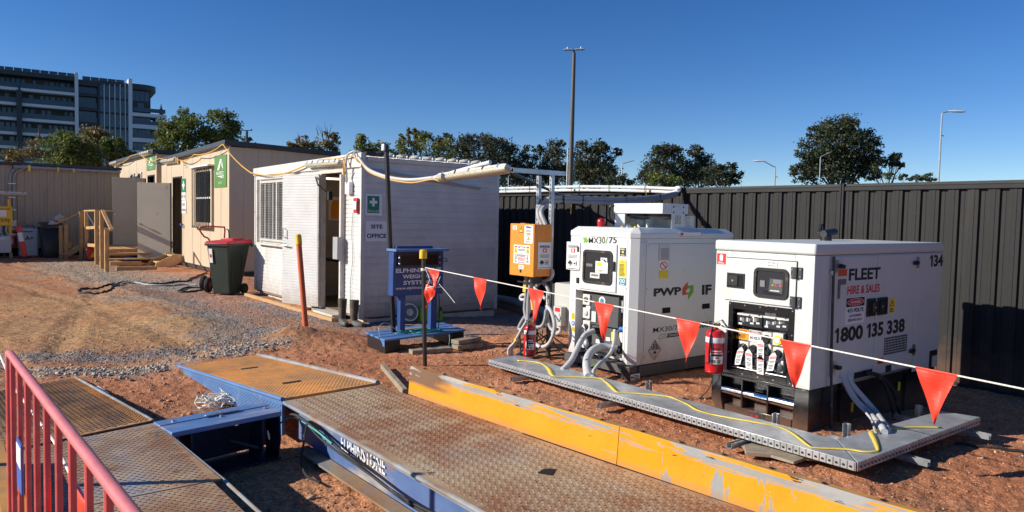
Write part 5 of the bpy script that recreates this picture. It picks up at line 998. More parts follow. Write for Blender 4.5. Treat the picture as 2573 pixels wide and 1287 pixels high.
for k in range(6):
    s = .85+k*.805; a = P0+du*s; c = P0+du*(s+.205); tip = (a+c)/2+np.array([.01*math.sin(k*2.1), .0, -.29 if k else -.30])+du*.0
    b = MB('flag_red'); pennant(b, a, c, tip, 14, .010); b.tube([a, c], .0065, 6); o = b.build('pennant', bt, norm=False, smooth=0); o.modifiers.new('thick', 'SOLIDIFY').thickness = .0012
b = MB('flag_red'); pennant(b, P0+du*.05+[0, 0, -.01], P0+du*.26+[0, 0, -.01], P0+du*.20+[.01, 0, -.21], 8, .012); pennant(b, P0+du*.02+[0, 0, -.17], P0+du*.20+[0, 0, -.19], P0+du*.04+[-.01, 0, -.42], 8, .02); o = b.build('pennant', bt, norm=False, smooth=0); o.modifiers.new('thick', 'SOLIDIFY').thickness = .0012

# ================================================================== BLUE WEIGHT DISPLAY
ds = thing('weight_display', (4.65, 7.75, 0), 'blue weight display board with white lettering standing on a blue pallet', 'display'); Y = 7.78; x0, x1 = 4.275, 4.985
MB('display_blue').box(x0, x1, Y, Y+.12, .625, 1.165).build('panel', ds, .006); MB('pallet_blue').box(x0-.02, x1+.02, Y-.10, Y+.14, 1.166, 1.195).build('shelf', ds, .004); MB('display_blue').box(x0+.08, x1-.12, Y+.06, Y+.13, 1.196, 1.225).build('lip', ds, .003)
b = MB('black').box(x0+.055, x1-.075, Y-.04, Y-.001, .985, 1.135); b.use('screen').box(x0+.09, x1-.11, Y-.046, Y-.0405, 1.0, 1.12); b.build('readout', ds, .004)
for x in (x0+.06, x1-.08):
    for z in (1.02, 1.09): MB('steel').lathe((x, Y-.04, z), [(.010, 0), (.008, .006)], 10, (0, -1, 0)).build('screw', ds)
MB('black').tube(spline([(x1-.07, Y-.02, 1.07), (x1+.02, Y-.03, 1.07), (x1+.03, Y-.03, 1.03), (x1-.05, Y-.02, 1.05)], 6), .005, 6).build('cable', ds)
b = MB('sign_white'); Yt = Y-.0025
textY(b, 'ELPHINSTONE', Yt, x0+.035, x1-.035, .905, .958, .03); textY(b, 'WEIGHING', Yt, x0+.13, x1-.15, .832, .882, .025); textY(b, 'SYSTEMS', Yt, x0+.14, x1-.16, .757, .807, .025); textY(b, 'www.elphinstone.com.au', Yt, x0+.035, x1-.03, .690, .736, .012); b.build('lettering', ds)
MB('display_blue').box(x0+.115, x0+.185, Y+.02, Y+.10, .17, .624).build('leg', ds, .003); MB('display_blue').box(x1-.16, x1-.075, Y+.02, Y+.10, .15, .624).build('leg', ds, .003)
MB('black').bar((x0+.10, Y+.155, .15), (x0-.03, Y+.155, 2.44), .044, .044, up=(0, 1, 0)).build('mast', ds, .003); MB('paper').box(x0-.085, x0-.060, Y+.12, Y+.18, 2.37, 2.45).build('mast_clip', ds, .008)
MB('black').tube(spline([(x1-.06, Y, .62), (x1-.05, Y-.01, .4), (x1-.06, Y, .18)], 4), .006, 6).build('cable', ds)
# its pallet
A0 = Vector((4.03, 7.52, 0)); ux = Vector((.985, .05, .02)).normalized(); uy = Vector((.12, .99, 0)).normalized(); zt = .135
pl = [('pallet_blue', 0, .16), ('pallet_blue', .19, .33), ('pallet_blue', .36, .50), ('pallet_blue', .53, .66)]
for m, v0, v1 in pl: b = MB(m); b.prism([A0+uy*v0+Vector((0, 0, zt-.0)), A0+uy*v1+Vector((0, 0, zt)), A0+uy*v1+Vector((0, 0, zt+.022)), A0+uy*v0+Vector((0, 0, zt+.022))], ux*1.18); b.build('pallet_board', ds, .003)
for u in (.02, .96): b = MB('black'); b.prism([A0+ux*u+uy*.02+Vector((0, 0, -.02)), A0+ux*(u+.2)+uy*.02+Vector((0, 0, -.02)), A0+ux*(u+.2)+uy*.02+Vector((0, 0, zt-.003)), A0+ux*u+uy*.02+Vector((0, 0, zt-.003))], uy*.6); b.build('pallet_block', ds)
b = MB('pallet_blue'); b.prism([A0+ux*.0+Vector((0, 0, zt-.06)), A0+ux*.01+Vector((0, 0, zt-.06)), A0+ux*.01+uy*.1+Vector((0, 0, zt-.003)), A0+Vector((0, 0, zt-.003))], uy*.06); b.build('pallet_end', ds)
for i, (a, c, w_, h_) in enumerate((((4.25, 7.30, .03), (4.75, 7.22, .03), .12, .05), ((4.86, 7.30, .09), (5.25, 7.38, .09), .13, .05), ((4.84, 7.27, .035), (5.22, 7.29, .035), .13, .05), ((4.4, 8.0, .16), (4.95, 8.05, .16), .09, .03))):
    o = MB('old_wood').bar(a, c, w_, h_).build('timber_offcut', None, .004, loc=a); tag(o, ('weathered timber packer under the left front of the blue pallet', 'weathered timber packer under the right end of the blue pallet, upper one', 'weathered timber packer under the right end of the blue pallet, lower one', 'pale timber slat lying at the back of the blue pallet')[i], 'timber')
t = thing('rope_coil', (4.7, 7.78, .16), 'tangled teal rope lying on the blue pallet between the display legs', 'rope'); b = MB('teal_rope')
for k in range(9):
    c0 = Vector((4.68+random.gauss(0, .09), 7.74+random.gauss(0, .05), .168+random.uniform(0, .025))); ra_, rb_ = random.uniform(.10, .24), random.uniform(.04, .10); ph = random.random()*6
    b.tube([c0+Vector((ra_*math.cos(a), rb_*math.sin(a)+.02*math.sin(3*a+ph), .008*math.sin(2*a+ph))) for a in np.linspace(0, 5.6, 30)], .006, 6)
b.tube(spline([(4.85, 7.7, .18), (4.92, 7.58, .17), (4.90, 7.48, .12), (4.82, 7.4, .02), (4.6, 7.3, .06), (4.3, 7.25, .02)], 6), .005, 6); b.use('conduit_grey').tube(spline([(4.07, 7.7, .16), (4.08, 7.75, .27), (4.2, 7.8, .31), (4.33, 7.82, .22)], 6), .005, 6); b.build('strand', t)
# hard hat and green case against the hut
t = thing('hose_reel', (5.55, 9.6, .1), 'white rimmed reel of grey cable leaning on the white hut behind the display', 'cable reel')
b = MB('helmet_white'); c = Vector((5.55, 9.62, .13)); ax = Vector((-.15, -.95, .28)); b.lathe(c, [(.11, .0), (.135, .02), (.14, .05), (.135, .07), (.112, .072)], 28, ax); b.build('rim', t); b = MB('ink_grey')
for k in range(6): e = ax.cross(Vector((0, 0, 1))).normalized(); g = ax.normalized().cross(e); rr = .06+.010*k; b.tube([c+ax*.074+e*rr*math.cos(a)+g*rr*math.sin(a) for a in np.linspace(0, 6.28, 26)], .006, 6)
b.build('cable', t); MB('cabinet').obox(c+ax*.085, (.03, 0, 0), (0, .01, 0), (0, 0, .035)).build('tag_plate', t)
t = thing('tool_case', (5.92, 9.62, 0), 'bright green plastic case leaning on the white hut behind the display', 'case'); b = MB('case_green'); b.add([(5.70, 9.52, -.01), (6.12, 9.52, -.01), (6.10, 9.52, .20), (5.72, 9.52, .20), (5.70, 9.66, -.01), (6.12, 9.66, -.01), (6.10, 9.64, .20), (5.72, 9.64, .20)], [(0, 1, 2, 3), (7, 6, 5, 4), (0, 4, 5, 1), (1, 5, 6, 2), (2, 6, 7, 3), (3, 7, 4, 0)]); b.build('body', t, .02, seg=3)
MB('black').tube([(5.80, 9.58, .2), (5.82, 9.58, .245), (6.0, 9.58, .245), (6.02, 9.58, .2)], .012, 8).build('handle', t); b = MB('ink_grey'); plateY(b, 9.519, 5.86, 6.06, .03, .15, .002); b.use('label_teal'); plateY(b, 9.5165, 5.87, 5.97, .04, .11, .001); b.use('label_yellow'); plateY(b, 9.5165, 5.88, 6.0, .12, .14, .001); b.build('label', t)
MB('black').box(5.74, 5.79, 9.505, 9.519, .14, .2).box(6.03, 6.08, 9.505, 9.519, .14, .2).build('latch', t, .003)
# ================================================================== CABLE TRAY
tr = thing('cable_tray', (4.7, 4.2, .1), 'galvanised L shaped cable tray laid on struts before the two generators', 'cable tray'); TZ = .11
c_out, c_in = (4.515, 2.215), (4.885, 2.55)
b = MB('galv_flat'); b.prism([(4.515, 6.14, TZ-.06), (4.515, 2.222, TZ-.06), (4.882, 2.556, TZ-.06), (4.93, 6.20, TZ-.06)], (0, 0, .06)); b.build('lid', tr, .003)
b = MB('galv_flat'); b.prism([(4.520, 2.215, TZ-.06), (6.43, 2.20, TZ-.06), (6.36, 2.47, TZ-.06), (4.890, 2.549, TZ-.06)], (0, 0, .06)); b.build('lid', tr, .003)
for a, c, n in (((4.51, 6.14), (4.51, 2.222), (-1, 0, 0)), ((4.53, 2.211), (6.43, 2.196), (0, -1, 0))):
    a, c = np.array(a), np.array(c); L = np.linalg.norm(c-a); d = (c-a)/L; h = MB('void'); g = MB('galv')
    for i in range(int(L/.047)):
        q = a+d*(.03+i*.047); h.lathe((q[0], q[1], TZ-.034), [(.0075, 0), (.0075, .002)], 8, n)
        q2 = a+d*(.0535+i*.047); g.obox((q2[0], q2[1], TZ-.03), (d[0]*.0012, d[1]*.0012, 0), tuple(np.array(n)*.0015), (0, 0, .027))
    h.build('punched_hole', tr)['kind'] = 'stuff'; g.build('rib', tr)['kind'] = 'stuff'
def strut(p, q, nm='support_strut'):
    p, q = Vector(p), Vector(q); d = (q-p).normalized(); s = d.cross(Vector((0, 0, 1))).normalized(); b = MB('galv')
    b.obox((p+q)/2+Vector((0, 0, -.018)), (q-p)/2, s*.0205, (0, 0, .002)); 
    for k in (-1, 1): b.obox((p+q)/2+s*.0195*k, (q-p)/2, s*.0015, (0, 0, .02))
    b.build(nm, tr)
for y in (5.55, 4.35, 3.05): strut((4.36, y, .025), (5.05, y, .025))
for x in (5.15, 6.20): strut((x, 2.05, .028), (x, 2.75, .028))
for x, y in ((5.00, 4.36), (4.97, 3.07), (5.16, 2.62), (6.19, 2.56)):
    b = MB('galv'); b.box(x-.02, x+.02, y-.021, y-.018, .03, .16).box(x-.02, x+.02, y+.018, y+.021, .03, .16).box(x+.017, x+.02, y-.0179, y+.0179, .03, .16); b.build('bracket', tr)
for i in range(3): MB('steel').lathe((4.512, 4.78+.02*i-.5*(i == 2), TZ-.03), [(.012, 0), (.012, .006), (.006, .012)], 6, (-1, 0, 0)).build('bolt', tr)
tp = [(1300, 908, .010), (1330, 910, .010), (1360, 915, .014), (1379, 927, .05), (1386, 940, .05), (1396, 946.5, .03), (1440, 949, .010), (1505, 953, .010), (1520, 959, .03), (1532, 968, .045), (1545, 981, .045), (1556, 987, .03), (1600, 991, .010), (1673, 998, .010), (1700, 1005, .02), (1728, 1017, .03), (1748, 1029, .04), (1770, 1037, .03), (1810, 1048, .012), (1906, 1065, .012), (1950, 1072, .025), (1985, 1086, .03), (2011, 1104, .035), (2030, 1119, .035), (2050, 1127, .02), (2129, 1132, .010), (2170, 1138, .012), (2201, 1137, .012), (2206, 1128, .03), (2198, 1105, .042), (2190, 1089, .042), (2195, 1084, .02), (2230, 1080, .012), (2300, 1076, .010), (2366, 1077, .012)]
P = [np.array([*PZ(x, y, TZ)[:2], w]) for x, y, w in tp]; P = spline(P, 5); b = MB('tape_yellow'); vs = []
for i, q in enumerate(P):
    d = P[min(i+1, len(P)-1)][:2]-P[max(i-1, 0)][:2]; d = d/(np.linalg.norm(d)+1e-9); n = np.array([-d[1], d[0]]); w = q[2]/2; vs += [(q[0]-n[0]*w, q[1]-n[1]*w, TZ+.004), (q[0]+n[0]*w, q[1]+n[1]*w, TZ+.004+max(0, .012-w)*1.2)]
b.add(vs, [(2*i, 2*i+1, 2*i+3, 2*i+2) for i in range(len(P)-1)]); o = b.build('marking_tape', None, loc=tuple(PZ(1755, 1033, TZ)), norm=False); o.modifiers.new('thick', 'SOLIDIFY').thickness = .0015
tag(o, 'yellow plastic marking tape wandering along the top of the galvanised tray', 'tape')
for i, q in enumerate((((4.40, 2.95, .015), (4.72, 2.55, .02), .16, .03), ((4.55, 3.05, .012), (4.55, 2.6, .012), .22, .02))):
    tag(MB('old_wood').bar(q[0], q[1], q[2], q[3]).build('timber_offcut', None, .004, loc=q[0]), ('flat timber offcut poking out from under the tray corner, upper one', 'flat timber board under the tray corner, lower one')[i], 'timber')

# ================================================================== FIRE EXTINGUISHERS
def extinguisher(loc, r, h, label, rz=0):
    t = thing('fire_extinguisher', loc, label, 'fire extinguisher', 'red fire extinguishers'); b = MB('ext_red'); b.lathe(loc, [(r*.9, 0), (r*.98, .008), (r, .02), (r, h*.90), (r*.9, h*.95), (r*.62, h*.99), (r*.34, h*1.01), (r*.3, h*1.05)], 28); b.build('cylinder', t, smooth=40)
    b = MB('sign_white'); b.lathe((loc[0], loc[1], loc[2]+h*.70), [(r+.0008, 0), (r+.0012, .001), (r+.0012, h*.12), (r+.0008, h*.121)], 28); b.build('white_band', t)
    def arc(a0, a1, z0, z1, mat, nm, e=.0012):
        b = MB(mat); m = 12; vs = []
        for i in range(m+1): a = a0+(a1-a0)*i/m; vs += [(loc[0]+(r+e)*math.cos(a), loc[1]+(r+e)*math.sin(a), loc[2]+z0), (loc[0]+(r+e)*math.cos(a), loc[1]+(r+e)*math.sin(a), loc[2]+z1)]
        b.add(vs, [(2*i, 2*i+2, 2*i+3, 2*i+1) for i in range(m)]); return b.build(nm, t, norm=False)
    c = R(-128)
    arc(c-.75, c+.75, h*.22, h*.47, 'sign_white', 'label'); arc(c-.62, c-.15, h*.24, h*.32, 'ink_grey', 'pictogram', .002); arc(c+.0, c+.4, h*.24, h*.32, 'logo_green', 'pictogram', .002); arc(c-.6, c+.65, h*.40, h*.45, 'ink', 'lettering', .002); arc(c-.6, c+.5, h*.50, h*.53, 'sign_white', 'lettering'); arc(c-.6, c+.6, h*.56, h*.58, 'ink', 'lettering'); arc(c-.2, c+.2, h*.345, h*.385, 'label_red', 'pictogram', .002)
    z = loc[2]+h*1.05; q = lambda u, v, w: Vector((loc[0]+u*math.cos(rz)-v*math.sin(rz), loc[1]+u*math.sin(rz)+v*math.cos(rz), z+w))
    MB('cap_yellow').lathe((loc[0], loc[1], z), [(.018, 0), (.02, .02), (.014, .035)], 12).build('valve', t); MB('steel').bar(q(-.02, 0, .03), q(.11, 0, .055), .022, .006).bar(q(-.01, 0, .022), q(.10, 0, .005), .020, .005).build('handle', t); MB('black').tube([q(-.015, 0, .02), q(-.05, .0, .01), q(-.5*r-.045, 0, -.08), q(-r-.02, 0, -h*.5), q(-r-.015, 0, -h*.8)], .009, 8).build('hose', t)
    MB('steel').lathe(q(.02, -.02, .02), [(.016, 0), (.016, .006)], 12, (0, -1, 0)).build('gauge', t); return t
extinguisher((5.02, 6.08, TZ), .066, .34, 'red fire extinguisher standing on the tray below the orange board', R(30))
extinguisher((5.165, 3.79, .325), .077, .37, 'red fire extinguisher hung on the left edge of the near generator', R(10))
extinguisher((1.82, SY-.35, .3), .13, .55, 'red fire extinguisher behind the red bollard at the left')

# ================================================================== DISTRIBUTION STAND
sd_ = thing('distribution_stand', (5.48, 6.45, 0), 'galvanised channel stand carrying the orange board and a lamp arm', 'stand')
def channel(p, q, w=.042, slots=True, open_=(-1, 0, 0), nm='post'):
    p, q = Vector(p), Vector(q); d = (q-p).normalized(); o = Vector(open_); s = d.cross(o).normalized(); b = MB('galv'); c = (p+q)/2; hL = (q-p)/2
    b.obox(c+o*w/2, hL, s*w/2, o*.0015); b.obox(c-o*.001+s*(w/2-.0015), hL, s*.0015, o*(w/2-.002)); b.obox(c-o*.001-s*(w/2-.0015), hL, s*.0015, o*(w/2-.002))
    o_ = b.build(nm, sd_)
    if slots:
        v = MB('void'); n = int((q-p).length/.05)
        for i in range(n): v.obox(p+d*(.03+i*.05)+o*(w/2+.0018), d*.014, s*.006, o*.0006)
        v.build('slot', o_)
yA2 = PX(1388, 437, 5.48)[1]; yB2 = PX(1355, 437, 5.48)[1]
for y in (yA2, yB2): channel((5.48, y, .9), (5.48, y, 2.09))
channel((5.66, yA2-.0, 2.115), (4.90, yA2-.0, 2.115), .05, False, (0, -1, 0), 'arm')
MB('dark_metal').box(5.46, 5.50, yA2-.02, yA2+.02, 0, .9).box(5.46, 5.50, yB2-.02, yB2+.02, 0, .9).build('leg', sd_)
b = MB('dark_metal')
for y in (yA2, yB2):
    for dx, dy in ((-.35, -.1), (.3, -.25), (-.3, .25), (.35, .2)): b.tube([(5.48, y, .28), (5.48+dx, y+dy, .01)], .009, 6)
b.tube([(5.1, yA2, .02), (5.9, yA2, .02)], .012, 6).tube([(5.1, yB2, .02), (5.9, yB2, .02)], .012, 6); b.build('foot', sd_)
MB('black').box(5.24, 5.40, 6.34, 6.36, .86, .945).box(5.24, 5.26, 6.36, 6.60, .86, .875).build('bracket', sd_)
MB('galv').box(4.93, 5.40, 6.98, 7.02, 2.13, 2.17).box(4.93, 5.25, 7.28, 7.32, 2.12, 2.16).build('lamp_bracket', sd_)
MB('dark_metal').tube([(4.98, yA2+.1, 2.09), PX(1409, 491, 8.66)], .022, 8).build('brace', sd_)
batten((4.90, 7.78, 2.075), (4.90, 6.36, 2.14), (-.55, 0, -1), 'big white batten light with a ribbed lens on the arm of the channel stand', r=.058, clips=5)
# orange board
ob = thing('distribution_board', (5.32, 6.47, 1.24), 'orange electrical distribution board on the channel stand', 'switchboard'); ox, oy0, oy1, oz0, oz1 = 5.19, 6.255, 6.68, .945, 1.53
b = MB('orange_box'); b.box(ox+.025, 5.455, oy0, oy1, oz0, oz1); b.build('cabinet', ob, .006); MB('orange_box').box(ox, ox+.0235, oy0-.004, oy1+.004, oz0-.004, oz1+.004).build('door', ob, .006); MB('orange_box').box(5.25, 5.32, 6.5, 6.58, oz1, oz1+.01).build('cap', ob, .003)
def OX(px, py): return PX(px, py, ox)
def labX(parent, name, X, px0, px1, py0, py1, items, base='sign_white', t=.0012, skew=0):
    """a label on an FX face; items drawn in its own unit square"""
    yl = PX(px0, (py0+py1)/2, X)[1]; yr = PX(px1, (py0+py1)/2, X)[1]; pm = (px0+px1)/2; z1 = PX(pm, py0, X)[2]; z0 = PX(pm, py1, X)[2]; return lab(parent, name, lambda u, v, e: (X-.001-e, yl+(yr-yl)*u, z0+(z1-z0)*v), items, base, t)
def labY(parent, name, Y, px0, px1, py0, py1, items, base='sign_white', t=.0012):
    xl = PY(px0, (py0+py1)/2, Y)[0]; xr = PY(px1, (py0+py1)/2, Y)[0]; pm = (px0+px1)/2; z1 = PY(pm, py0, Y)[2]; z0 = PY(pm, py1, Y)[2]; return lab(parent, name, lambda u, v, e: (xl+(xr-xl)*u, Y-.001-e, z0+(z1-z0)*v), items, base, t)
def lab(parent, name, F, items, base, t):
    b = MB(base); 
    if base: 
        V = [F(0, 0, 0), F(1, 0, 0), F(1, 1, 0), F(0, 1, 0), F(0, 0, t), F(1, 0, t), F(1, 1, t), F(0, 1, t)]; b.add(V, [(4, 5, 6, 7), (0, 1, 5, 4), (1, 2, 6, 5), (2, 3, 7, 6), (3, 0, 4, 7)])
    e0 = t+.0008
    for k, it in enumerate(items):
        kind, mat = it[0], it[1]; b.use(mat); e = e0+.0006*(k if kind != 'l' else k*.2)
        if kind == 'r': u0, u1, v0, v1 = it[2:6]; b.add([F(u0, v0, e), F(u1, v0, e), F(u1, v1, e), F(u0, v1, e)], [(0, 1, 2, 3)])
        elif kind == 'p': b.add([F(u, v, e) for u, v in it[2]], [tuple(range(len(it[2])))])
        elif kind == 'o': u, v, ru, rv = it[2:6]; b.add([F(u+ru*math.cos(a), v+rv*math.sin(a), e) for a in np.linspace(0, 2*math.pi, 28, endpoint=False)], [tuple(range(28))])
        elif kind == 'l':
            u0, u1, v0, v1, n = it[2:7]; h = (v1-v0)/n
            for i in range(n): uu = u0+(u1-u0)*random.uniform(.7, 1); b.add([F(u0, v0+i*h, e), F(uu, v0+i*h, e), F(uu, v0+(i+.5)*h, e), F(u0, v0+(i+.5)*h, e)], [(0, 1, 2, 3)])
        elif kind == 't':
            u0, u1, v0, v1, s = it[2:7]; vv, ff = _text(s, it[7] if len(it) > 7 else .0); b.add([F(u0+(u1-u0)*q[0], v0+(v1-v0)*q[1], e) for q in vv], ff)
    return b.build(name, parent, norm=False, smooth=0)
def tri(u, v, w, h): return [(u-w, v-h), (u+w, v-h), (u, v+h)]
hot = lambda u, v, w, h: [('p', 'ink', tri(u, v, w, h)), ('p', 'label_yellow', tri(u, v-h*.1, w*.72, h*.70)), ('p', 'ink', [(u-.02*0-w*.12, v+h*.3), (u+w*.12, v+h*.3), (u+w*.03, v-h*.6), (u-w*.1, v-.1*h)])]
labX(ob, 'symbol_label', ox, 1289, 1299, 567, 577, [('r', 'ink_grey', .2, .8, .2, .8), ('r', 'sign_white', .3, .7, .3, .7), ('r', 'ink_grey', .42, .58, .38, .62)])
labX(ob, 'warning_label', ox, 1304, 1316, 569, 585, hot(.5, .5, .48, .48), 'orange_box')
labX(ob, 'test_label', ox, 1318, 1339, 567, 612, [('p', 'label_blue', [(.1, .98), (.9, .93), (.7, .84), (.25, .86)]), ('l', 'ink_grey', .15, .95, .62, .80, 5), ('r', 'label_red', .25, .75, .50, .57), ('l', 'label_red', .25, .8, .43, .48, 1), ]+hot(.5, .3, .17, .1)+[('l', 'ink_grey', .2, .8, .05, .17, 3)])
labX(ob, 'board_label', ox, 1291, 1332, 616, 663, [('t', 'ink', .28, .74, .84, .93, 'MTDB', .02), ('l', 'ink', .25, .78, .68, .81, 3), ('r', 'label_yellow', .06, .2, .55, .85), ('r', 'label_yellow', .80, .94, .55, .85), ('r', 'label_red', .06, .2, .87, .94), ('r', 'label_red', .8, .94, .87, .94)]+hot(.13, .7, .06, .08)+hot(.87, .7, .06, .08)+[('l', 'ink', .2, .82, .38, .52, 3), ('l', 'label_red', .25, .78, .16, .36, 4), ('l', 'ink', .08, .22, .08, .5, 6), ('l', 'ink', .80, .94, .08, .5, 6), ('l', 'ink_grey', .25, .78, .04, .13, 2)])
labX(ob, 'rating_label', ox, 1303, 1316, 666, 676, [('l', 'ink_grey', .1, .9, .15, .9, 3)])
MB('black').box(ox-.006, ox-.0045, PX(1310, 680, ox)[1], PX(1306.5, 680, ox)[1], PX(1308, 685, ox)[2], PX(1308, 677, ox)[2]).build('keyhole', ob)
NOTICE = [('r', 'label_red', .12, .88, .875, .89), ('r', 'ink', .12, .9, .83, .86), ('r', 'ink', .12, .9, .79, .81), ('r', 'label_red', .36, .66, .62, .76), ('r', 'sign_white', .43, .57, .65, .73), ('r', 'ink', .15, .85, .52, .535), ('r', 'ink', .15, .85, .475, .49), ('r', 'ink', .15, .85, .43, .445), ('p', 'ink', [(.12, .24), (.3, .35), (.48, .24), (.3, .13)]), ('p', 'sign_white', [(.15, .235), (.3, .17), (.45, .235), (.3, .145)]), ('r', 'ink_grey', .55, .80, .17, .33), ('r', 'sign_white', .57, .78, .185, .315), ('r', 'ink', .61, .74, .21, .27), ('r', 'ink', .05, .95, .04, .055)]
nt_ = thing('notice_sheet', (5.36, oy0, 1.2), 'white paper notice with a small red square fixed to the side of the orange board', 'notice', 'white site notices in sleeves'); labY(nt_, 'sheet', oy0-.003, 1351, 1384, 609, 676, NOTICE, 'paper', .002)
# conduits of the stand
def SX(*pts, X=5.36): return [PX(x, y, X) for x, y in pts]
CR = lambda x, y: (1250+x/5.148, 670+y/5.148)
loops = [([(705, 40), (715, 90), (690, 150), (620, 185), (540, 205), (500, 240), (490, 280)], .020, 5.46, 'conduit'), ([(510, 250), (560, 205), (630, 250), (670, 350), (665, 450), (640, 600), (600, 740), (540, 790)], .020, 5.40, 'conduit_grey'),
         ([(640, 505), (700, 590), (740, 750), (715, 900), (650, 1010), (560, 1040), (490, 1000)], .022, 5.34, 'conduit'), ([(640, 520), (645, 650), (680, 780), (720, 830)], .020, 5.42, 'conduit_grey'),
         ([(370, 110), (375, 300), (365, 420), (355, 560), (385, 720)], .022, 5.34, 'conduit_grey'), ([(430, 130), (420, 260), (400, 420), (395, 560), (395, 720)], .020, 5.30, 'conduit_grey'), ([(360, 640), (300, 740), (280, 800), (330, 830)], .022, 5.36, 'conduit_grey'),
         ([(440, 390), (330, 430), (295, 400), (330, 365), (420, 370)], .018, 5.36, 'conduit'), ([(480, 260), (500, 300), (570, 360), (620, 420)], .018, 5.30, 'conduit'), ([(630, 560), (610, 700), (560, 780), (470, 770), (400, 720)], .020, 5.38, 'conduit_grey'),
         ([(395, 720), (350, 790), (290, 870), (260, 960), (190, 1060), (185, 1140)], .016, 5.24, 'conduit'), ([(380, 700), (330, 780), (275, 880), (220, 980), (150, 1060), (140, 1140)], .016, 5.20, 'conduit'), ([(420, 770), (320, 790), (290, 880), (295, 1000), (305, 1150)], .010, 5.22, 'black_rubber'), ([(585, 820), (580, 870), (540, 905), (480, 885)], .006, 5.3, 'black_rubber'), ([(455, 110), (450, 240), (430, 400), (420, 600)], .018, 5.38, 'conduit_grey')]
for i, (pp, r, X, m) in enumerate(loops):
    P = spline(SX(*[CR(*q) for q in pp], X=X), 8); tag(MB(m).tube(P, r, 10).build('conduit' if m != 'black_rubber' else 'cable', None, loc=tuple(P[len(P)//2])), 'grey flexible conduit looping below the orange board' if m != 'black_rubber' else 'thin black cable hanging below the orange board', 'conduit' if m != 'black_rubber' else 'cable', 'conduits below the orange board' if m != 'black_rubber' else 'black cables below the orange board')
for a, c, X, w in (((355, 190), (345, 330), 5.30, .05), ((515, 320), (505, 400), 5.28, .035), ((440, 420), (450, 560), 5.30, .03), ((465, 770), (470, 850), 5.2, .03), ((225, 930), (230, 965), 5.18, .04)):
    p, q = Vector(PX(*CR(*a), X)), Vector(PX(*CR(*c), X)); tag(MB('tag_yellow').bar(p, q, w, .004, up=(1, 0, 0)).build('cable_tag', None, loc=p), 'yellow tag tied round the conduits below the orange board', 'tag', 'yellow cable tags on the lower conduits')
# conduits from the board up, across to the fence and back along its top
for k, dz in enumerate((0, -.055)):
    P = [PX(1362+k*10, 566, 5.42), PX(1352+k*8, 535, 5.42), PX(1364+k*5, 512+k*7, 5.5), PX(1386, 497+k*9, 5.58), PX(1410, 496+k*9, 5.75), PX(1500, 500+k*9, 6.5), PX(1580, 500+k*9, 7.3), PX(1650, 494+k*7, 8.1), PX(1700, 485+k*5, 8.60)]
    m = MB('conduit_grey').tube(spline(P, 8), .027, 10); o = m.build('conduit', None, loc=tuple(P[4])); tag(o, ('upper', 'lower')[k]+' grey conduit slung from the channel stand across to the fence', 'conduit')
    P = [(8.60, PX(1700, 485, 8.6)[1], 2.06+dz*.6), (8.645, 7.06, 2.085+dz*.5), (8.66, 7.12, 2.10+dz*.5)]+[PX(x, y+k*9, 8.67) for x, y in ((1690, 474), (1640, 472), (1560, 470), (1480, 469), (1400, 470), (1320, 472), (1240, 474), (1180, 477))]
    o = MB('pvc_white').tube(spline(P, 6), .023, 10).build('conduit', None, loc=tuple(P[5])); tag(o, ('upper', 'lower')[k]+' white conduit clipped along the top of the fence behind the hut', 'conduit')
def tie(q, a, b2, c2, lb, gr): tag(MB('black').obox(q, a, b2, c2).build('cable_tie', None, loc=tuple(q)), lb, 'cable tie', gr)
for x, y in ((1270, 476), (1330, 476), (1455, 474), (1530, 474), (1620, 476)): tie(PX(x, y, 8.637), (.003, 0, 0), (0, .0035, 0), (0, 0, .058), 'black tie round the white conduits on top of the fence', 'black ties on the fence conduits')
for x, y, X in ((1412, 501, 5.75), (1460, 504, 6.15), (1515, 505, 6.65), (1570, 505, 7.2), (1655, 497, 8.15)): tie(PX(x, y, X), (.0035, .0025, 0), (-.018, .026, 0), (0, 0, .058), 'black tie round the grey conduits slung from the stand to the fence', 'black ties on the slung conduits')
for (x0, y0, x1, y1, X, lb) in ((1437, 502, 1434, 538, 5.98, 'long yellow tag hanging from the slung grey conduits'), (1625, 472, 1623, 496, 8.60, 'yellow tag hanging from the white conduits on the fence'), (1435, 469, 1437, 480, 8.60, 'short yellow tag bent over the white conduits behind the stand')):
    p, q = Vector(PX(x0, y0, X)), Vector(PX(x1, y1, X)); tag(MB('tag_yellow').bar(p, q, .045, .004, up=(.6, -.8, 0)).build('cable_tag', None, loc=p), lb, 'tag')
# flexible conduit and cord from the hut corner to the lamp
P = [(4.80, 9.80, 2.42), PX(925, 425, 4.84), PX(960, 441, 4.86), PX(1000, 450, 4.88), PX(1040, 452, 4.92), PX(1088, 447, 4.98)]
tag(MB('conduit').tube(spline(P, 8), .024, 10).build('conduit', None, loc=P[3]), 'sagging white conduit from the white hut corner to the lamp', 'conduit')
tag(MB('pvc_white').tube([PX(1090, 447, 4.99), PX(1232, 408, 5.05)], .026, 12).build('conduit', None, loc=tuple(PX(1160, 428, 5))), 'straight white conduit pipe rising above the big batten light', 'conduit')
P = [(4.79, 11.2, 2.46), (4.78, 10.5, 2.44), (4.78, 10.05, 2.46), (4.79, 9.8, 2.40), PX(925, 430, 4.82), PX(960, 446, 4.84), PX(1000, 456, 4.86), PX(1040, 459, 4.9), PX(1085, 451, 4.95), PX(1106, 456, 4.92)]
tag(MB('cord_yellow').tube(spline(P, 8), .010, 8).tube(spline([(4.77, 10.24, 2.44), (4.74, 10.18, 2.30), (4.76, 10.22, 2.18), (4.74, 10.14, 2.28), (4.76, 10.2, 2.4)], 6), .010, 6).build('yellow_cord', None, loc=P[4]), 'yellow cord hanging with the sagging conduit at the white hut corner', 'cord')
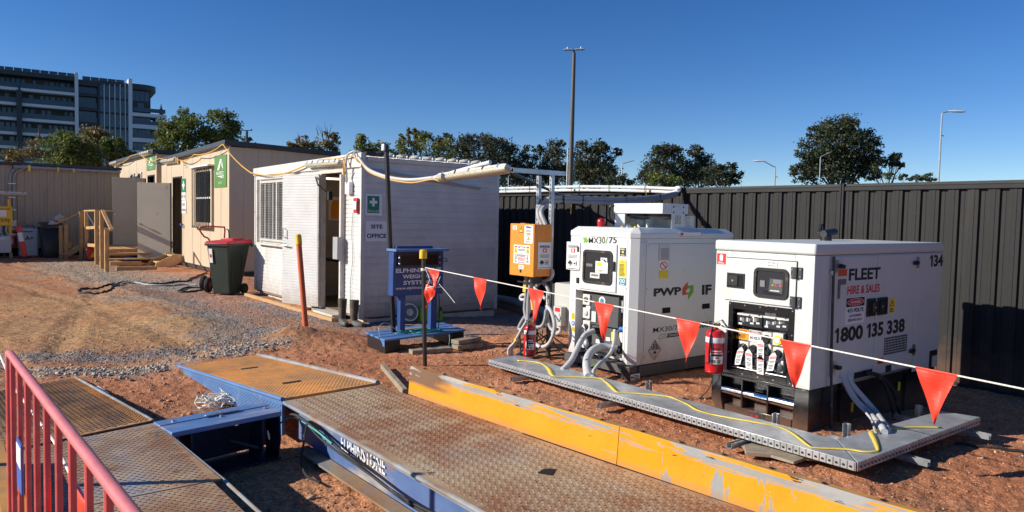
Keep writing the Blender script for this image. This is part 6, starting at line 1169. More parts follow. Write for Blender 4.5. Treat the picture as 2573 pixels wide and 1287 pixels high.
# grey cabinet with an isolator
cb = thing('switch_cabinet', (7.12, 7.8, 0), 'grey steel cabinet with a rotary switch behind the orange board', 'cabinet'); kx = 6.9
ya, yb = PX(1392, 760, kx)[1], PX(1436, 760, kx)[1]; zt, zb = PX(1415, 713, kx)[2], PX(1415, 820, kx)[2]
MB('cabinet').box(kx+.02, kx+.36, yb-.12, ya, zb-.05, zt).build('body', cb, .008); MB('cabinet').box(kx, kx+.0185, yb-.115, ya-.005, zb-.045, zt-.005).build('door', cb, .006)
q = PX(1415, 793, kx); yv = q[1]; zv = q[2]; MB('cabinet').box(kx-.10, kx-.001, yv-.07, yv+.10, zv-.14, zv+.13).build('isolator', cb, .008); MB('label_red').box(kx-.1035, kx-.101, yv-.04, yv+.06, zv+.06, zv+.115).build('label', cb)
MB('grey_unit').lathe((kx-.101, yv, zv-.02), [(.06, 0), (.058, .012), (.045, .014)], 20, (-1, 0, 0)).obox((kx-.13, yv, zv-.02), (.018, 0, 0), (0, .03, .03), (0, -.006, .006)).build('switch_knob', cb); MB('conduit').tube(spline([(kx-.05, yv, zv-.14), (kx-.05, yv, zv-.22), (kx-.05, yv+.1, zv-.27), (kx-.05, yv+.2, zv-.27)], 6), .025, 8).build('conduit', cb)
MB('dark_metal').box(kx+.02, kx+.06, ya+.03, ya+.07, -.15, zt-.02).box(kx+.3, kx+.34, ya-.1, ya-.06, -.15, zb-.05).build('leg', cb); MB('paper').box(kx-.01, kx+.03, ya+.08, ya+.16, .35, .52).build('label', cb)
tag(MB('conduit_grey').tube([(8.3, 12.4, .1), (8.2, 10.4, .08), (7.8, 9.0, .06), (7.2, 8.3, .03)], .07, 10).build('drain_pipe', None, loc=(8, 10, .1)), 'pale drain pipe lying in the shade behind the white hut', 'pipe')

# ================================================================== WHITE BATTERY GENERATOR (far one)
mx = thing('generator', (6.3, 5.5, 0), 'white battery generator with a fan unit and red beacon on its roof', 'generator', 'generators behind the tray'); MX0, MX1, MY0, MY1, MZ0, MZ1 = 5.50, 7.12, 5.03, 5.985, .12, 1.415
ch = .07; fy0, fy1, fz0, fz1 = 5.17, 5.885, .155, .825
b = MB('gen_white')
b.prism([(MX0+.13, MY1, MZ0), (MX0+.13, MY0, MZ0), (MX1, MY0, MZ0), (MX1, MY1, MZ0)], (0, 0, MZ1-MZ0))
b.prism([(MX0, fy0, MZ0), (MX0, MY0+ch, MZ0), (MX0+ch, MY0, MZ0), (MX0+.129, MY0, MZ0), (MX0+.129, fy0, MZ0)], (0, 0, MZ1-MZ0))
b.prism([(MX0, MY1, MZ0), (MX0, fy1, MZ0), (MX0+.129, fy1, MZ0), (MX0+.129, MY1, MZ0)], (0, 0, MZ1-MZ0))
b.box(MX0, MX0+.129, fy0+.0005, fy1-.0005, fz1, MZ1); bd = b.build('body', mx, .004)
i = .055
MB('gen_white').add([(MX0-.005, MY1+.005, MZ1+.001), (MX0-.005, MY0+ch, MZ1+.001), (MX0+ch, MY0-.005, MZ1+.001), (MX1+.005, MY0-.005, MZ1+.001), (MX1+.005, MY1+.005, MZ1+.001), (MX0-.005, MY1+.005, MZ1+.055), (MX0-.005, MY0+ch, MZ1+.055), (MX0+ch, MY0-.005, MZ1+.055), (MX1+.005, MY0-.005, MZ1+.055), (MX1+.005, MY1+.005, MZ1+.055), (MX0+.08, MY1-.02, MZ1+.105), (MX0+.08, MY0+ch+.03, MZ1+.105), (MX0+ch+.04, MY0+.06, MZ1+.105), (MX1-.06, MY0+.06, MZ1+.105), (MX1-.06, MY1-.02, MZ1+.105)],
    [(0, 1, 6, 5), (1, 2, 7, 6), (2, 3, 8, 7), (3, 4, 9, 8), (4, 0, 5, 9), (5, 6, 11, 10), (6, 7, 12, 11), (7, 8, 13, 12), (8, 9, 14, 13), (9, 5, 10, 14), (10, 11, 12, 13, 14), (4, 3, 2, 1, 0)]).build('roof', mx, .006, smooth=0)
b = MB('ink_grey'); b.box(MX0+.2, MX1-.02, MY0-.0012, MY0+.001, 1.36, 1.364).box(MX0+.162, MX0+.166, MY0-.0012, MY0+.001, MZ0, 1.4); b.box(MX0-.0012, MX0+.001, MY0+ch+.04, MY0+ch+.043, MZ0+.01, 1.37); b.build('panel_gap', mx)
for (x, z) in ((5.59, 1.38), (5.63, 1.38), (5.69, 1.35), (5.69, .9), (5.69, .2), (7.05, 1.35), (6.98, 1.35)): MB('ink_grey').lathe((x, MY0-.0005, z), [(.006, 0), (.005, .003)], 8, (0, -1, 0)).build('screw', mx)
for (y, z) in ((5.94, 1.38), (5.94, .7), (5.94, .25), (5.13, 1.38), (5.13, .9), (5.13, .5), (5.13, .2)): MB('ink_grey').lathe((MX0-.0005, y, z), [(.006, 0), (.005, .003)], 8, (-1, 0, 0)).build('screw', mx)
# front door with a window
dY0, dY1, dz0, dz1 = 5.275, 5.825, .845, 1.345
dm = MB('gen_white').box(MX0-.014, MX0-.001, dY0, dY1, dz0, dz1).build('door', mx, .004)
def rrect(F, y0, y1, z0, z1, r, n=5):
    out = []
    for cy, cz, a0 in ((y1-r, z1-r, 0), (y0+r, z1-r, 90), (y0+r, z0+r, 180), (y1-r, z0+r, 270)): out += [F(cy+r*math.cos(R(a0+90*k/n)), cz+r*math.sin(R(a0+90*k/n))) for k in range(n+1)]
    return out
def ring(mb, F, y0, y1, z0, z1, r, w, t):
    a = rrect(lambda y, z: F(y, z, 0), y0, y1, z0, z1, r); c = rrect(lambda y, z: F(y, z, 0), y0+w, y1-w, z0+w, z1-w, max(.004, r-w)); a2 = rrect(lambda y, z: F(y, z, t), y0, y1, z0, z1, r); c2 = rrect(lambda y, z: F(y, z, t), y0+w, y1-w, z0+w, z1-w, max(.004, r-w)); n = len(a)
    return mb.add(a+c+a2+c2, [f for k in range(n) for f in ((2*n+k, 2*n+(k+1) % n, 3*n+(k+1) % n, 3*n+k), (k, (k+1) % n, 2*n+(k+1) % n, 2*n+k), (n+k, 3*n+k, 3*n+(k+1) % n, n+(k+1) % n))])
wy0, wy1, wz0, wz1 = 5.325, 5.765, .915, 1.275
ring(MB('black_rubber'), lambda y, z, e: (MX0-.0145-e, y, z), wy0, wy1, wz0, wz1, .05, .028, .010).build('window_seal', dm)
b = MB('glass_dark'); b.add(rrect(lambda y, z: (MX0-.0165, y, z), wy0+.025, wy1-.025, wz0+.025, wz1-.025, .028), [tuple(range(24))]); b.build('pane', dm, norm=False)
lab(dm, 'control_panel', lambda u, v, e: (MX0-.0175-e, wy1-.05-(wy1-wy0-.1)*u, wz0+.05+(wz1-wz0-.1)*v), [('p', 'sign_white', [(.42, .25), (.95, .28), (.95, .72), (.42, .75)]), ('r', 'sign_white', .64, .92, .74, .90), ('r', 'label_yellow', .47, .70, .56, .70), ('o', 'logo_green', .72, .84, .035, .04), ('o', 'ink', .80, .80, .035, .04), ('o', 'ink', .86, .76, .03, .035), ('l', 'ink_grey', .5, .8, .33, .42, 2), ('r', 'socket_grey', .2, .62, .04, .26), ('r', 'ink_grey', .26, .56, .12, .2), ('r', 'ink_grey', .02, .3, .5, .62)], None, .0)
for z in (1.27, .93): MB('black').box(MX0-.03, MX0-.001, dY1+.002, dY1+.03, z-.03, z+.03).build('hinge', dm, .004)
MB('black').box(MX0-.035, MX0-.0145, dY0+.012, dY0+.05, 1.07, 1.17).build('handle', dm, .006)
# socket recess
b = MB('gen_grey'); b.box(MX0+.11, MX0+.128, fy0+.002, fy1-.002, fz0, fz1-.001); pn = b.build('socket_panel', mx)
def SP(px, py, X=MX0+.10): return PX(px, py, X)
FRR = lambda x, y: (1430+x/5.593, 720+y/5.593)
def boxpx(mat, x0, x1, y0, y1, X0, X1, name, par, bev=.003):
    a, c = PX(*FRR(x0, (y0+y1)/2), X0), PX(*FRR(x1, (y0+y1)/2), X0); z1, z0 = PX(*FRR((x0+x1)/2, y0), X0)[2], PX(*FRR((x0+x1)/2, y1), X0)[2]; return MB(mat).box(X0, X1, c[1], a[1], z0, z1).build(name, par, bev)
boxpx('socket_dark', 310, 700, 120, 330, MX0+.07, MX0+.11, 'cover', pn); boxpx('socket_dark', 310, 690, 320, 560, MX0+.02, MX0+.069, 'cover', pn); boxpx('gen_grey', 320, 720, 580, 880, MX0+.06, MX0+.11, 'cover', pn)
for y0 in (110, 300, 480): boxpx('socket_grey', 190, 290, y0, y0+150, MX0+.05, MX0+.11, 'socket', pn, .006)
for x, y, r, m in ((240, 180, .028, 'socket_dark'), (235, 370, .03, 'conduit'), (240, 560, .03, 'black')): q = PX(*FRR(x, y), MX0+.05); MB(m).lathe(q, [(r, 0), (r, .012), (r*.6, .016)], 18, (-1, 0, 0)).build('socket_cap', pn)
q = PX(*FRR(235, 800), MX0+.03); MB('sign_white').lathe(q, [(.05, 0), (.052, .02), (.045, .035)], 20, (-1, 0, 0)).build('socket_cap', pn)
q = PX(*FRR(465, 205), MX0+.067); MB('sign_white').lathe(q, [(.048, 0), (.048, .002)], 28, (-1, 0, 0)).build('round_label', pn); MB('label_teal').lathe((q[0]-.0022, q[1], q[2]), [(.03, 0), (.03, .001)], 20, (-1, 0, 0)).build('emblem', pn)
boxpx('socket_grey', 312, 375, 350, 500, MX0+.01, MX0+.019, 'meter', pn); boxpx('sign_white', 375, 435, 745, 800, MX0+.055, MX0+.059, 'label', pn, 0); boxpx('sign_white', 515, 575, 715, 765, MX0+.055, MX0+.059, 'label', pn, 0); boxpx('sign_white', 712, 748, 200, 370, MX0+.10, MX0+.109, 'label', pn, 0); boxpx('label_yellow', 590, 620, 640, 770, MX0+.03, MX0+.059, 'terminal_cover', pn); boxpx('sign_white', 705, 745, 650, 790, MX0+.03, MX0+.059, 'terminal_cover', pn)
q = PX(*FRR(722, 465), MX0+.09); MB('label_red').lathe(q, [(.024, 0), (.022, .03), (.016, .036)], 16, (-1, 0, 0)).build('stop_button', pn); q = PX(*FRR(715, 595), MX0+.04); MB('tube_blue').cyl(q, (q[0], q[1]-.08, q[2]+.01), .022).build('plug', pn); boxpx('sign_white', 240, 295, 255, 300, MX0+.08, MX0+.109, 'label', pn, 0)
for k in range(7):
    q = Vector(PX(*FRR(540+k*12, 830+random.uniform(-15, 15)), MX0+.05)); MB(('label_red', 'black', 'sign_white')[k % 3]).tube([q, q+Vector((-.02, -.02, .01)), q+Vector((-.015, -.05, -.03))], .004, 6).build('wire', pn)
lab(mx, 'lettering', lambda u, v, e: (MX0-.001-e, PX(1464+86*u, 605, MX0)[1], PX(1464+86*u, 613.5-2*u, MX0)[2]*(1-v)+PX(1464+86*u, 597-2*u, MX0)[2]*v), [('p', 'logo_green', [(0, 1), (.05, 1), (.10, .5), (.05, 0), (0, 0), (.05, .5)]), ('p', 'logo_green', [(.06, 1), (.11, 1), (.16, .5), (.11, 0), (.06, 0), (.11, .5)]), ('t', 'ink', .18, .66, 0, 1, 'MX30', .003), ('t', 'logo_green', .67, .74, -.05, 1.05, '/', .01), ('t', 'ink', .77, 1, 0, 1, '75', .012)], None, 0)
labX(mx, 'warning_label', MX0, 1558, 1573, 623, 644, [('r', 'ink', 0, 1, 0, 1), ('o', 'label_yellow', .5, .5, .2, .15), ('l', 'sign_white', .1, .9, .75, .95, 2), ('l', 'sign_white', .15, .85, .1, .25, 1)])
labX(mx, 'warning_label', MX0, 1555, 1573, 654, 696, hot(.5, .91, .14, .06)+[('l', 'ink', .08, .95, .05, .80, 10)], 'label_yellow'); labX(mx, 'warning_label', MX0, 1555, 1573, 699, 717, [('o', 'sign_white', .3, .6, .2, .25), ('o', 'label_teal', .3, .6, .12, .16), ('o', 'sign_white', .7, .6, .2, .25), ('o', 'label_teal', .7, .6, .12, .16), ('l', 'sign_white', .1, .9, .1, .25, 1)], 'label_teal')
for y0, y1, k in ((786, 803, 'y'), (806, 819, 'b'), (821, 833, 'y')): labX(mx, 'hazard_label', MX0, 1436.5, 1444, y0, y1, hot(.5, .6, .5, .38) if k == 'y' else [('o', 'label_blue', .5, .5, .5, .5), ('r', 'sign_white', .35, .65, .3, .75)], 'label_yellow' if k == 'y' else 'sign_white')
nt2 = thing('notice_sheet', (MX0, 5.95, 1.2), 'white paper notice hanging over the left front edge of the battery generator', 'notice', 'white site notices in sleeves'); labX(nt2, 'sheet', MX0-.02, 1424, 1457, 608, 678, NOTICE, 'paper', .002)
# side lettering
def sy(parent, name, x0, x1, y0, y1, items): return labY(parent, name, MY0, x0, x1, y0, y1, items, None, 0)
b = MB('ink'); textY(b, 'PWP', MY0-.002, *[PY(x, 740, MY0)[0] for x in (1642, 1711)], .815, .90, .045); textY(b, 'IF', MY0-.002, *[PY(x, 740, MY0)[0] for x in (1763, 1787)], .795, .905, .045); textY(b, 'MX30/75', MY0-.002, *[PY(x, 830, MY0)[0] for x in (1641, 1711)], .440, .492, .003); textY(b, 'MOBILE', MY0-.002, *[PY(x, 822, MY0)[0] for x in (1740, 1788)], .43, .495, .02); b.build('lettering', mx)
labY(mx, 'emblem', MY0, 1714, 1742, 708, 754, [('p', 'logo_red', [(.0, .28), (.02, .68), (.48, 1), (.48, .62), (.32, .52), (.34, .42), (.48, .40), (.48, .30)]), ('p', 'logo_green', [(.50, .78), (1, .80), (1, .40), (.54, 0), (.52, .38), (.70, .50), (.68, .64), (.50, .62)])], None, 0)
labY(mx, 'name_label', MY0, 1654, 1710, 838, 848, [('p', 'ink', [(.0, 0), (1, 0), (1, 1), (.08, 1)]), ('p', 'sign_white', [(.03, .12), (.36, .12), (.42, .88), (.09, .88)]), ('t', 'ink_grey', .1, .36, .25, .75, 'NAME'), ('t', 'sign_white', .46, .86, .25, .75, 'DANTE', .01)], None, 0)
labY(mx, 'hazard_diamond', MY0, 1628, 1661, 854, 906, [('p', 'ink', [(.5, 1), (1, .5), (.5, 0), (0, .5)]), ('p', 'fleet_white', [(.5, .96), (.96, .5), (.5, .04), (.04, .5)])]+[('p', 'ink', [(a, .52), (a+.06, .52), (a+.06, .52+.40*(1-abs(a+.03-.5)/.42)), (a, .52+.40*(1-abs(a+.03-.5)/.42))]) for a in (.12, .25, .36, .47, .58, .69, .82)]+[('r', 'ink', .40, .6, .34, .42), ('r', 'ink', .44, .48, .42, .48), ('r', 'ink', .52, .56, .42, .46), ('t', 'ink', .45, .55, .13, .24, '9')], None, 0)
for x0, x1, y0, y1 in ((1664, 1684, 773, 787), (1764, 1783, 763, 776)): labY(mx, 'fork_slot', MY0, x0, x1, y0, y1, [('r', 'void', 0, 1, 0, 1)], None, 0)
b = MB('socket_grey'); xa, xb = PY(1655, 635, MY0)[0], PY(1682, 635, MY0)[0]; plateY(b, MY0-.001, xa, xb, 1.185, 1.35, .01); b.use('ink_grey')
for k in range(10): b.quad((xa+.02, MY0-.0125, 1.20+k*.012), (xb-.02, MY0-.0125, 1.20+k*.012), (xb-.02, MY0-.0125, 1.205+k*.012), (xa+.02, MY0-.0125, 1.205+k*.012))
b.build('vent', mx)
labY(mx, 'warning_label', MY0, 1656, 1678, 655, 700, [('o', 'label_red', .5, .72, .42, .22), ('o', 'sign_white', .5, .72, .33, .17), ('p', 'label_red', [(.2, .86), (.28, .9), (.82, .6), (.74, .55)]), ('r', 'label_yellow', 0, 1, 0, .46), ('l', 'ink', .1, .9, .06, .42, 5)])
labY(mx, 'roof_label', MY0-.005, 1708, 1763, 583, 594, [('r', 'label_red', .01, .99, .02, .98), ('r', 'sign_white', .03, .97, .08, .92), ('o', 'label_red', .1, .5, .06, .3), ('l', 'ink', .2, .95, .2, .8, 2)])
# base frame
b = MB('gen_grey'); b.box(MX0-.03, MX0+.10, MY0+.01, MY1+.03, .03, .112).box(MX0+.101, MX1+.0, MY0-.01, MY0+.07, .0, .112).box(MX0+.101, MX1, MY1-.06, MY1+.02, .0, .112); b.build('base_frame', mx, .004); b = MB('dark_metal'); b.box(MX0-.04, MX0+.0, MY0-.02, MY0+.09, -.10, .1).box(MX0-.0405, MX0-.0, 5.45, 5.55, -.1, .1) if False else b.box(MX0-.05, MX0-.031, MY0-.015, MY0+.10, -.10, .105); b.box(MX0+.15, MX1, MY0+.08, MY1-.07, -.06, .11); b.box(MX0-.02, MX0+.05, 5.80, 5.90, -.08, .03); b.build('skid', mx)
labY(mx, 'base_label', MY0-.012, 1583, 1607, 940, 955, [('l', 'ink', .35, .95, .15, .9, 3), ('p', 'ink', [(.05, .5), (.2, .8), (.2, .6), (.32, .6), (.32, .4), (.2, .4), (.2, .2)])])
# roof fan unit
fx0, fx1, fY0, fY1 = 6.0, 6.42, 5.12, 5.83; RT = MZ1+.106
MB('gen_white').box(fx0, fx1, fY0, fY1, 1.675, 1.785).build('fan_housing', mx, .004)
def leg_plate(y, x0, x1): b = MB('gen_white'); b.box(x0, x0+.06, y-.004, y, RT, 1.76).box(x1-.06, x1, y-.004, y, RT, 1.76).box(x0+.06, x1-.06, y-.004, y, RT, RT+.05).box(x0+.06, x1-.06, y-.004, y, 1.66, 1.76); b.build('fan_leg', mx, .002)
leg_plate(fY0-.002, 6.14, 6.36); leg_plate(fY1+.006, 6.14, 6.36)
MB('gen_white').box(6.02, 6.03, 5.68, 5.83, RT, 1.70).build('fan_leg', mx); MB('gen_white').box(6.35, 6.40, 5.70, 5.82, RT, 1.675).build('fan_leg', mx)
for y in (5.32, 5.62):
    MB('black').lathe((6.21, y, 1.674), [(.15, 0), (.15, -.03), (.11, -.055), (.05, -.065)], 26).build('fan', mx)
for x, z in ((6.17, 1.75), (6.33, 1.75), (6.17, 1.69), (6.33, 1.69)): MB('dark_metal').lathe((x, fY0-.0065, z), [(.010, 0), (.009, .004)], 8, (0, -1, 0)).build('bolt', mx)
b = MB('gen_white'); b.box(6.50, 6.53, 5.12, 5.83, RT, 1.66); g = b.build('fan_guard', mx); v = MB('ink_grey')
for i in range(16):
    for j in range(5): v.lathe((6.4995, 5.16+i*.043+(j % 2)*.02, RT+.03+j*.022), [(.006, 0), (.006, .001)], 6, (-1, 0, 0))
v.build('perforation', g)
MB('beacon').lathe((5.66, 5.68, RT-.03), [(.044, 0), (.044, .07), (.048, .075), (.048, .095), (.038, .115), (.03, .12)], 20).build('beacon', mx)
MB('black').tube(spline([(6.0, 5.83, 1.76), (5.98, 5.87, 1.74), (5.98, 5.87, 1.62), (6.03, 5.83, 1.56)], 6), .012, 6).build('cable', mx); MB('steel').lathe((5.95, 5.55, RT-.02), [(.035, 0), (.035, .03), (.02, .05)], 12).build('lifting_eye', mx); MB('label_yellow').lathe((5.92, 5.62, RT-.02), [(.014, 0), (.014, .03)], 10).build('cap', mx); MB('label_yellow').lathe((5.98, 5.48, RT-.005), [(.014, 0), (.014, .02)], 10).build('cap', mx)
# its flexible cables down to the tray
F2 = lambda x, y: (1360+x/8.043, 860+y/8.043)
for pp, r, m, lb in (([(*FRR(350, 625), 5.50), (*FRR(280, 650), 5.44), (*FRR(220, 690), 5.38), (*FRR(150, 800), 5.25), (*FRR(80, 950), 5.10), (*FRR(20, 1060), 4.97), (*F2(425, 570), 4.84)], .030, 'conduit', 'fat grey conduit from the left socket of the battery generator to the tray'),
                     ([(*FRR(690, 890), 5.52), (*FRR(600, 870), 5.46), (*FRR(470, 850), 5.38), (*FRR(360, 880), 5.26), (*FRR(280, 960), 5.12), (*FRR(245, 1070), 5.0), (*FRR(255, 1200), 4.92), (*F2(965, 705), 4.80)], .040, 'conduit', 'fattest grey conduit arching from the battery generator down to the tray'),
                     ([(*FRR(645, 610), 5.52), (*FRR(630, 780), 5.46), (*FRR(600, 900), 5.36), (*FRR(540, 990), 5.24), (*FRR(430, 1080), 5.06), (*FRR(350, 1180), 4.92), (*FRR(335, 1250), 4.86), (*F2(1045, 712), 4.80)], .018, 'conduit', 'thin grey conduit beside the fattest one on the battery generator'),
                     ([(*FRR(530, 960), 5.40), (*FRR(450, 1040), 5.30), (*FRR(380, 1090), 5.2), (*FRR(300, 1130), 5.15)], .005, 'logo_green', 'thin green earth wire below the battery generator sockets')):
    P = spline([PX(x, y, X) for x, y, X in pp], 10); tag(MB(m).tube(P, r, 14).build('conduit' if r > .01 else 'wire', None, loc=tuple(P[0]), smooth=60), lb, 'conduit' if r > .01 else 'wire')
q = PX(*FRR(690, 890), MX0+.02); MB('black').cyl((q[0], q[1]-.03, q[2]), (q[0], q[1]+.0, q[2]), .045).build('plug', mx, .006); q = PX(*FRR(360, 622), MX0+.02); MB('black').cyl((q[0]+.05, q[1]-.02, q[2]), (q[0]-.03, q[1]+.01, q[2]), .036).build('plug', mx, .006)
def hang_tag(X, px, py, tilt, label, s=.06, h=.115, red='DANGER'):
    c = Vector(PX(px, py, X)); t = thing('lockout_tag', c, label, 'tag', 'white lockout tags on the sockets'); ca, sa = math.cos(tilt), math.sin(tilt)
    F = lambda u, v, e: (c.x-e, c.y-((u-.5)*s*ca-(v-1)*h*sa*-1*-1), c.z+(v-1)*h*ca+(u-.5)*s*sa*-1)
    b = MB('paper'); b.add([F(u, v, 0) for u, v in ((0, 0), (1, 0), (1, .82), (.66, 1), (.34, 1), (0, .82))], [tuple(range(6))]); b.use('label_red').add([F(u, v, .0012) for u, v in ((.08, .66), (.92, .66), (.92, .80), (.08, .80))], [(0, 1, 2, 3)]); b.use('ink')
    for v, n in ((.50, .8), (.42, .6), (.28, .75), (.20, .7), (.12, .5)): b.add([F(.5-n/2, v, .0012), F(.5+n/2, v, .0012), F(.5+n/2, v+.04, .0012), F(.5-n/2, v+.04, .0012)], [(0, 1, 2, 3)])
    vv, ff = _text(red, .01); b.use('sign_white'); b.add([F(.14+.72*q[0], .69+.08*q[1], .002) for q in vv], ff)
    b.build('card', t, norm=False); MB('string_white').tube([F(.5, .95, .002), F(.45, 1.08, -.01), F(.55, 1.2, -.03)], .0015, 5).build('tie', t); return t
hang_tag(MX0+.03, *FRR(195, 540), .12, 'white lockout tag hanging at the left sockets of the battery generator', .055, .15)
# ================================================================== HIRE GENERATOR (near one)
fg = thing('generator', (6.4, 3.43, 0), 'off white hire generator on a black base with black side lettering, nearest of the two', 'generator', 'generators behind the tray')
GX0, GX1, GY0, GY1, GZ0, GZ1 = 5.27, 7.53, 2.98, 3.885, .315, 1.355
Q1 = (3.145, 3.722, .335, .915)          # socket panel opening
b = MB('fleet_white'); b.box(GX0+.09, GX1, GY0, GY1, GZ0, GZ1); b.box(GX0, GX0+.0895, GY0, Q1[0], GZ0, GZ1); b.box(GX0, GX0+.0895, Q1[1], GY1, GZ0, GZ1); b.box(GX0, GX0+.0895, Q1[0]+.0003, Q1[1]-.0003, Q1[3], GZ1); b.box(GX0, GX0+.0895, Q1[0]+.0003, Q1[1]-.0003, GZ0, Q1[2]); b.build('body', fg, .004)
b = MB('fleet_white'); e = .012; b.box(GX0-e, GX1+e, GY0-e, GY1+e, GZ1+.004, 1.448); b.build('roof', fg, .02, seg=4)
MB('ink_grey').box(GX0+.01, GX1-.01, GY0+.01, GY1-.01, GZ1, GZ1+.0045).build('roof_seal', fg)
# front door
dr = MB('fleet_white').box(GX0-.012, GX0-.0015, 3.125, 3.772, .945, 1.300).build('door', fg, .003)
MB('ink').box(GX0-.0014, GX0+.001, 3.119, 3.778, .939, 1.306).build('door_seal', fg)
ring(MB('black_rubber'), lambda y, z, q: (GX0-.0125-q, y, z), 3.185, 3.495, .995, 1.238, .045, .024, .012).build('window_seal', dr)
b = MB('glass_dark'); b.add(rrect(lambda y, z: (GX0-.0145, y, z), 3.205, 3.475, 1.015, 1.218, .03), [tuple(range(24))]); b.build('pane', dr, norm=False)
lab(dr, 'controller', lambda u, v, q: (GX0-.0155-q, 3.46-.24*u, 1.03+.175*v), [('p', 'socket_dark', [(.42, .1), (.92, .06), (.95, .70), (.46, .72)]), ('r', 'ink_grey', .58, .88, .50, .68), ('r', 'logo_green', .54, .60, .38, .46), ('r', 'label_red', .64, .72, .38, .46), ('r', 'label_blue', .74, .79, .38, .46), ('r', 'logo_red', .81, .90, .38, .46), ('l', 'socket_grey', .48, .9, .14, .24, 1), ('r', 'ink_grey', .10, .28, .3, .6)], None, 0)
b = MB('black').box(GX0-.020, GX0-.0125, 3.585, 3.757, 1.05, 1.175); b.build('handle', dr, .003); b = MB('void').box(GX0-.0215, GX0-.0205, 3.60, 3.745, 1.062, 1.163); b.use('black_rubber').box(GX0-.030, GX0-.022, 3.645, 3.735, 1.07, 1.155); b.use('steel').lathe((GX0-.030, 3.69, 1.112), [(.010, 0), (.008, .004)], 12, (-1, 0, 0)); b.build('latch', dr)
for z in (1.215, .985):
    MB('dark_metal').box(GX0-.024, GX0-.0125, 3.128, 3.165, z-.045, z+.045).box(GX0-.012, GX0-.0, 3.078, 3.117, z-.045, z+.045).cyl((GX0-.018, 3.121, z-.045), (GX0-.018, 3.121, z+.045), .009).build('hinge', fg, .002)
    for y in (3.09, 3.152):
        for dz in (-.028, .028): MB('steel').lathe((GX0-.013 if y < 3.12 else GX0-.0245, y, z+dz), [(.006, 0), (.005, .004)], 8, (-1, 0, 0)).build('bolt', fg)
labX(fg, 'extinguisher_sign', GX0, 1802, 1824, 637, 664, [('r', 'sign_white', .32, .68, .34, .84), ('r', 'sign_white', .42, .58, .84, .93), ('l', 'sign_white', .15, .85, .08, .26, 2)], 'label_red')
labX(dr, 'notice_label', GX0-.013, 1927, 1953, 657, 671, [('t', 'ink', .08, .92, .58, .85, 'NEED DIESEL?'), ('l', 'label_red', .1, .9, .15, .4, 1)])
# socket panel
b = MB('black_gloss')
for y0, y1, z0, z1 in ((Q1[0]-.015, Q1[0]+.03, Q1[2]-.015, Q1[3]+.015), (Q1[1]-.03, Q1[1]+.015, Q1[2]-.015, Q1[3]+.015), (Q1[0]+.0305, Q1[1]-.0305, Q1[3]-.04, Q1[3]+.015), (Q1[0]+.0305, Q1[1]-.0305, Q1[2]-.015, Q1[2]+.035)): b.box(GX0-.006, GX0+.06, y0, y1, z0, z1)
pf = b.build('panel_frame', fg, .002)
for y in np.linspace(Q1[0], Q1[1], 5):
    for z in (Q1[2]+.003, Q1[3]-.003): MB('steel').lathe((GX0-.006, y, z), [(.007, 0), (.005, .004)], 8, (-1, 0, 0)).build('bolt', pf)
for z in (.5, .72): 
    for y in (Q1[0]-.001, Q1[1]+.001): MB('steel').lathe((GX0-.006, y, z), [(.007, 0), (.005, .004)], 8, (-1, 0, 0)).build('bolt', pf)
MB('black').box(GX0+.075, GX0+.089, Q1[0]+.001, Q1[1]-.001, Q1[2]+.001, Q1[3]-.001).build('back_plate', pf)
FP = lambda x, y: (1830+x/5.594, 750+y/5.596)
def bx(mat, x0, x1, y0, y1, X0, X1, name, par=pf, bev=.003):
    a, c = PX(*FP(x0, (y0+y1)/2), X0), PX(*FP(x1, (y0+y1)/2), X0); z1, z0 = PX(*FP((x0+x1)/2, y0), X0)[2], PX(*FP((x0+x1)/2, y1), X0)[2]; return MB(mat).box(X0, X1, c[1], a[1], z0, z1).build(name, par, bev)
for x0, x1, y0, y1 in ((125, 475, 225, 400), (490, 850, 270, 445)):
    bx('glass_dark', x0, x1, y0+25, y1, GX0+.015, GX0+.074, 'breaker_box', pf, .006); bx('socket_grey', x0, x1, y0, y0+26, GX0+.010, GX0+.074, 'breaker_lid', pf, .002)
    for k in range(9): bx(('socket_grey', 'steel', 'socket_dark')[k % 3], x0+40+k*30, x0+62+k*30, y0+50+random.randint(-6, 12), y0+95+random.randint(-10, 20), GX0+.0125, GX0+.0145, 'breaker', pf, 0)
    for f in (.06, .52, .76): bx('sign_white', x0+(x1-x0)*f, x0+(x1-x0)*(f+.13), y0+115, y0+138, GX0+.0122, GX0+.0143, 'label', pf, 0)
    for f in (.1, .5, .88): q = PX(*FP(x0+(x1-x0)*f, y0+14), GX0+.009); MB('ink').lathe(q, [(.006, 0), (.006, .003)], 8, (-1, 0, 0)).build('bolt', pf)
bx('sign_white', 515, 590, 195, 250, GX0+.07, GX0+.0745, 'label', pf, 0); bx('sign_white', 598, 670, 205, 262, GX0+.07, GX0+.0745, 'label', pf, 0)
def labP(name, x0, x1, y0, y1, items, base='sign_white', X=GX0+.05): return labX(pf, name, X, *[FP(x, 0)[0] for x in (x0, x1)], *[FP(0, y)[1] for y in (y0, y1)], items, base)
labP('warning_label', 112, 285, 430, 578, [('t', 'ink', .12, .95, .70, .92, 'WARNING', .03), ('l', 'ink', .15, .9, .15, .58, 4), ('p', 'ink', [(.02, .3), (.35, .3), (.35, .5), (.02, .6)])], 'label_orange')
labP('danger_label', 290, 465, 450, 612, [('r', 'ink', .04, .96, .60, .95), ('o', 'sign_white', .5, .775, .40, .15), ('o', 'label_red', .5, .775, .37, .12), ('t', 'sign_white', .24, .76, .71, .84, 'DANGER', .01), ('t', 'ink', .10, .92, .2, .46, '415 VOLTS', .02)])
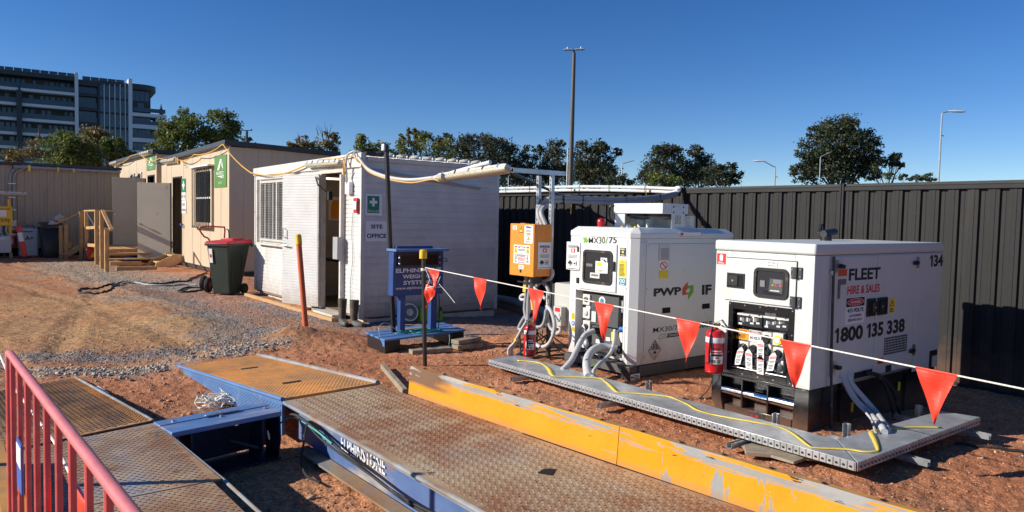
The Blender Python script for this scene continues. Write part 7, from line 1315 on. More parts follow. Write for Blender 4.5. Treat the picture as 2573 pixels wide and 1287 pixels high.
for x0, x1, y0, y1, m in ((470, 605, 478, 655, 0), (620, 770, 490, 670, 1), (140, 280, 605, 760, 0), (297, 405, 620, 790, 0), (480, 600, 645, 830, 0), (625, 770, 690, 860, 0), (300, 400, 800, 960, 2), (480, 600, 835, 1010, 2), (640, 770, 870, 1045, 2), (145, 280, 770, 940, 2)):
    bx('socket_grey', x0, x1, y0, y1, GX0+.028, GX0+.074, 'socket', pf, .005); q = PX(*FP((x0+x1)/2+6, (y0+y1)/2+8), GX0+.028)
    if m == 0: MB('black').lathe(q, [(.036, 0), (.036, .012), (.028, .018)], 20, (-1, 0, 0)).obox((q[0]-.024, q[1], q[2]), (.010, 0, 0), (0, .026, .016), (0, -.007, .011)).build('rotary_switch', pf)
    elif m == 1: MB('label_yellow').lathe(q, [(.036, 0), (.038, .010), (.026, .012)], 24, (-1, 0, 0)).build('outlet_ring', pf); MB('sign_white').lathe((q[0]-.012, q[1], q[2]), [(.022, 0), (.022, .004)], 20, (-1, 0, 0)).build('outlet_label', pf)
    else: MB('socket_dark').lathe(q, [(.034, 0), (.036, .012), (.030, .016)], 20, (-1, 0, 0)).build('outlet_cap', pf)
b = MB('steel'); b.cyl((GX0+.01, Q1[0]+.04, Q1[2]+.045), (GX0+.01, Q1[1]-.04, Q1[2]+.045), .006); b.build('hinge_rod', pf)
tags = [(180, 690, -.22, 'white lockout tag, leftmost on the near generator sockets'), (285, 720, .06, 'white lockout tag, second from the left on the near generator sockets'), (455, 590, .02, 'white lockout tag, upper one of the middle pair on the near generator sockets'), (450, 800, .03, 'white lockout tag, lower one of the middle pair on the near generator sockets'), (640, 765, -.2, 'white lockout tag, rightmost on the near generator sockets')]
for x, y, tl, lb in tags: hang_tag(GX0-.012, *FP(x, y), tl, lb, .062, .155)
# side
dY = GY0-.010
def gx(px, py=800): return PY(px, py, GY0)[0]
d1 = MB('fleet_white').box(5.545, 6.246, dY, GY0-.001, .385, 1.345).build('side_door', fg, .003); d2 = MB('fleet_white').box(6.254, 6.995, dY, GY0-.001, .385, 1.345).build('side_door', fg, .003); MB('fleet_white').box(7.005, GX1+.01, dY+.002, GY0-.001, .262, 1.345).build('end_panel', fg, .003)
MB('dark_metal').tube([(5.505, GY0-.022, 1.35), (5.515, GY0-.03, .6), (5.53, GY0-.05, -.09)], .011, 8).build('stay_rod', fg); MB('steel').box(5.48, 5.53, GY0-.03, GY0-.001, 1.20, 1.24).build('stay_clip', fg, .004)
for x, z, s in ((5.60, 1.27, 1), (5.61, .46, 1), (6.96, 1.27, -1), (6.965, .47, -1)):
    b = MB('steel').box(x-.035*s-.03, x-.035*s+.03, dY-.006, dY-.0005, z-.05, z+.05); b.use('black').cyl((x+.01*s, dY-.006, z), (x+.01*s, dY-.035, z), .018).bar((x, dY-.02, z), (x+.06*s, dY-.02, z-.005), .02, .03); b.build('hinge', fg)
for x0, x1 in ((6.085, 6.232), (6.268, 6.44)):
    o = MB('black').box(x0, x1, dY-.014, dY-.0005, .835, .985).build('handle', d1 if x0 < 6.2 else d2, .004); MB('void').box(x0+.02, x1-.02, dY-.0155, dY-.0145, .855, .965).build('recess', o); xx = x0+.075 if x0 < 6.2 else x0+.02; MB('black_rubber').box(xx, xx+.07, dY-.024, dY-.016, .865, .955).build('paddle', o, .003); MB('steel').lathe((xx+.04, dY-.024, .91), [(.010, 0), (.008, .003)], 12, (0, -1, 0)).build('lock', o)
Yl = dY-.0015
def T_(b, s, px0, px1, z0, z1, bold): textY(b, s, Yl, gx(px0), gx(px1), z0, z1, bold)
b = MB('ink'); T_(b, 'FLEET', 2125, 2203.5, 1.148, 1.245, .032); one = lambda p0, p1, z0, z1, yy: b.add([(gx(p0)+(gx(p1)-gx(p0))*u, yy, z0+(z1-z0)*v) for u, v in ((0, .62), (.45, .76), (.45, 0), (1, 0), (1, 1), (.5, 1), (0, .82))], [(0, 1, 5, 6), (1, 2, 3, 4, 5)])
for s, p0, p1 in (('800', 2110.5, 2166.5), ('35', 2189, 2217.5), ('338', 2226.5, 2271)): T_(b, s, p0, p1, .652, .775, .04)
one(2096.5, 2106.5, .654, .773, Yl); one(2176, 2186, .654, .773, Yl); one(2327, 2334, 1.224, 1.333, Yl+.002); textY(b, '34', Yl+.002, gx(2336.5), gx(2359.5), 1.222, 1.335, .04); b.use('label_red'); T_(b, 'HIRE & SALES', 2123, 2204, 1.035, 1.105, .025); b.build('lettering', fg)
P = lambda *q: [(x, Yl, z) for x, z in q]
b = MB('logo_red').add(P((gx(2098), 1.19), (gx(2120), 1.19), (gx(2120), 1.245), (gx(2098), 1.245)), [(0, 1, 2, 3)]); b.use('ink_grey').add(P((gx(2098), 1.01), (gx(2105), 1.01), (gx(2105), 1.12), (gx(2119), 1.12), (gx(2119), 1.165), (gx(2098), 1.165)), [tuple(range(6))]); b.build('emblem', fg, norm=False)
MB('ink').add([(x, Yl+.002, z) for x, z in ((7.35, .265), (7.41, .265), (7.41, .37), (7.52, .37), (7.52, .425), (7.35, .425))], [tuple(range(6))]).build('corner_mark', fg, norm=False)
labY(fg, 'danger_sign', dY, 2123.5, 2172, 746, 813, [('r', 'ink', .03, .97, .64, .97), ('o', 'sign_white', .5, .81, .42, .13), ('o', 'label_red', .5, .81, .40, .115), ('t', 'sign_white', .25, .75, .765, .855, 'DANGER', .015), ('t', 'ink', .10, .92, .43, .58, '415 VOLTS', .02), ('t', 'ink', .2, .82, .26, .35, 'AUTHORISED', .012), ('t', 'ink', .14, .86, .10, .19, 'PERSONS ONLY', .012)])
labY(fg, 'warning_label', dY, 2234.5, 2247.5, 750, 786, hot(.5, .68, .44, .22)+[('l', 'ink', .12, .88, .08, .36, 3)], 'label_yellow'); labY(fg, 'warning_label', dY, 2205, 2219, 900, 914, [('l', 'ink', .15, .9, .2, .8, 2)], 'logo_red')
b = MB('void'); xa, xb = gx(2218, 870), gx(2276, 870)
for i in range(16):
    for j in range(7): x = xa+(xb-xa)*i/16; z = .475+j*.0225; b.quad((x, Yl, z), (x+(xb-xa)*.72/16, Yl, z), (x+(xb-xa)*.72/16, Yl, z+.0165), (x, Yl, z+.0165))
b.build('vent_grille', d2, norm=False)
MB('void').box(5.95, 6.25, GY0-.006, GY0-.0005, .325, .375).build('cable_opening', fg); MB('ink').box(6.50, 6.60, GY0-.004, GY0-.0005, .32, .375).build('drain_plug', fg); MB('steel').box(5.75, 7.0, GY0-.012, GY0-.001, .30, .316).build('sill_trim', fg)
MB('black').lathe((6.45, 3.55, 1.44), [(.05, 0), (.05, .06), (.03, .07)], 14).tube([(6.40, 3.55, 1.51), (6.60, 3.55, 1.53)], .035, 10).tube([(6.42, 3.6, 1.52), (6.44, 3.6, 1.60)], .02, 8).build('exhaust', fg)
# base
b = MB('black_gloss'); X0 = GX0-.004
b.prism([(X0, GY1-.0, .313), (X0, GY1, .08), (X0, GY1-.09, -.06), (X0, GY1-.14, -.06), (X0, GY1-.10, .10), (X0, GY1-.10, .313)], (.5, 0, 0)); b.prism([(X0, GY0, .313), (X0, GY0, -.08), (X0, GY0+.06, -.10), (X0, GY0+.14, -.10), (X0, GY0+.12, .313)], (.35, 0, 0))
b.box(X0+.10, X0+.14, GY0+.121, GY1-.101, -.03, .313); b.box(X0, X0+.10, GY0+.1205, GY1-.1005, .285, .313); b.box(X0, X0+.0995, GY0+.1405, GY1-.1405, -.05, .05)
for y in (3.34, 3.58): b.box(X0, X0+.0995, y-.008, y+.008, .0505, .2845)
b.box(X0+.36, GX1+.02, GY0+.02, GY1-.02, -.12, .313); b.build('base', fg, .004)
MB('chrome').cyl((X0+.045, GY0+.12, .165), (X0+.045, GY1-.10, .165), .042, 24).build('roller_bar', fg)
MB('tan').lathe((X0-.001, GY1-.10, .19), [(.018, 0), (.018, .001)], 14, (-1, 0, 0)).build('access_hole', fg) if False else None
MB('black_gloss').prism([(5.75, GY0+.0, -.12), (6.1, GY0, -.12), (6.1, GY0, .30), (5.75, GY0, .30)], (0, .019, 0)).build('skid_plate', fg); MB('black_gloss').prism([(6.9, GY0, -.12), (7.45, GY0, -.12), (7.45, GY0, .25), (6.9, GY0, .25)], (0, .019, 0)).build('skid_plate', fg)
for x, z in ((5.92, .05), (6.75, .12)): MB('label_yellow').box(x, x+.035, GY0-.006, GY0-.001, z, z+.08).build('label', fg)
MB('label_red').tube([(X0+.02, 3.44, -.0), (X0-.01, 3.48, .01)], .014, 8).tube([(X0+.02, 3.42, .015), (X0-.01, 3.42, .015)], .012, 8).build('drain_valve', fg); MB('dark_metal').tube([(X0, 3.40, -.02), (X0-.02, 3.32, .01), (X0-.01, 3.28, .0)], .008, 6).box(X0-.005, X0, 3.36, 3.5, -.06, .04).build('drain_bracket', fg)
# cables of the near generator
for pp, r, m, lb in (([(2118, 935, 3.0), (2125, 965, 2.97), (2150, 1005, 2.90), (2180, 1035, 2.80), (2205, 1062, 2.60), (2217, 1074, 2.47), (2222, 1086, 2.42)], .026, 'conduit', 'one of two grey conduits running from the near generator down to the tray'), ([(2124, 932, 2.99), (2140, 965, 2.94), (2172, 1003, 2.86), (2200, 1035, 2.76), (2218, 1060, 2.58), (2227, 1072, 2.48), (2231, 1085, 2.42)], .024, 'conduit', 'one of two grey conduits running from the near generator down to the tray'),
                     ([(2178, 938, 2.95), (2205, 945, 2.92), (2228, 975, 2.88), (2240, 1020, 2.84), (2250, 1060, 2.8)], .013, 'black_rubber', 'one of two black cables drooping from the side of the near generator'), ([(2176, 935, 2.95), (2215, 946, 2.9), (2245, 985, 2.86), (2258, 1030, 2.82), (2272, 1062, 2.8)], .013, 'black_rubber', 'one of two black cables drooping from the side of the near generator'), ([(2112, 940, 2.97), (2140, 1000, 2.88), (2185, 1048, 2.7), (2197, 1076, 2.5), (2199, 1086, 2.45)], .009, 'conduit', 'thin pale cable beside the conduits of the near generator')):
    P = spline([PY(x, y, Y) for x, y, Y in pp], 10); tag(MB(m).tube(P, r, 12).build('conduit' if m == 'conduit' else 'cable', None, loc=tuple(P[0]), smooth=60), lb, 'conduit' if m == 'conduit' else 'cable', 'cabling on the side of the near generator' if 'of two' in lb else None)
P = spline([PX(1792, 932, 5.2), PX(1788, 960, 5.22), PX(1775, 985, 5.25), PX(1755, 1003, 5.2)], 8); tag(MB('black_rubber').tube(P, .005, 6).build('cable', None, loc=tuple(P[0])), 'thin black cable hanging below the left edge of the near generator', 'cable')
ghose([(2400, 1108), (2440, 1113), (2500, 1118), (2600, 1130)], .012, 'black_rubber', 'cable', 'black cable lying on the ground past the right end of the tray', 'cable')

# ================================================================== APARTMENT TOWER
TU = Vector((math.sin(YAW+math.atan((4200-IW/2)/FPX)), math.cos(YAW+math.atan((4200-IW/2)/FPX)), 0)); TN = Vector((TU.y, -TU.x, 0)); TO = Vector(PD(191, 190, 150)); TO.z = 0
def tw_u(px, py=250): # metres along the facade for a pixel
    d = Vector(_ray(px, py)); c = Vector((0, 0, CAMZ)); k = (TO-c).dot(TN)/d.dot(TN); p = c+d*k; return (p-TO).dot(TU), p.z
tw = thing('apartment_tower', TO, 'dark glass apartment tower with white balcony bands and two white fins behind the left trees', 'building')
C1 = lambda x, y: (x/3.958, 150+y/3.958)
def tb(mb, u0, u1, n0, n1, z0, z1): # n = metres in front of the facade
    return mb.obox(TO+TU*(u0+u1)/2+TN*(n0+n1)/2+Vector((0, 0, (z0+z1)/2)), TU*(u1-u0)/2, TN*(n1-n0)/2, (0, 0, (z1-z0)/2))
U = lambda x: tw_u(*C1(x, 300))[0]
Zs = lambda x, y: tw_u(*C1(x, y))[1]
zl = [Zs(745, y) for y in (335, 478, 622, 760, 895)]; zl += [zl[-1]-(zl[0]-zl[4])/4*k for k in range(1, 8)]
roofz = Zs(745, 172)
uL = U(-900); u1, u2, u3, u4, u5, u6 = U(742), U(778), U(970), U(1290), U(1312), U(1500)
b = MB('tower_dark'); tb(b, uL, u2, -14, -2.2, 0, roofz-.3); tb(b, u2, u3, -14, -1.2, 0, roofz-.5); tb(b, u3, u5, -14, -.25, 0, Zs(1290, 240)); tb(b, u5, u6, -14, -.6, 0, Zs(1400, 290)); b.build('wall', tw)
b = MB('tower_dark'); tb(b, uL, u1+.3, -14, .6, roofz-.9, roofz); tb(b, u2, u3, -14, .1, Zs(870, 240)-.4, Zs(870, 205)); tb(b, u3, u5, -14, .1, Zs(1130, 245)-.3, Zs(1130, 222)); b.build('roof', tw)
zc = Zs(1400, 262); ue = U(1560); vs = []; n = 12; k = [TO+TU*u5+TN*.8, TO+TU*(ue-3)+TN*.8]+[TO+TU*(ue-3+3*math.sin(a))+TN*(-2.2+3*math.cos(a)) for a in np.linspace(.15, 1.57, n)]+[TO+TU*ue+TN*-14, TO+TU*u5+TN*-14]
MB('tower_dark').prism([p+Vector((0, 0, zc-.9)) for p in k], (0, 0, 1.15)).build('roof_canopy', tw)
for a, c, zt in ((u1, u2, Zs(758, 135)), (U(1274), u5, Zs(1292, 195))): b = MB('tower_white'); tb(b, a, c, -3.0, .9, 0, zt); b.build('fin', tw)
for x in range(-300, 730, 88): b = MB('balustrade'); tb(b, U(x), U(x+82), .3, .36, roofz+.05, roofz+.6); b.build('roof_screen', tw)
for x in range(820, 1200, 84): b = MB('balustrade'); tb(b, U(x), U(x+80), .0, .06, Zs(870, 205), Zs(870, 205)+.75); b.build('roof_screen', tw)
MB('tower_dark').obox(TO+TU*U(190)+TN*.1+Vector((0, 0, roofz/2-1.6)), TU*.45, TN*1.2, (0, 0, roofz/2-2.2)).build('pier', tw)
for i, z in enumerate(zl):
    if z < 3: break
    ztop = roofz-.9 if i == 0 else zl[i-1]-.55
    b = MB('tower_white'); tb(b, uL, U(183), -2.2, .6, z-.55, z); tb(b, U(203), u1, -2.2, .6, z-.55, z); b.build('balcony_slab', tw)
    b = MB('balustrade'); tb(b, uL, U(185), .5, .55, z+.001, z+1.0); tb(b, U(203), u1, .5, .55, z+.001, z+1.0); b.build('balustrade', tw)
    x = -800
    while x < 700:
        w_ = random.choice((44, 50, 58)); 
        if random.random() < .78: b = MB('glass_tower'); tb(b, U(x)+.1, U(x+w_)-.1, -2.2, -2.1, z+.1, z+2.25); b.build('window', tw)
        if random.random() < .15: b = MB('balustrade'); tb(b, U(x)+.1, U(x+w_)-.1, -2.095, -2.06, z+.1, z+2.2); b.build('blind', tw)
        x += w_+6
    b = MB('glass_tower'); zz = z+.35-i*.0
    for x0, x1 in ((785, 845), (848, 900), (902, 955)): q = MB('glass_tower'); tb(q, U(x0), U(x1), -1.2, -1.12, z+.9, z+2.7) ; q.build('window', tw)
    q = MB('balustrade'); tb(q, U(782), U(962), .0, .06, z+.2, z+1.2); q.build('balustrade', tw); q = MB('tower_dark'); tb(q, u2, u3, -1.2, .1, z-.35, z+.15); q.build('balcony_slab', tw)
ZR = [Zs(1400, y) for y in (540, 665, 800, 925)]; ZR += [ZR[-1]-3*k for k in range(1, 6)]
cw = [985, 1035, 1088, 1142, 1194, 1244, 1288]
zA = Zs(1130, 250); k = 0
while zA-3.05*k > 1:
    for x0, x1 in zip(cw[:-1], cw[1:]): q = MB('glass_tower'); tb(q, U(x0)+.12, U(x1)-.12, -.25, -.15, zA-3.05*(k+1)+.35, zA-3.05*k-.1); q.build('window', tw)
    k += 1
for x in cw[1:-1]: q = MB('tower_white'); tb(q, U(x)-.07, U(x)+.07, -.15, .22, 0, Zs(x, 245)); q.build('mullion', tw)
for x0, x1 in ((1318, 1345), (1348, 1390), (1395, 1437), (1441, 1485)): q = MB('glass_tower'); tb(q, U(x0), U(x1), -.6, -.5, Zs(1400, 410), Zs(1400, 300)); q.build('window', tw)
for x0, x1 in ((1372, 1400), (1402, 1432)): q = MB('glass_tower'); tb(q, U(x0), U(x1), -.6, -.5, Zs(1400, 500), Zs(1400, 430)); q.build('window', tw)
for i, z in enumerate(ZR):
    if z < 1: break
    ur = U(1650) if i == 0 else U(1592)
    q = MB('tower_white'); tb(q, u5, ur, -6, .9, z-.5 if i else z-.6, z+.35 if i else z+.1); q.build('balcony_slab', tw)
    q = MB('balustrade'); tb(q, u5+.2, ur-.2, .75, .8, z+.351, z+1.2); q.build('balustrade', tw)
    if i:
        for x0, x1 in ((1322, 1365), (1370, 1408), (1412, 1450), (1455, 1498)): q = MB('glass_tower'); tb(q, U(x0), U(x1), -.6, -.52, z+.45, z+2.3); q.build('window', tw)
q = MB('tower_white'); tb(q, U(1550), U(1642), -14, -1, 0, ZR[0]-.62); q.build('side_wall', tw)
t = thing('potted_conifer', TO+TU*U(1602)+TN*.2+Vector((0, 0, ZR[0]+.1)), 'small potted conifer on the corner terrace of the tower', 'plant'); q = MB('tower_dark'); tb(q, U(1585), U(1622), -.4, .5, ZR[0]+.1, ZR[0]+1.0); q.build('planter', t); c = TO+TU*U(1602)+Vector((0, 0, ZR[0]+.9)); q = MB('leaf_dark')
for k in range(4): q.lathe(c+Vector((0, 0, .1+k*.32)), [(.55-.13*k, 0), (.08, .26)], 9)
q.cyl(c, c+Vector((0, 0, 1.6)), .06, 6).build('foliage', t)

# ================================================================== TREES
def tree(label, D, lobes, mat, leaf=.16, dens=1.0, base=None, bark='bark', group=None, bare=(), spread=.30, kind='tree'):
    """lobes: (px, py, rx, ry) outlines of crown masses seen in the photograph, put at the tree's own distance with real depth"""
    k = D/FPX; ctr = [np.array(PD(px, py, D)) for px, py, rx, ry in lobes]; rad = [(rx*k*1.08, rx*k*.9, ry*k*1.08) for px, py, rx, ry in lobes]
    g = base or np.mean([c[:2] for c in ctr], 0); root = thing(kind, (g[0], g[1], 0), label, 'tree' if kind == 'tree' else 'shrub', group)
    low = min(c[2]-r[2] for c, r in zip(ctr, rad)); big = max(r[0] for r in rad)
    b = MB(bark); fork = np.array([g[0], g[1], max(.8, low*.75)]); tr_ = max(.07, .055*big+.03); b.tube([(g[0], g[1], -.1), tuple((fork+[g[0], g[1], 0])/2+[.1, .05, 0]), tuple(fork)], [tr_*1.3, tr_, tr_*.85], 9)
    for c, r in zip(ctr, rad):
        b.tube(spline([fork, (fork+c)/2+rng.normal(0, .15, 3), c-[0, 0, r[2]*.1]], 5), np.linspace(tr_*.7, tr_*.18, 11).tolist(), 6)
        for _ in range(7): e = c+rng.normal(0, .45, 3)*np.array(r); s = fork+(c-fork)*rng.uniform(.5, .95); b.tube([s, (s+e)/2+rng.normal(0, .1, 3), e], [tr_*.22, tr_*.14, tr_*.05], 4)
    for px, py, qx, qy in bare: s, e = np.array(PD(px, py, D)), np.array(PD(qx, qy, D)); b.tube([s, (s+e)/2+rng.normal(0, .08, 3), e], [.05*D/45, .03*D/45, .008*D/45], 4)
    b.build('trunk', root)
    V = []
    for c, r in zip(ctr, rad):
        r = np.array(r); area = r[0]*r[2]; nc = int(max(10, min(90, area*5.0/(spread**2*8)))) ; d = rng.normal(0, 1, (nc, 3)); d /= np.linalg.norm(d, axis=1)[:, None]; q = c+d*r*(rng.uniform(.25, 1, (nc, 1))**.55)
        nl = int(dens*area*420/(leaf/.16)**2/nc)+20
        for p in q: V.append(p+np.clip(rng.normal(0, 1, (nl, 3)), -1.7, 1.7)*np.array([1, 1, .75])*spread*1.15*min(r[0], r[2])*rng.uniform(.6, 1.15))
    V = np.concatenate(V); n = len(V); a = rng.normal(0, 1, (n, 3)); a /= np.linalg.norm(a, axis=1)[:, None]; t2 = np.cross(a, rng.normal(0, 1, (n, 3))); t2 /= np.linalg.norm(t2, axis=1)[:, None]
    s = leaf*rng.uniform(.4, .95, (n, 1)); P = np.stack([V-a*s, V-t2*s*.55+a*s*.1, V+a*s, V+t2*s*.55], 1)
    off = np.array(root.location); me = bpy.data.meshes.new('crown'); me.vertices.add(4*n); me.vertices.foreach_set('co', (P.reshape(-1, 3)-off).ravel()); me.loops.add(4*n); me.loops.foreach_set('vertex_index', np.arange(4*n)); me.polygons.add(n); me.polygons.foreach_set('loop_start', np.arange(n)*4); me.polygons.foreach_set('loop_total', np.full(n, 4)); me.update()
    me.materials.append(MATS[mat]); o = bpy.data.objects.new('crown', me); COL.objects.link(o); o.parent = root; return root
GA, GB, GC = 'street trees behind the huts', 'dark gum trees beyond the fence', 'small trees far beyond the fence'
tree('nearly bare brownish tree at the far left before the tower', 42, [(50, 385, 38, 26), (95, 380, 25, 26), (30, 400, 22, 14)], 'leaf_brown', .13, .30, group=GA, bare=((98, 400, 97, 318), (97, 370, 88, 330), (98, 350, 108, 325), (60, 395, 45, 355)), spread=.22)
tree('leafy green tree before the tower, left of the brown one', 40, [(165, 375, 45, 40), (140, 395, 38, 32), (200, 385, 34, 36), (160, 350, 26, 22), (180, 395, 60, 20)], 'leaf_green', .13, 1.5, group=GA)
tree('brown tinged tree standing before the glass of the tower', 42, [(238, 360, 28, 34), (250, 340, 18, 18), (228, 390, 24, 26)], 'leaf_brown', .13, 1.5, group=GA)
tree('low green tree at the tower foot, right of the brown tinged one', 41, [(285, 385, 26, 26), (315, 395, 22, 20), (270, 365, 16, 18), (300, 362, 12, 16), (265, 405, 45, 16)], 'leaf_green', .13, 1.4, group=GA)
tree('large round green tree right of the tower, left of two joined crowns', 46, [(465, 320, 42, 40), (445, 350, 55, 36), (410, 365, 32, 24), (490, 350, 40, 40), (420, 345, 28, 24), (470, 300, 26, 22)], 'leaf_green', .14, 1.7, group=GA)
tree('large green tree right of the tower, right of two joined crowns', 47, [(560, 315, 34, 40), (585, 345, 22, 34), (545, 345, 36, 42), (560, 365, 52, 30), (575, 325, 26, 34)], 'leaf_green', .14, 1.7, group=GA)
tree('small dark bush showing behind the low mast over the near tan hut roof', 62, [(625, 357, 24, 10)], 'leaf_far', .16, 1.0, group=GA)
tree('thin autumn tree over the near tan hut roof, leftmost of three', 44, [(752, 355, 20, 18), (735, 368, 14, 10), (768, 365, 14, 14), (786, 370, 9, 16)], 'leaf_brown', .12, .6, group=GA, bare=((755, 380, 748, 332), (765, 380, 775, 342), (750, 372, 736, 350)), spread=.25)
tree('autumn tree with bare twigs on top over the near tan hut roof', 44, [(822, 358, 22, 22), (845, 368, 16, 22), (812, 375, 20, 14), (838, 345, 10, 12)], 'leaf_brown', .12, .75, group=GA, bare=((815, 385, 798, 312), (815, 370, 815, 308), (818, 372, 833, 312), (800, 340, 795, 318), (825, 350, 822, 318), (810, 345, 806, 318)), spread=.25)
tree('yellow green tree behind the near corner of the white hut roof', 45, [(908, 365, 20, 20), (900, 385, 30, 18), (928, 375, 18, 16), (905, 350, 12, 12)], 'leaf_pale', .12, .9, group=GA, spread=.28)
tree('sparse pale green tree left of the black mast', 45, [(960, 372, 18, 18), (975, 385, 26, 14), (940, 385, 20, 12)], 'leaf_pale', .12, .75, group=GA, spread=.26)
tree('spiky pale green tree right of the black mast', 45, [(1040, 368, 36, 30), (1080, 372, 40, 28), (1015, 380, 24, 22), (1115, 380, 28, 26), (1010, 355, 10, 18), (1043, 338, 7, 16), (1026, 335, 5, 14), (1060, 350, 16, 16)], 'leaf_pale', .12, 1.0, group=GA, bare=((1026, 370, 1026, 318), (1043, 360, 1044, 325)), spread=.24)
tree('dark gum tree rising behind the spiky pale tree', 85, [(1095, 348, 32, 16), (1125, 360, 24, 18)], 'leaf_gum', .2, 1.0, group=GB)
tree('broad dark gum tree behind the white hut roof, left of the stand', 82, [(1200, 372, 48, 32), (1245, 378, 44, 34), (1160, 368, 32, 20), (1275, 385, 28, 26), (1230, 420, 70, 38), (1290, 425, 26, 34), (1150, 400, 34, 30), (1180, 350, 26, 12), (1250, 352, 22, 10)], 'leaf_gum', .2, 1.0, group=GB, bark='bark_pale', spread=.26)
tree('airy dark gum tree behind the channel stand', 84, [(1335, 385, 26, 16), (1345, 420, 34, 34), (1312, 415, 24, 32), (1360, 445, 26, 20), (1330, 445, 40, 20), (1350, 370, 14, 8)], 'leaf_gum', .19, .75, group=GB, bark='bark_pale', spread=.24)
tree('tall dark gum tree just left of the tall light mast', 84, [(1390, 372, 30, 18), (1400, 405, 34, 30), (1380, 435, 38, 26), (1368, 390, 18, 16), (1410, 360, 14, 8)], 'leaf_gum', .2, 1.0, group=GB, bark='bark_pale', spread=.26)
tree('tall dark gum tree right of the tall light mast with a side branch', 80, [(1485, 370, 32, 24), (1475, 400, 36, 34), (1515, 395, 28, 30), (1550, 382, 14, 11), (1500, 435, 50, 30), (1460, 425, 28, 36), (1525, 425, 30, 28), (1480, 450, 50, 16), (1510, 368, 20, 12)], 'leaf_gum', .2, 1.0, group=GB, bark='bark_pale', bare=((1520, 425, 1545, 395), (1535, 408, 1555, 390)), spread=.25)
tree('small dark shrub right of the tall light mast above the fence', 70, [(1542, 445, 28, 16), (1580, 455, 22, 10), (1555, 455, 40, 12)], 'leaf_dark', .17, 1.0, group=GC)
tree('dark gum tree over the battery generator, left of two joined crowns', 90, [(1672, 378, 34, 20), (1650, 400, 34, 26), (1690, 405, 34, 30), (1625, 440, 24, 16), (1660, 435, 52, 28), (1715, 425, 22, 32), (1700, 380, 18, 14)], 'leaf_gum', .21, 1.0, group=GB, bark='bark_pale', spread=.25)
tree('dark gum tree over the battery generator, right of two joined crowns', 92, [(1745, 382, 26, 16), (1755, 410, 28, 28), (1745, 435, 44, 30), (1768, 395, 18, 16), (1780, 430, 26, 26)], 'leaf_gum', .21, 1.0, group=GB, bark='bark_pale', spread=.26)
tree('bright green bushy tree low in front of the gum trees', 70, [(1665, 448, 36, 20), (1645, 455, 28, 14), (1690, 455, 26, 14)], 'leaf_bright', .16, 1.1, group=GC)
tree('round dark tree at the right end of the gum trees', 88, [(1815, 432, 34, 20), (1845, 445, 24, 16), (1795, 442, 38, 22), (1830, 420, 22, 12), (1825, 448, 46, 16)], 'leaf_dark', .2, 1.1, group=GC)
tree('very large round dark tree beyond the right fence', 78, [(2110, 345, 62, 48), (2075, 375, 58, 45), (2145, 380, 60, 45), (2105, 325, 42, 26), (2035, 425, 44, 28), (2080, 425, 66, 34), (2130, 435, 50, 24), (2170, 355, 32, 28), (2165, 420, 40, 26), (2050, 335, 24, 18), (2195, 380, 20, 26), (2015, 435, 30, 20), (2190, 410, 26, 24), (2035, 385, 30, 26), (2130, 312, 26, 18)], 'leaf_dark', .22, 1.0, group=GC, spread=.24)
tree('leaning dark side tree on the right of the very large tree', 77, [(2205, 420, 30, 22), (2235, 400, 20, 12), (2255, 392, 14, 9), (2262, 415, 9, 8), (2195, 440, 34, 14), (2245, 410, 14, 10)], 'leaf_dark', .19, .8, group=GC, spread=.28)
tree('small yellow green bush beside the very large tree', 90, [(2230, 443, 18, 10)], 'leaf_bright', .2, 1.0, group=GC)
tree('small pale green bush on the skyline right of the very large tree', 110, [(2270, 446, 12, 8)], 'leaf_far', .22, .9, group=GC)
tree('low dark round bush on the skyline left of the rightmost lamp', 105, [(2315, 444, 28, 11), (2335, 446, 22, 9), (2300, 448, 20, 8)], 'leaf_far', .22, 1.0, group=GC)
tree('low dense dark gum filling behind the others, over the white hut end', 98, [(1190, 440, 58, 28), (1265, 440, 44, 28), (1140, 430, 30, 26), (1310, 448, 36, 20)], 'leaf_gum', .22, 1.0, group=GB, spread=.3)
tree('low dense dark gum filling behind the channel stand and the tall mast', 98, [(1375, 445, 46, 24), (1440, 440, 36, 28), (1500, 448, 50, 22), (1415, 420, 22, 24)], 'leaf_gum', .22, 1.0, group=GB, spread=.3)
tree('low dense dark gum filling behind the trees over the battery generator', 100, [(1640, 452, 36, 18), (1720, 448, 44, 24), (1790, 452, 40, 18)], 'leaf_gum', .22, 1.0, group=GB, spread=.3)

# ================================================================== LIGHT POLES
def lamp(px, py_top, px_b, D, arm, label, r=.07, head=True, hook=None):
    k = D/FPX; base = np.array(PD(px_b, 480, D)); base[2] = 0; top = np.array(PD(px, py_top, D)); top[:2] = base[:2]
    t = thing('street_lamp', tuple(base), label, 'street lamp', 'thin street lamps beyond the fence'); b = MB('lamp_grey'); rt = Vector(_r0); e = Vector(top); tip = e+rt*arm[0]*k+Vector((0, 0, arm[1]*k)); el = .25 if arm[0] > 0 else -.25
    b.tube([tuple(base), tuple(e-Vector((0, 0, 8*k)))]+[tuple(p) for p in spline([e-Vector((0, 0, 7.5*k)), e-Vector((0, 0, 2*k))+rt*arm[0]*k*.04, e+rt*arm[0]*k*.22, tip], 6)], [r*1.2, r*.9]+[r*.7]*19, 8); b.build('pole', t)
    if head: MB('sign_white').tube([tip-rt*el*.5, tip+rt*el, tip+rt*el*3.2, tip+rt*el*4], [.04, .08, .085, .03], 8).build('lamp_head', t)
    if hook: MB('lamp_grey').tube([e-Vector((0, 0, hook*k)), e-Vector((0, 0, (hook+3)*k))+rt*8*k], .03, 6).build('bracket', t)
    return t
lamp(2364, 284, 2357, 48, (20, 3), 'tall street lamp at the right, its arm reaching right', .06, hook=56)
lamp(2059, 392, 2058, 60, (26, 10), 'thin street lamp standing before the very large round tree', .042, head=False)
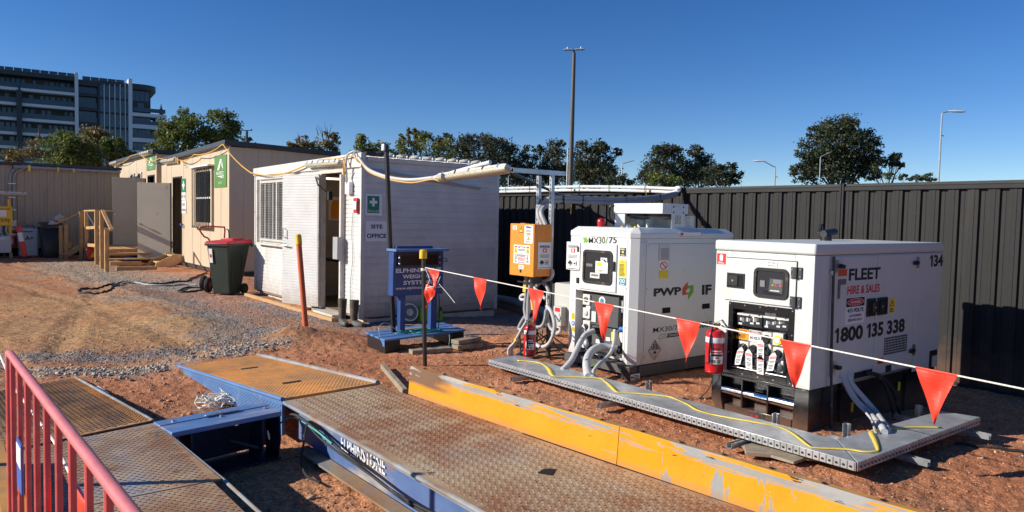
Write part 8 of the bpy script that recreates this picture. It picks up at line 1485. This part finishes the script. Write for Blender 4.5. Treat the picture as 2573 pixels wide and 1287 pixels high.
lamp(1944, 418, 1946, 70, (-30, 12), 'street lamp in open sky left of the large tree, arm reaching left', .07, hook=25)
lamp(1563, 410, 1561, 75, (30, 7), 'thin street lamp between the two groups of gum trees', .07, head=False)
lamp(1461, 432, 1463, 80, (-10, 2), 'short thin street lamp before the gum tree right of the tall mast', .06, head=False)
lamp(1427, 372, 1424, 75, (10, 2), 'thin grey street lamp close by the left of the tall mast', .07, head=False)
lamp(1277, 442, 1277, 40, (4, 1), 'very thin pale pole behind the white hut and the fence', .02, head=False)
D = 36; k = D/FPX; base = np.array(PD(1432, 480, D)); base[2] = 0; top = Vector(PD(1440, 137, D)); top.x, top.y = base[0]+.05, base[1]
mt = thing('light_mast', tuple(base), 'tall brown grey floodlight mast with twin flat heads beyond the fence', 'light mast'); MB('pole_grey').tube([tuple(base), tuple(top)], [.15, .085], 14).tube([tuple(top), tuple(top+Vector((0, 0, .14)))], .05, 10).build('pole', mt)
rt = Vector(_r0)*.98+Vector(_hd)*-.2; rt.normalize()
for s in (-1, 1):
    c = top+rt*s*.28+Vector((0, 0, .16)); o = MB('lamp_grey').obox(c, rt*.22, Vector((rt.y, -rt.x, 0))*.14, (0, 0, .022)).build('lamp_head', mt, .01); MB('sign_white').cyl(c+rt*s*.05+Vector((0, 0, .02)), c+rt*s*.05+Vector((0, 0, .13)), .03, 10).build('sensor', o); MB('diffuser').obox(c+Vector((0, 0, -.024)), rt*.16, Vector((rt.y, -rt.x, 0))*.10, (0, 0, .002)).build('lens', o)
D = 60; k = D/FPX; base = np.array(PD(620, 420, D)); base[2] = 0; top = Vector(PD(619, 330, D)); top.x, top.y = base[0], base[1]
mt = thing('light_mast', tuple(base), 'dark distant mast with a short crossbar over the near tan hut roof', 'light mast'); rt = Vector(_r0)
MB('roof_dark').tube([tuple(base), tuple(top)], [.16, .10], 10).build('pole', mt); MB('roof_dark').obox(top+Vector((0, 0, .05)), rt*.42, (0, .05, 0), (0, 0, .03)).obox(top-rt*.38+Vector((0, 0, .12)), rt*.04, (0, .04, 0), (0, 0, .07)).obox(top+rt*.38+Vector((0, 0, .12)), rt*.04, (0, .04, 0), (0, 0, .07)).build('crossbar', mt)
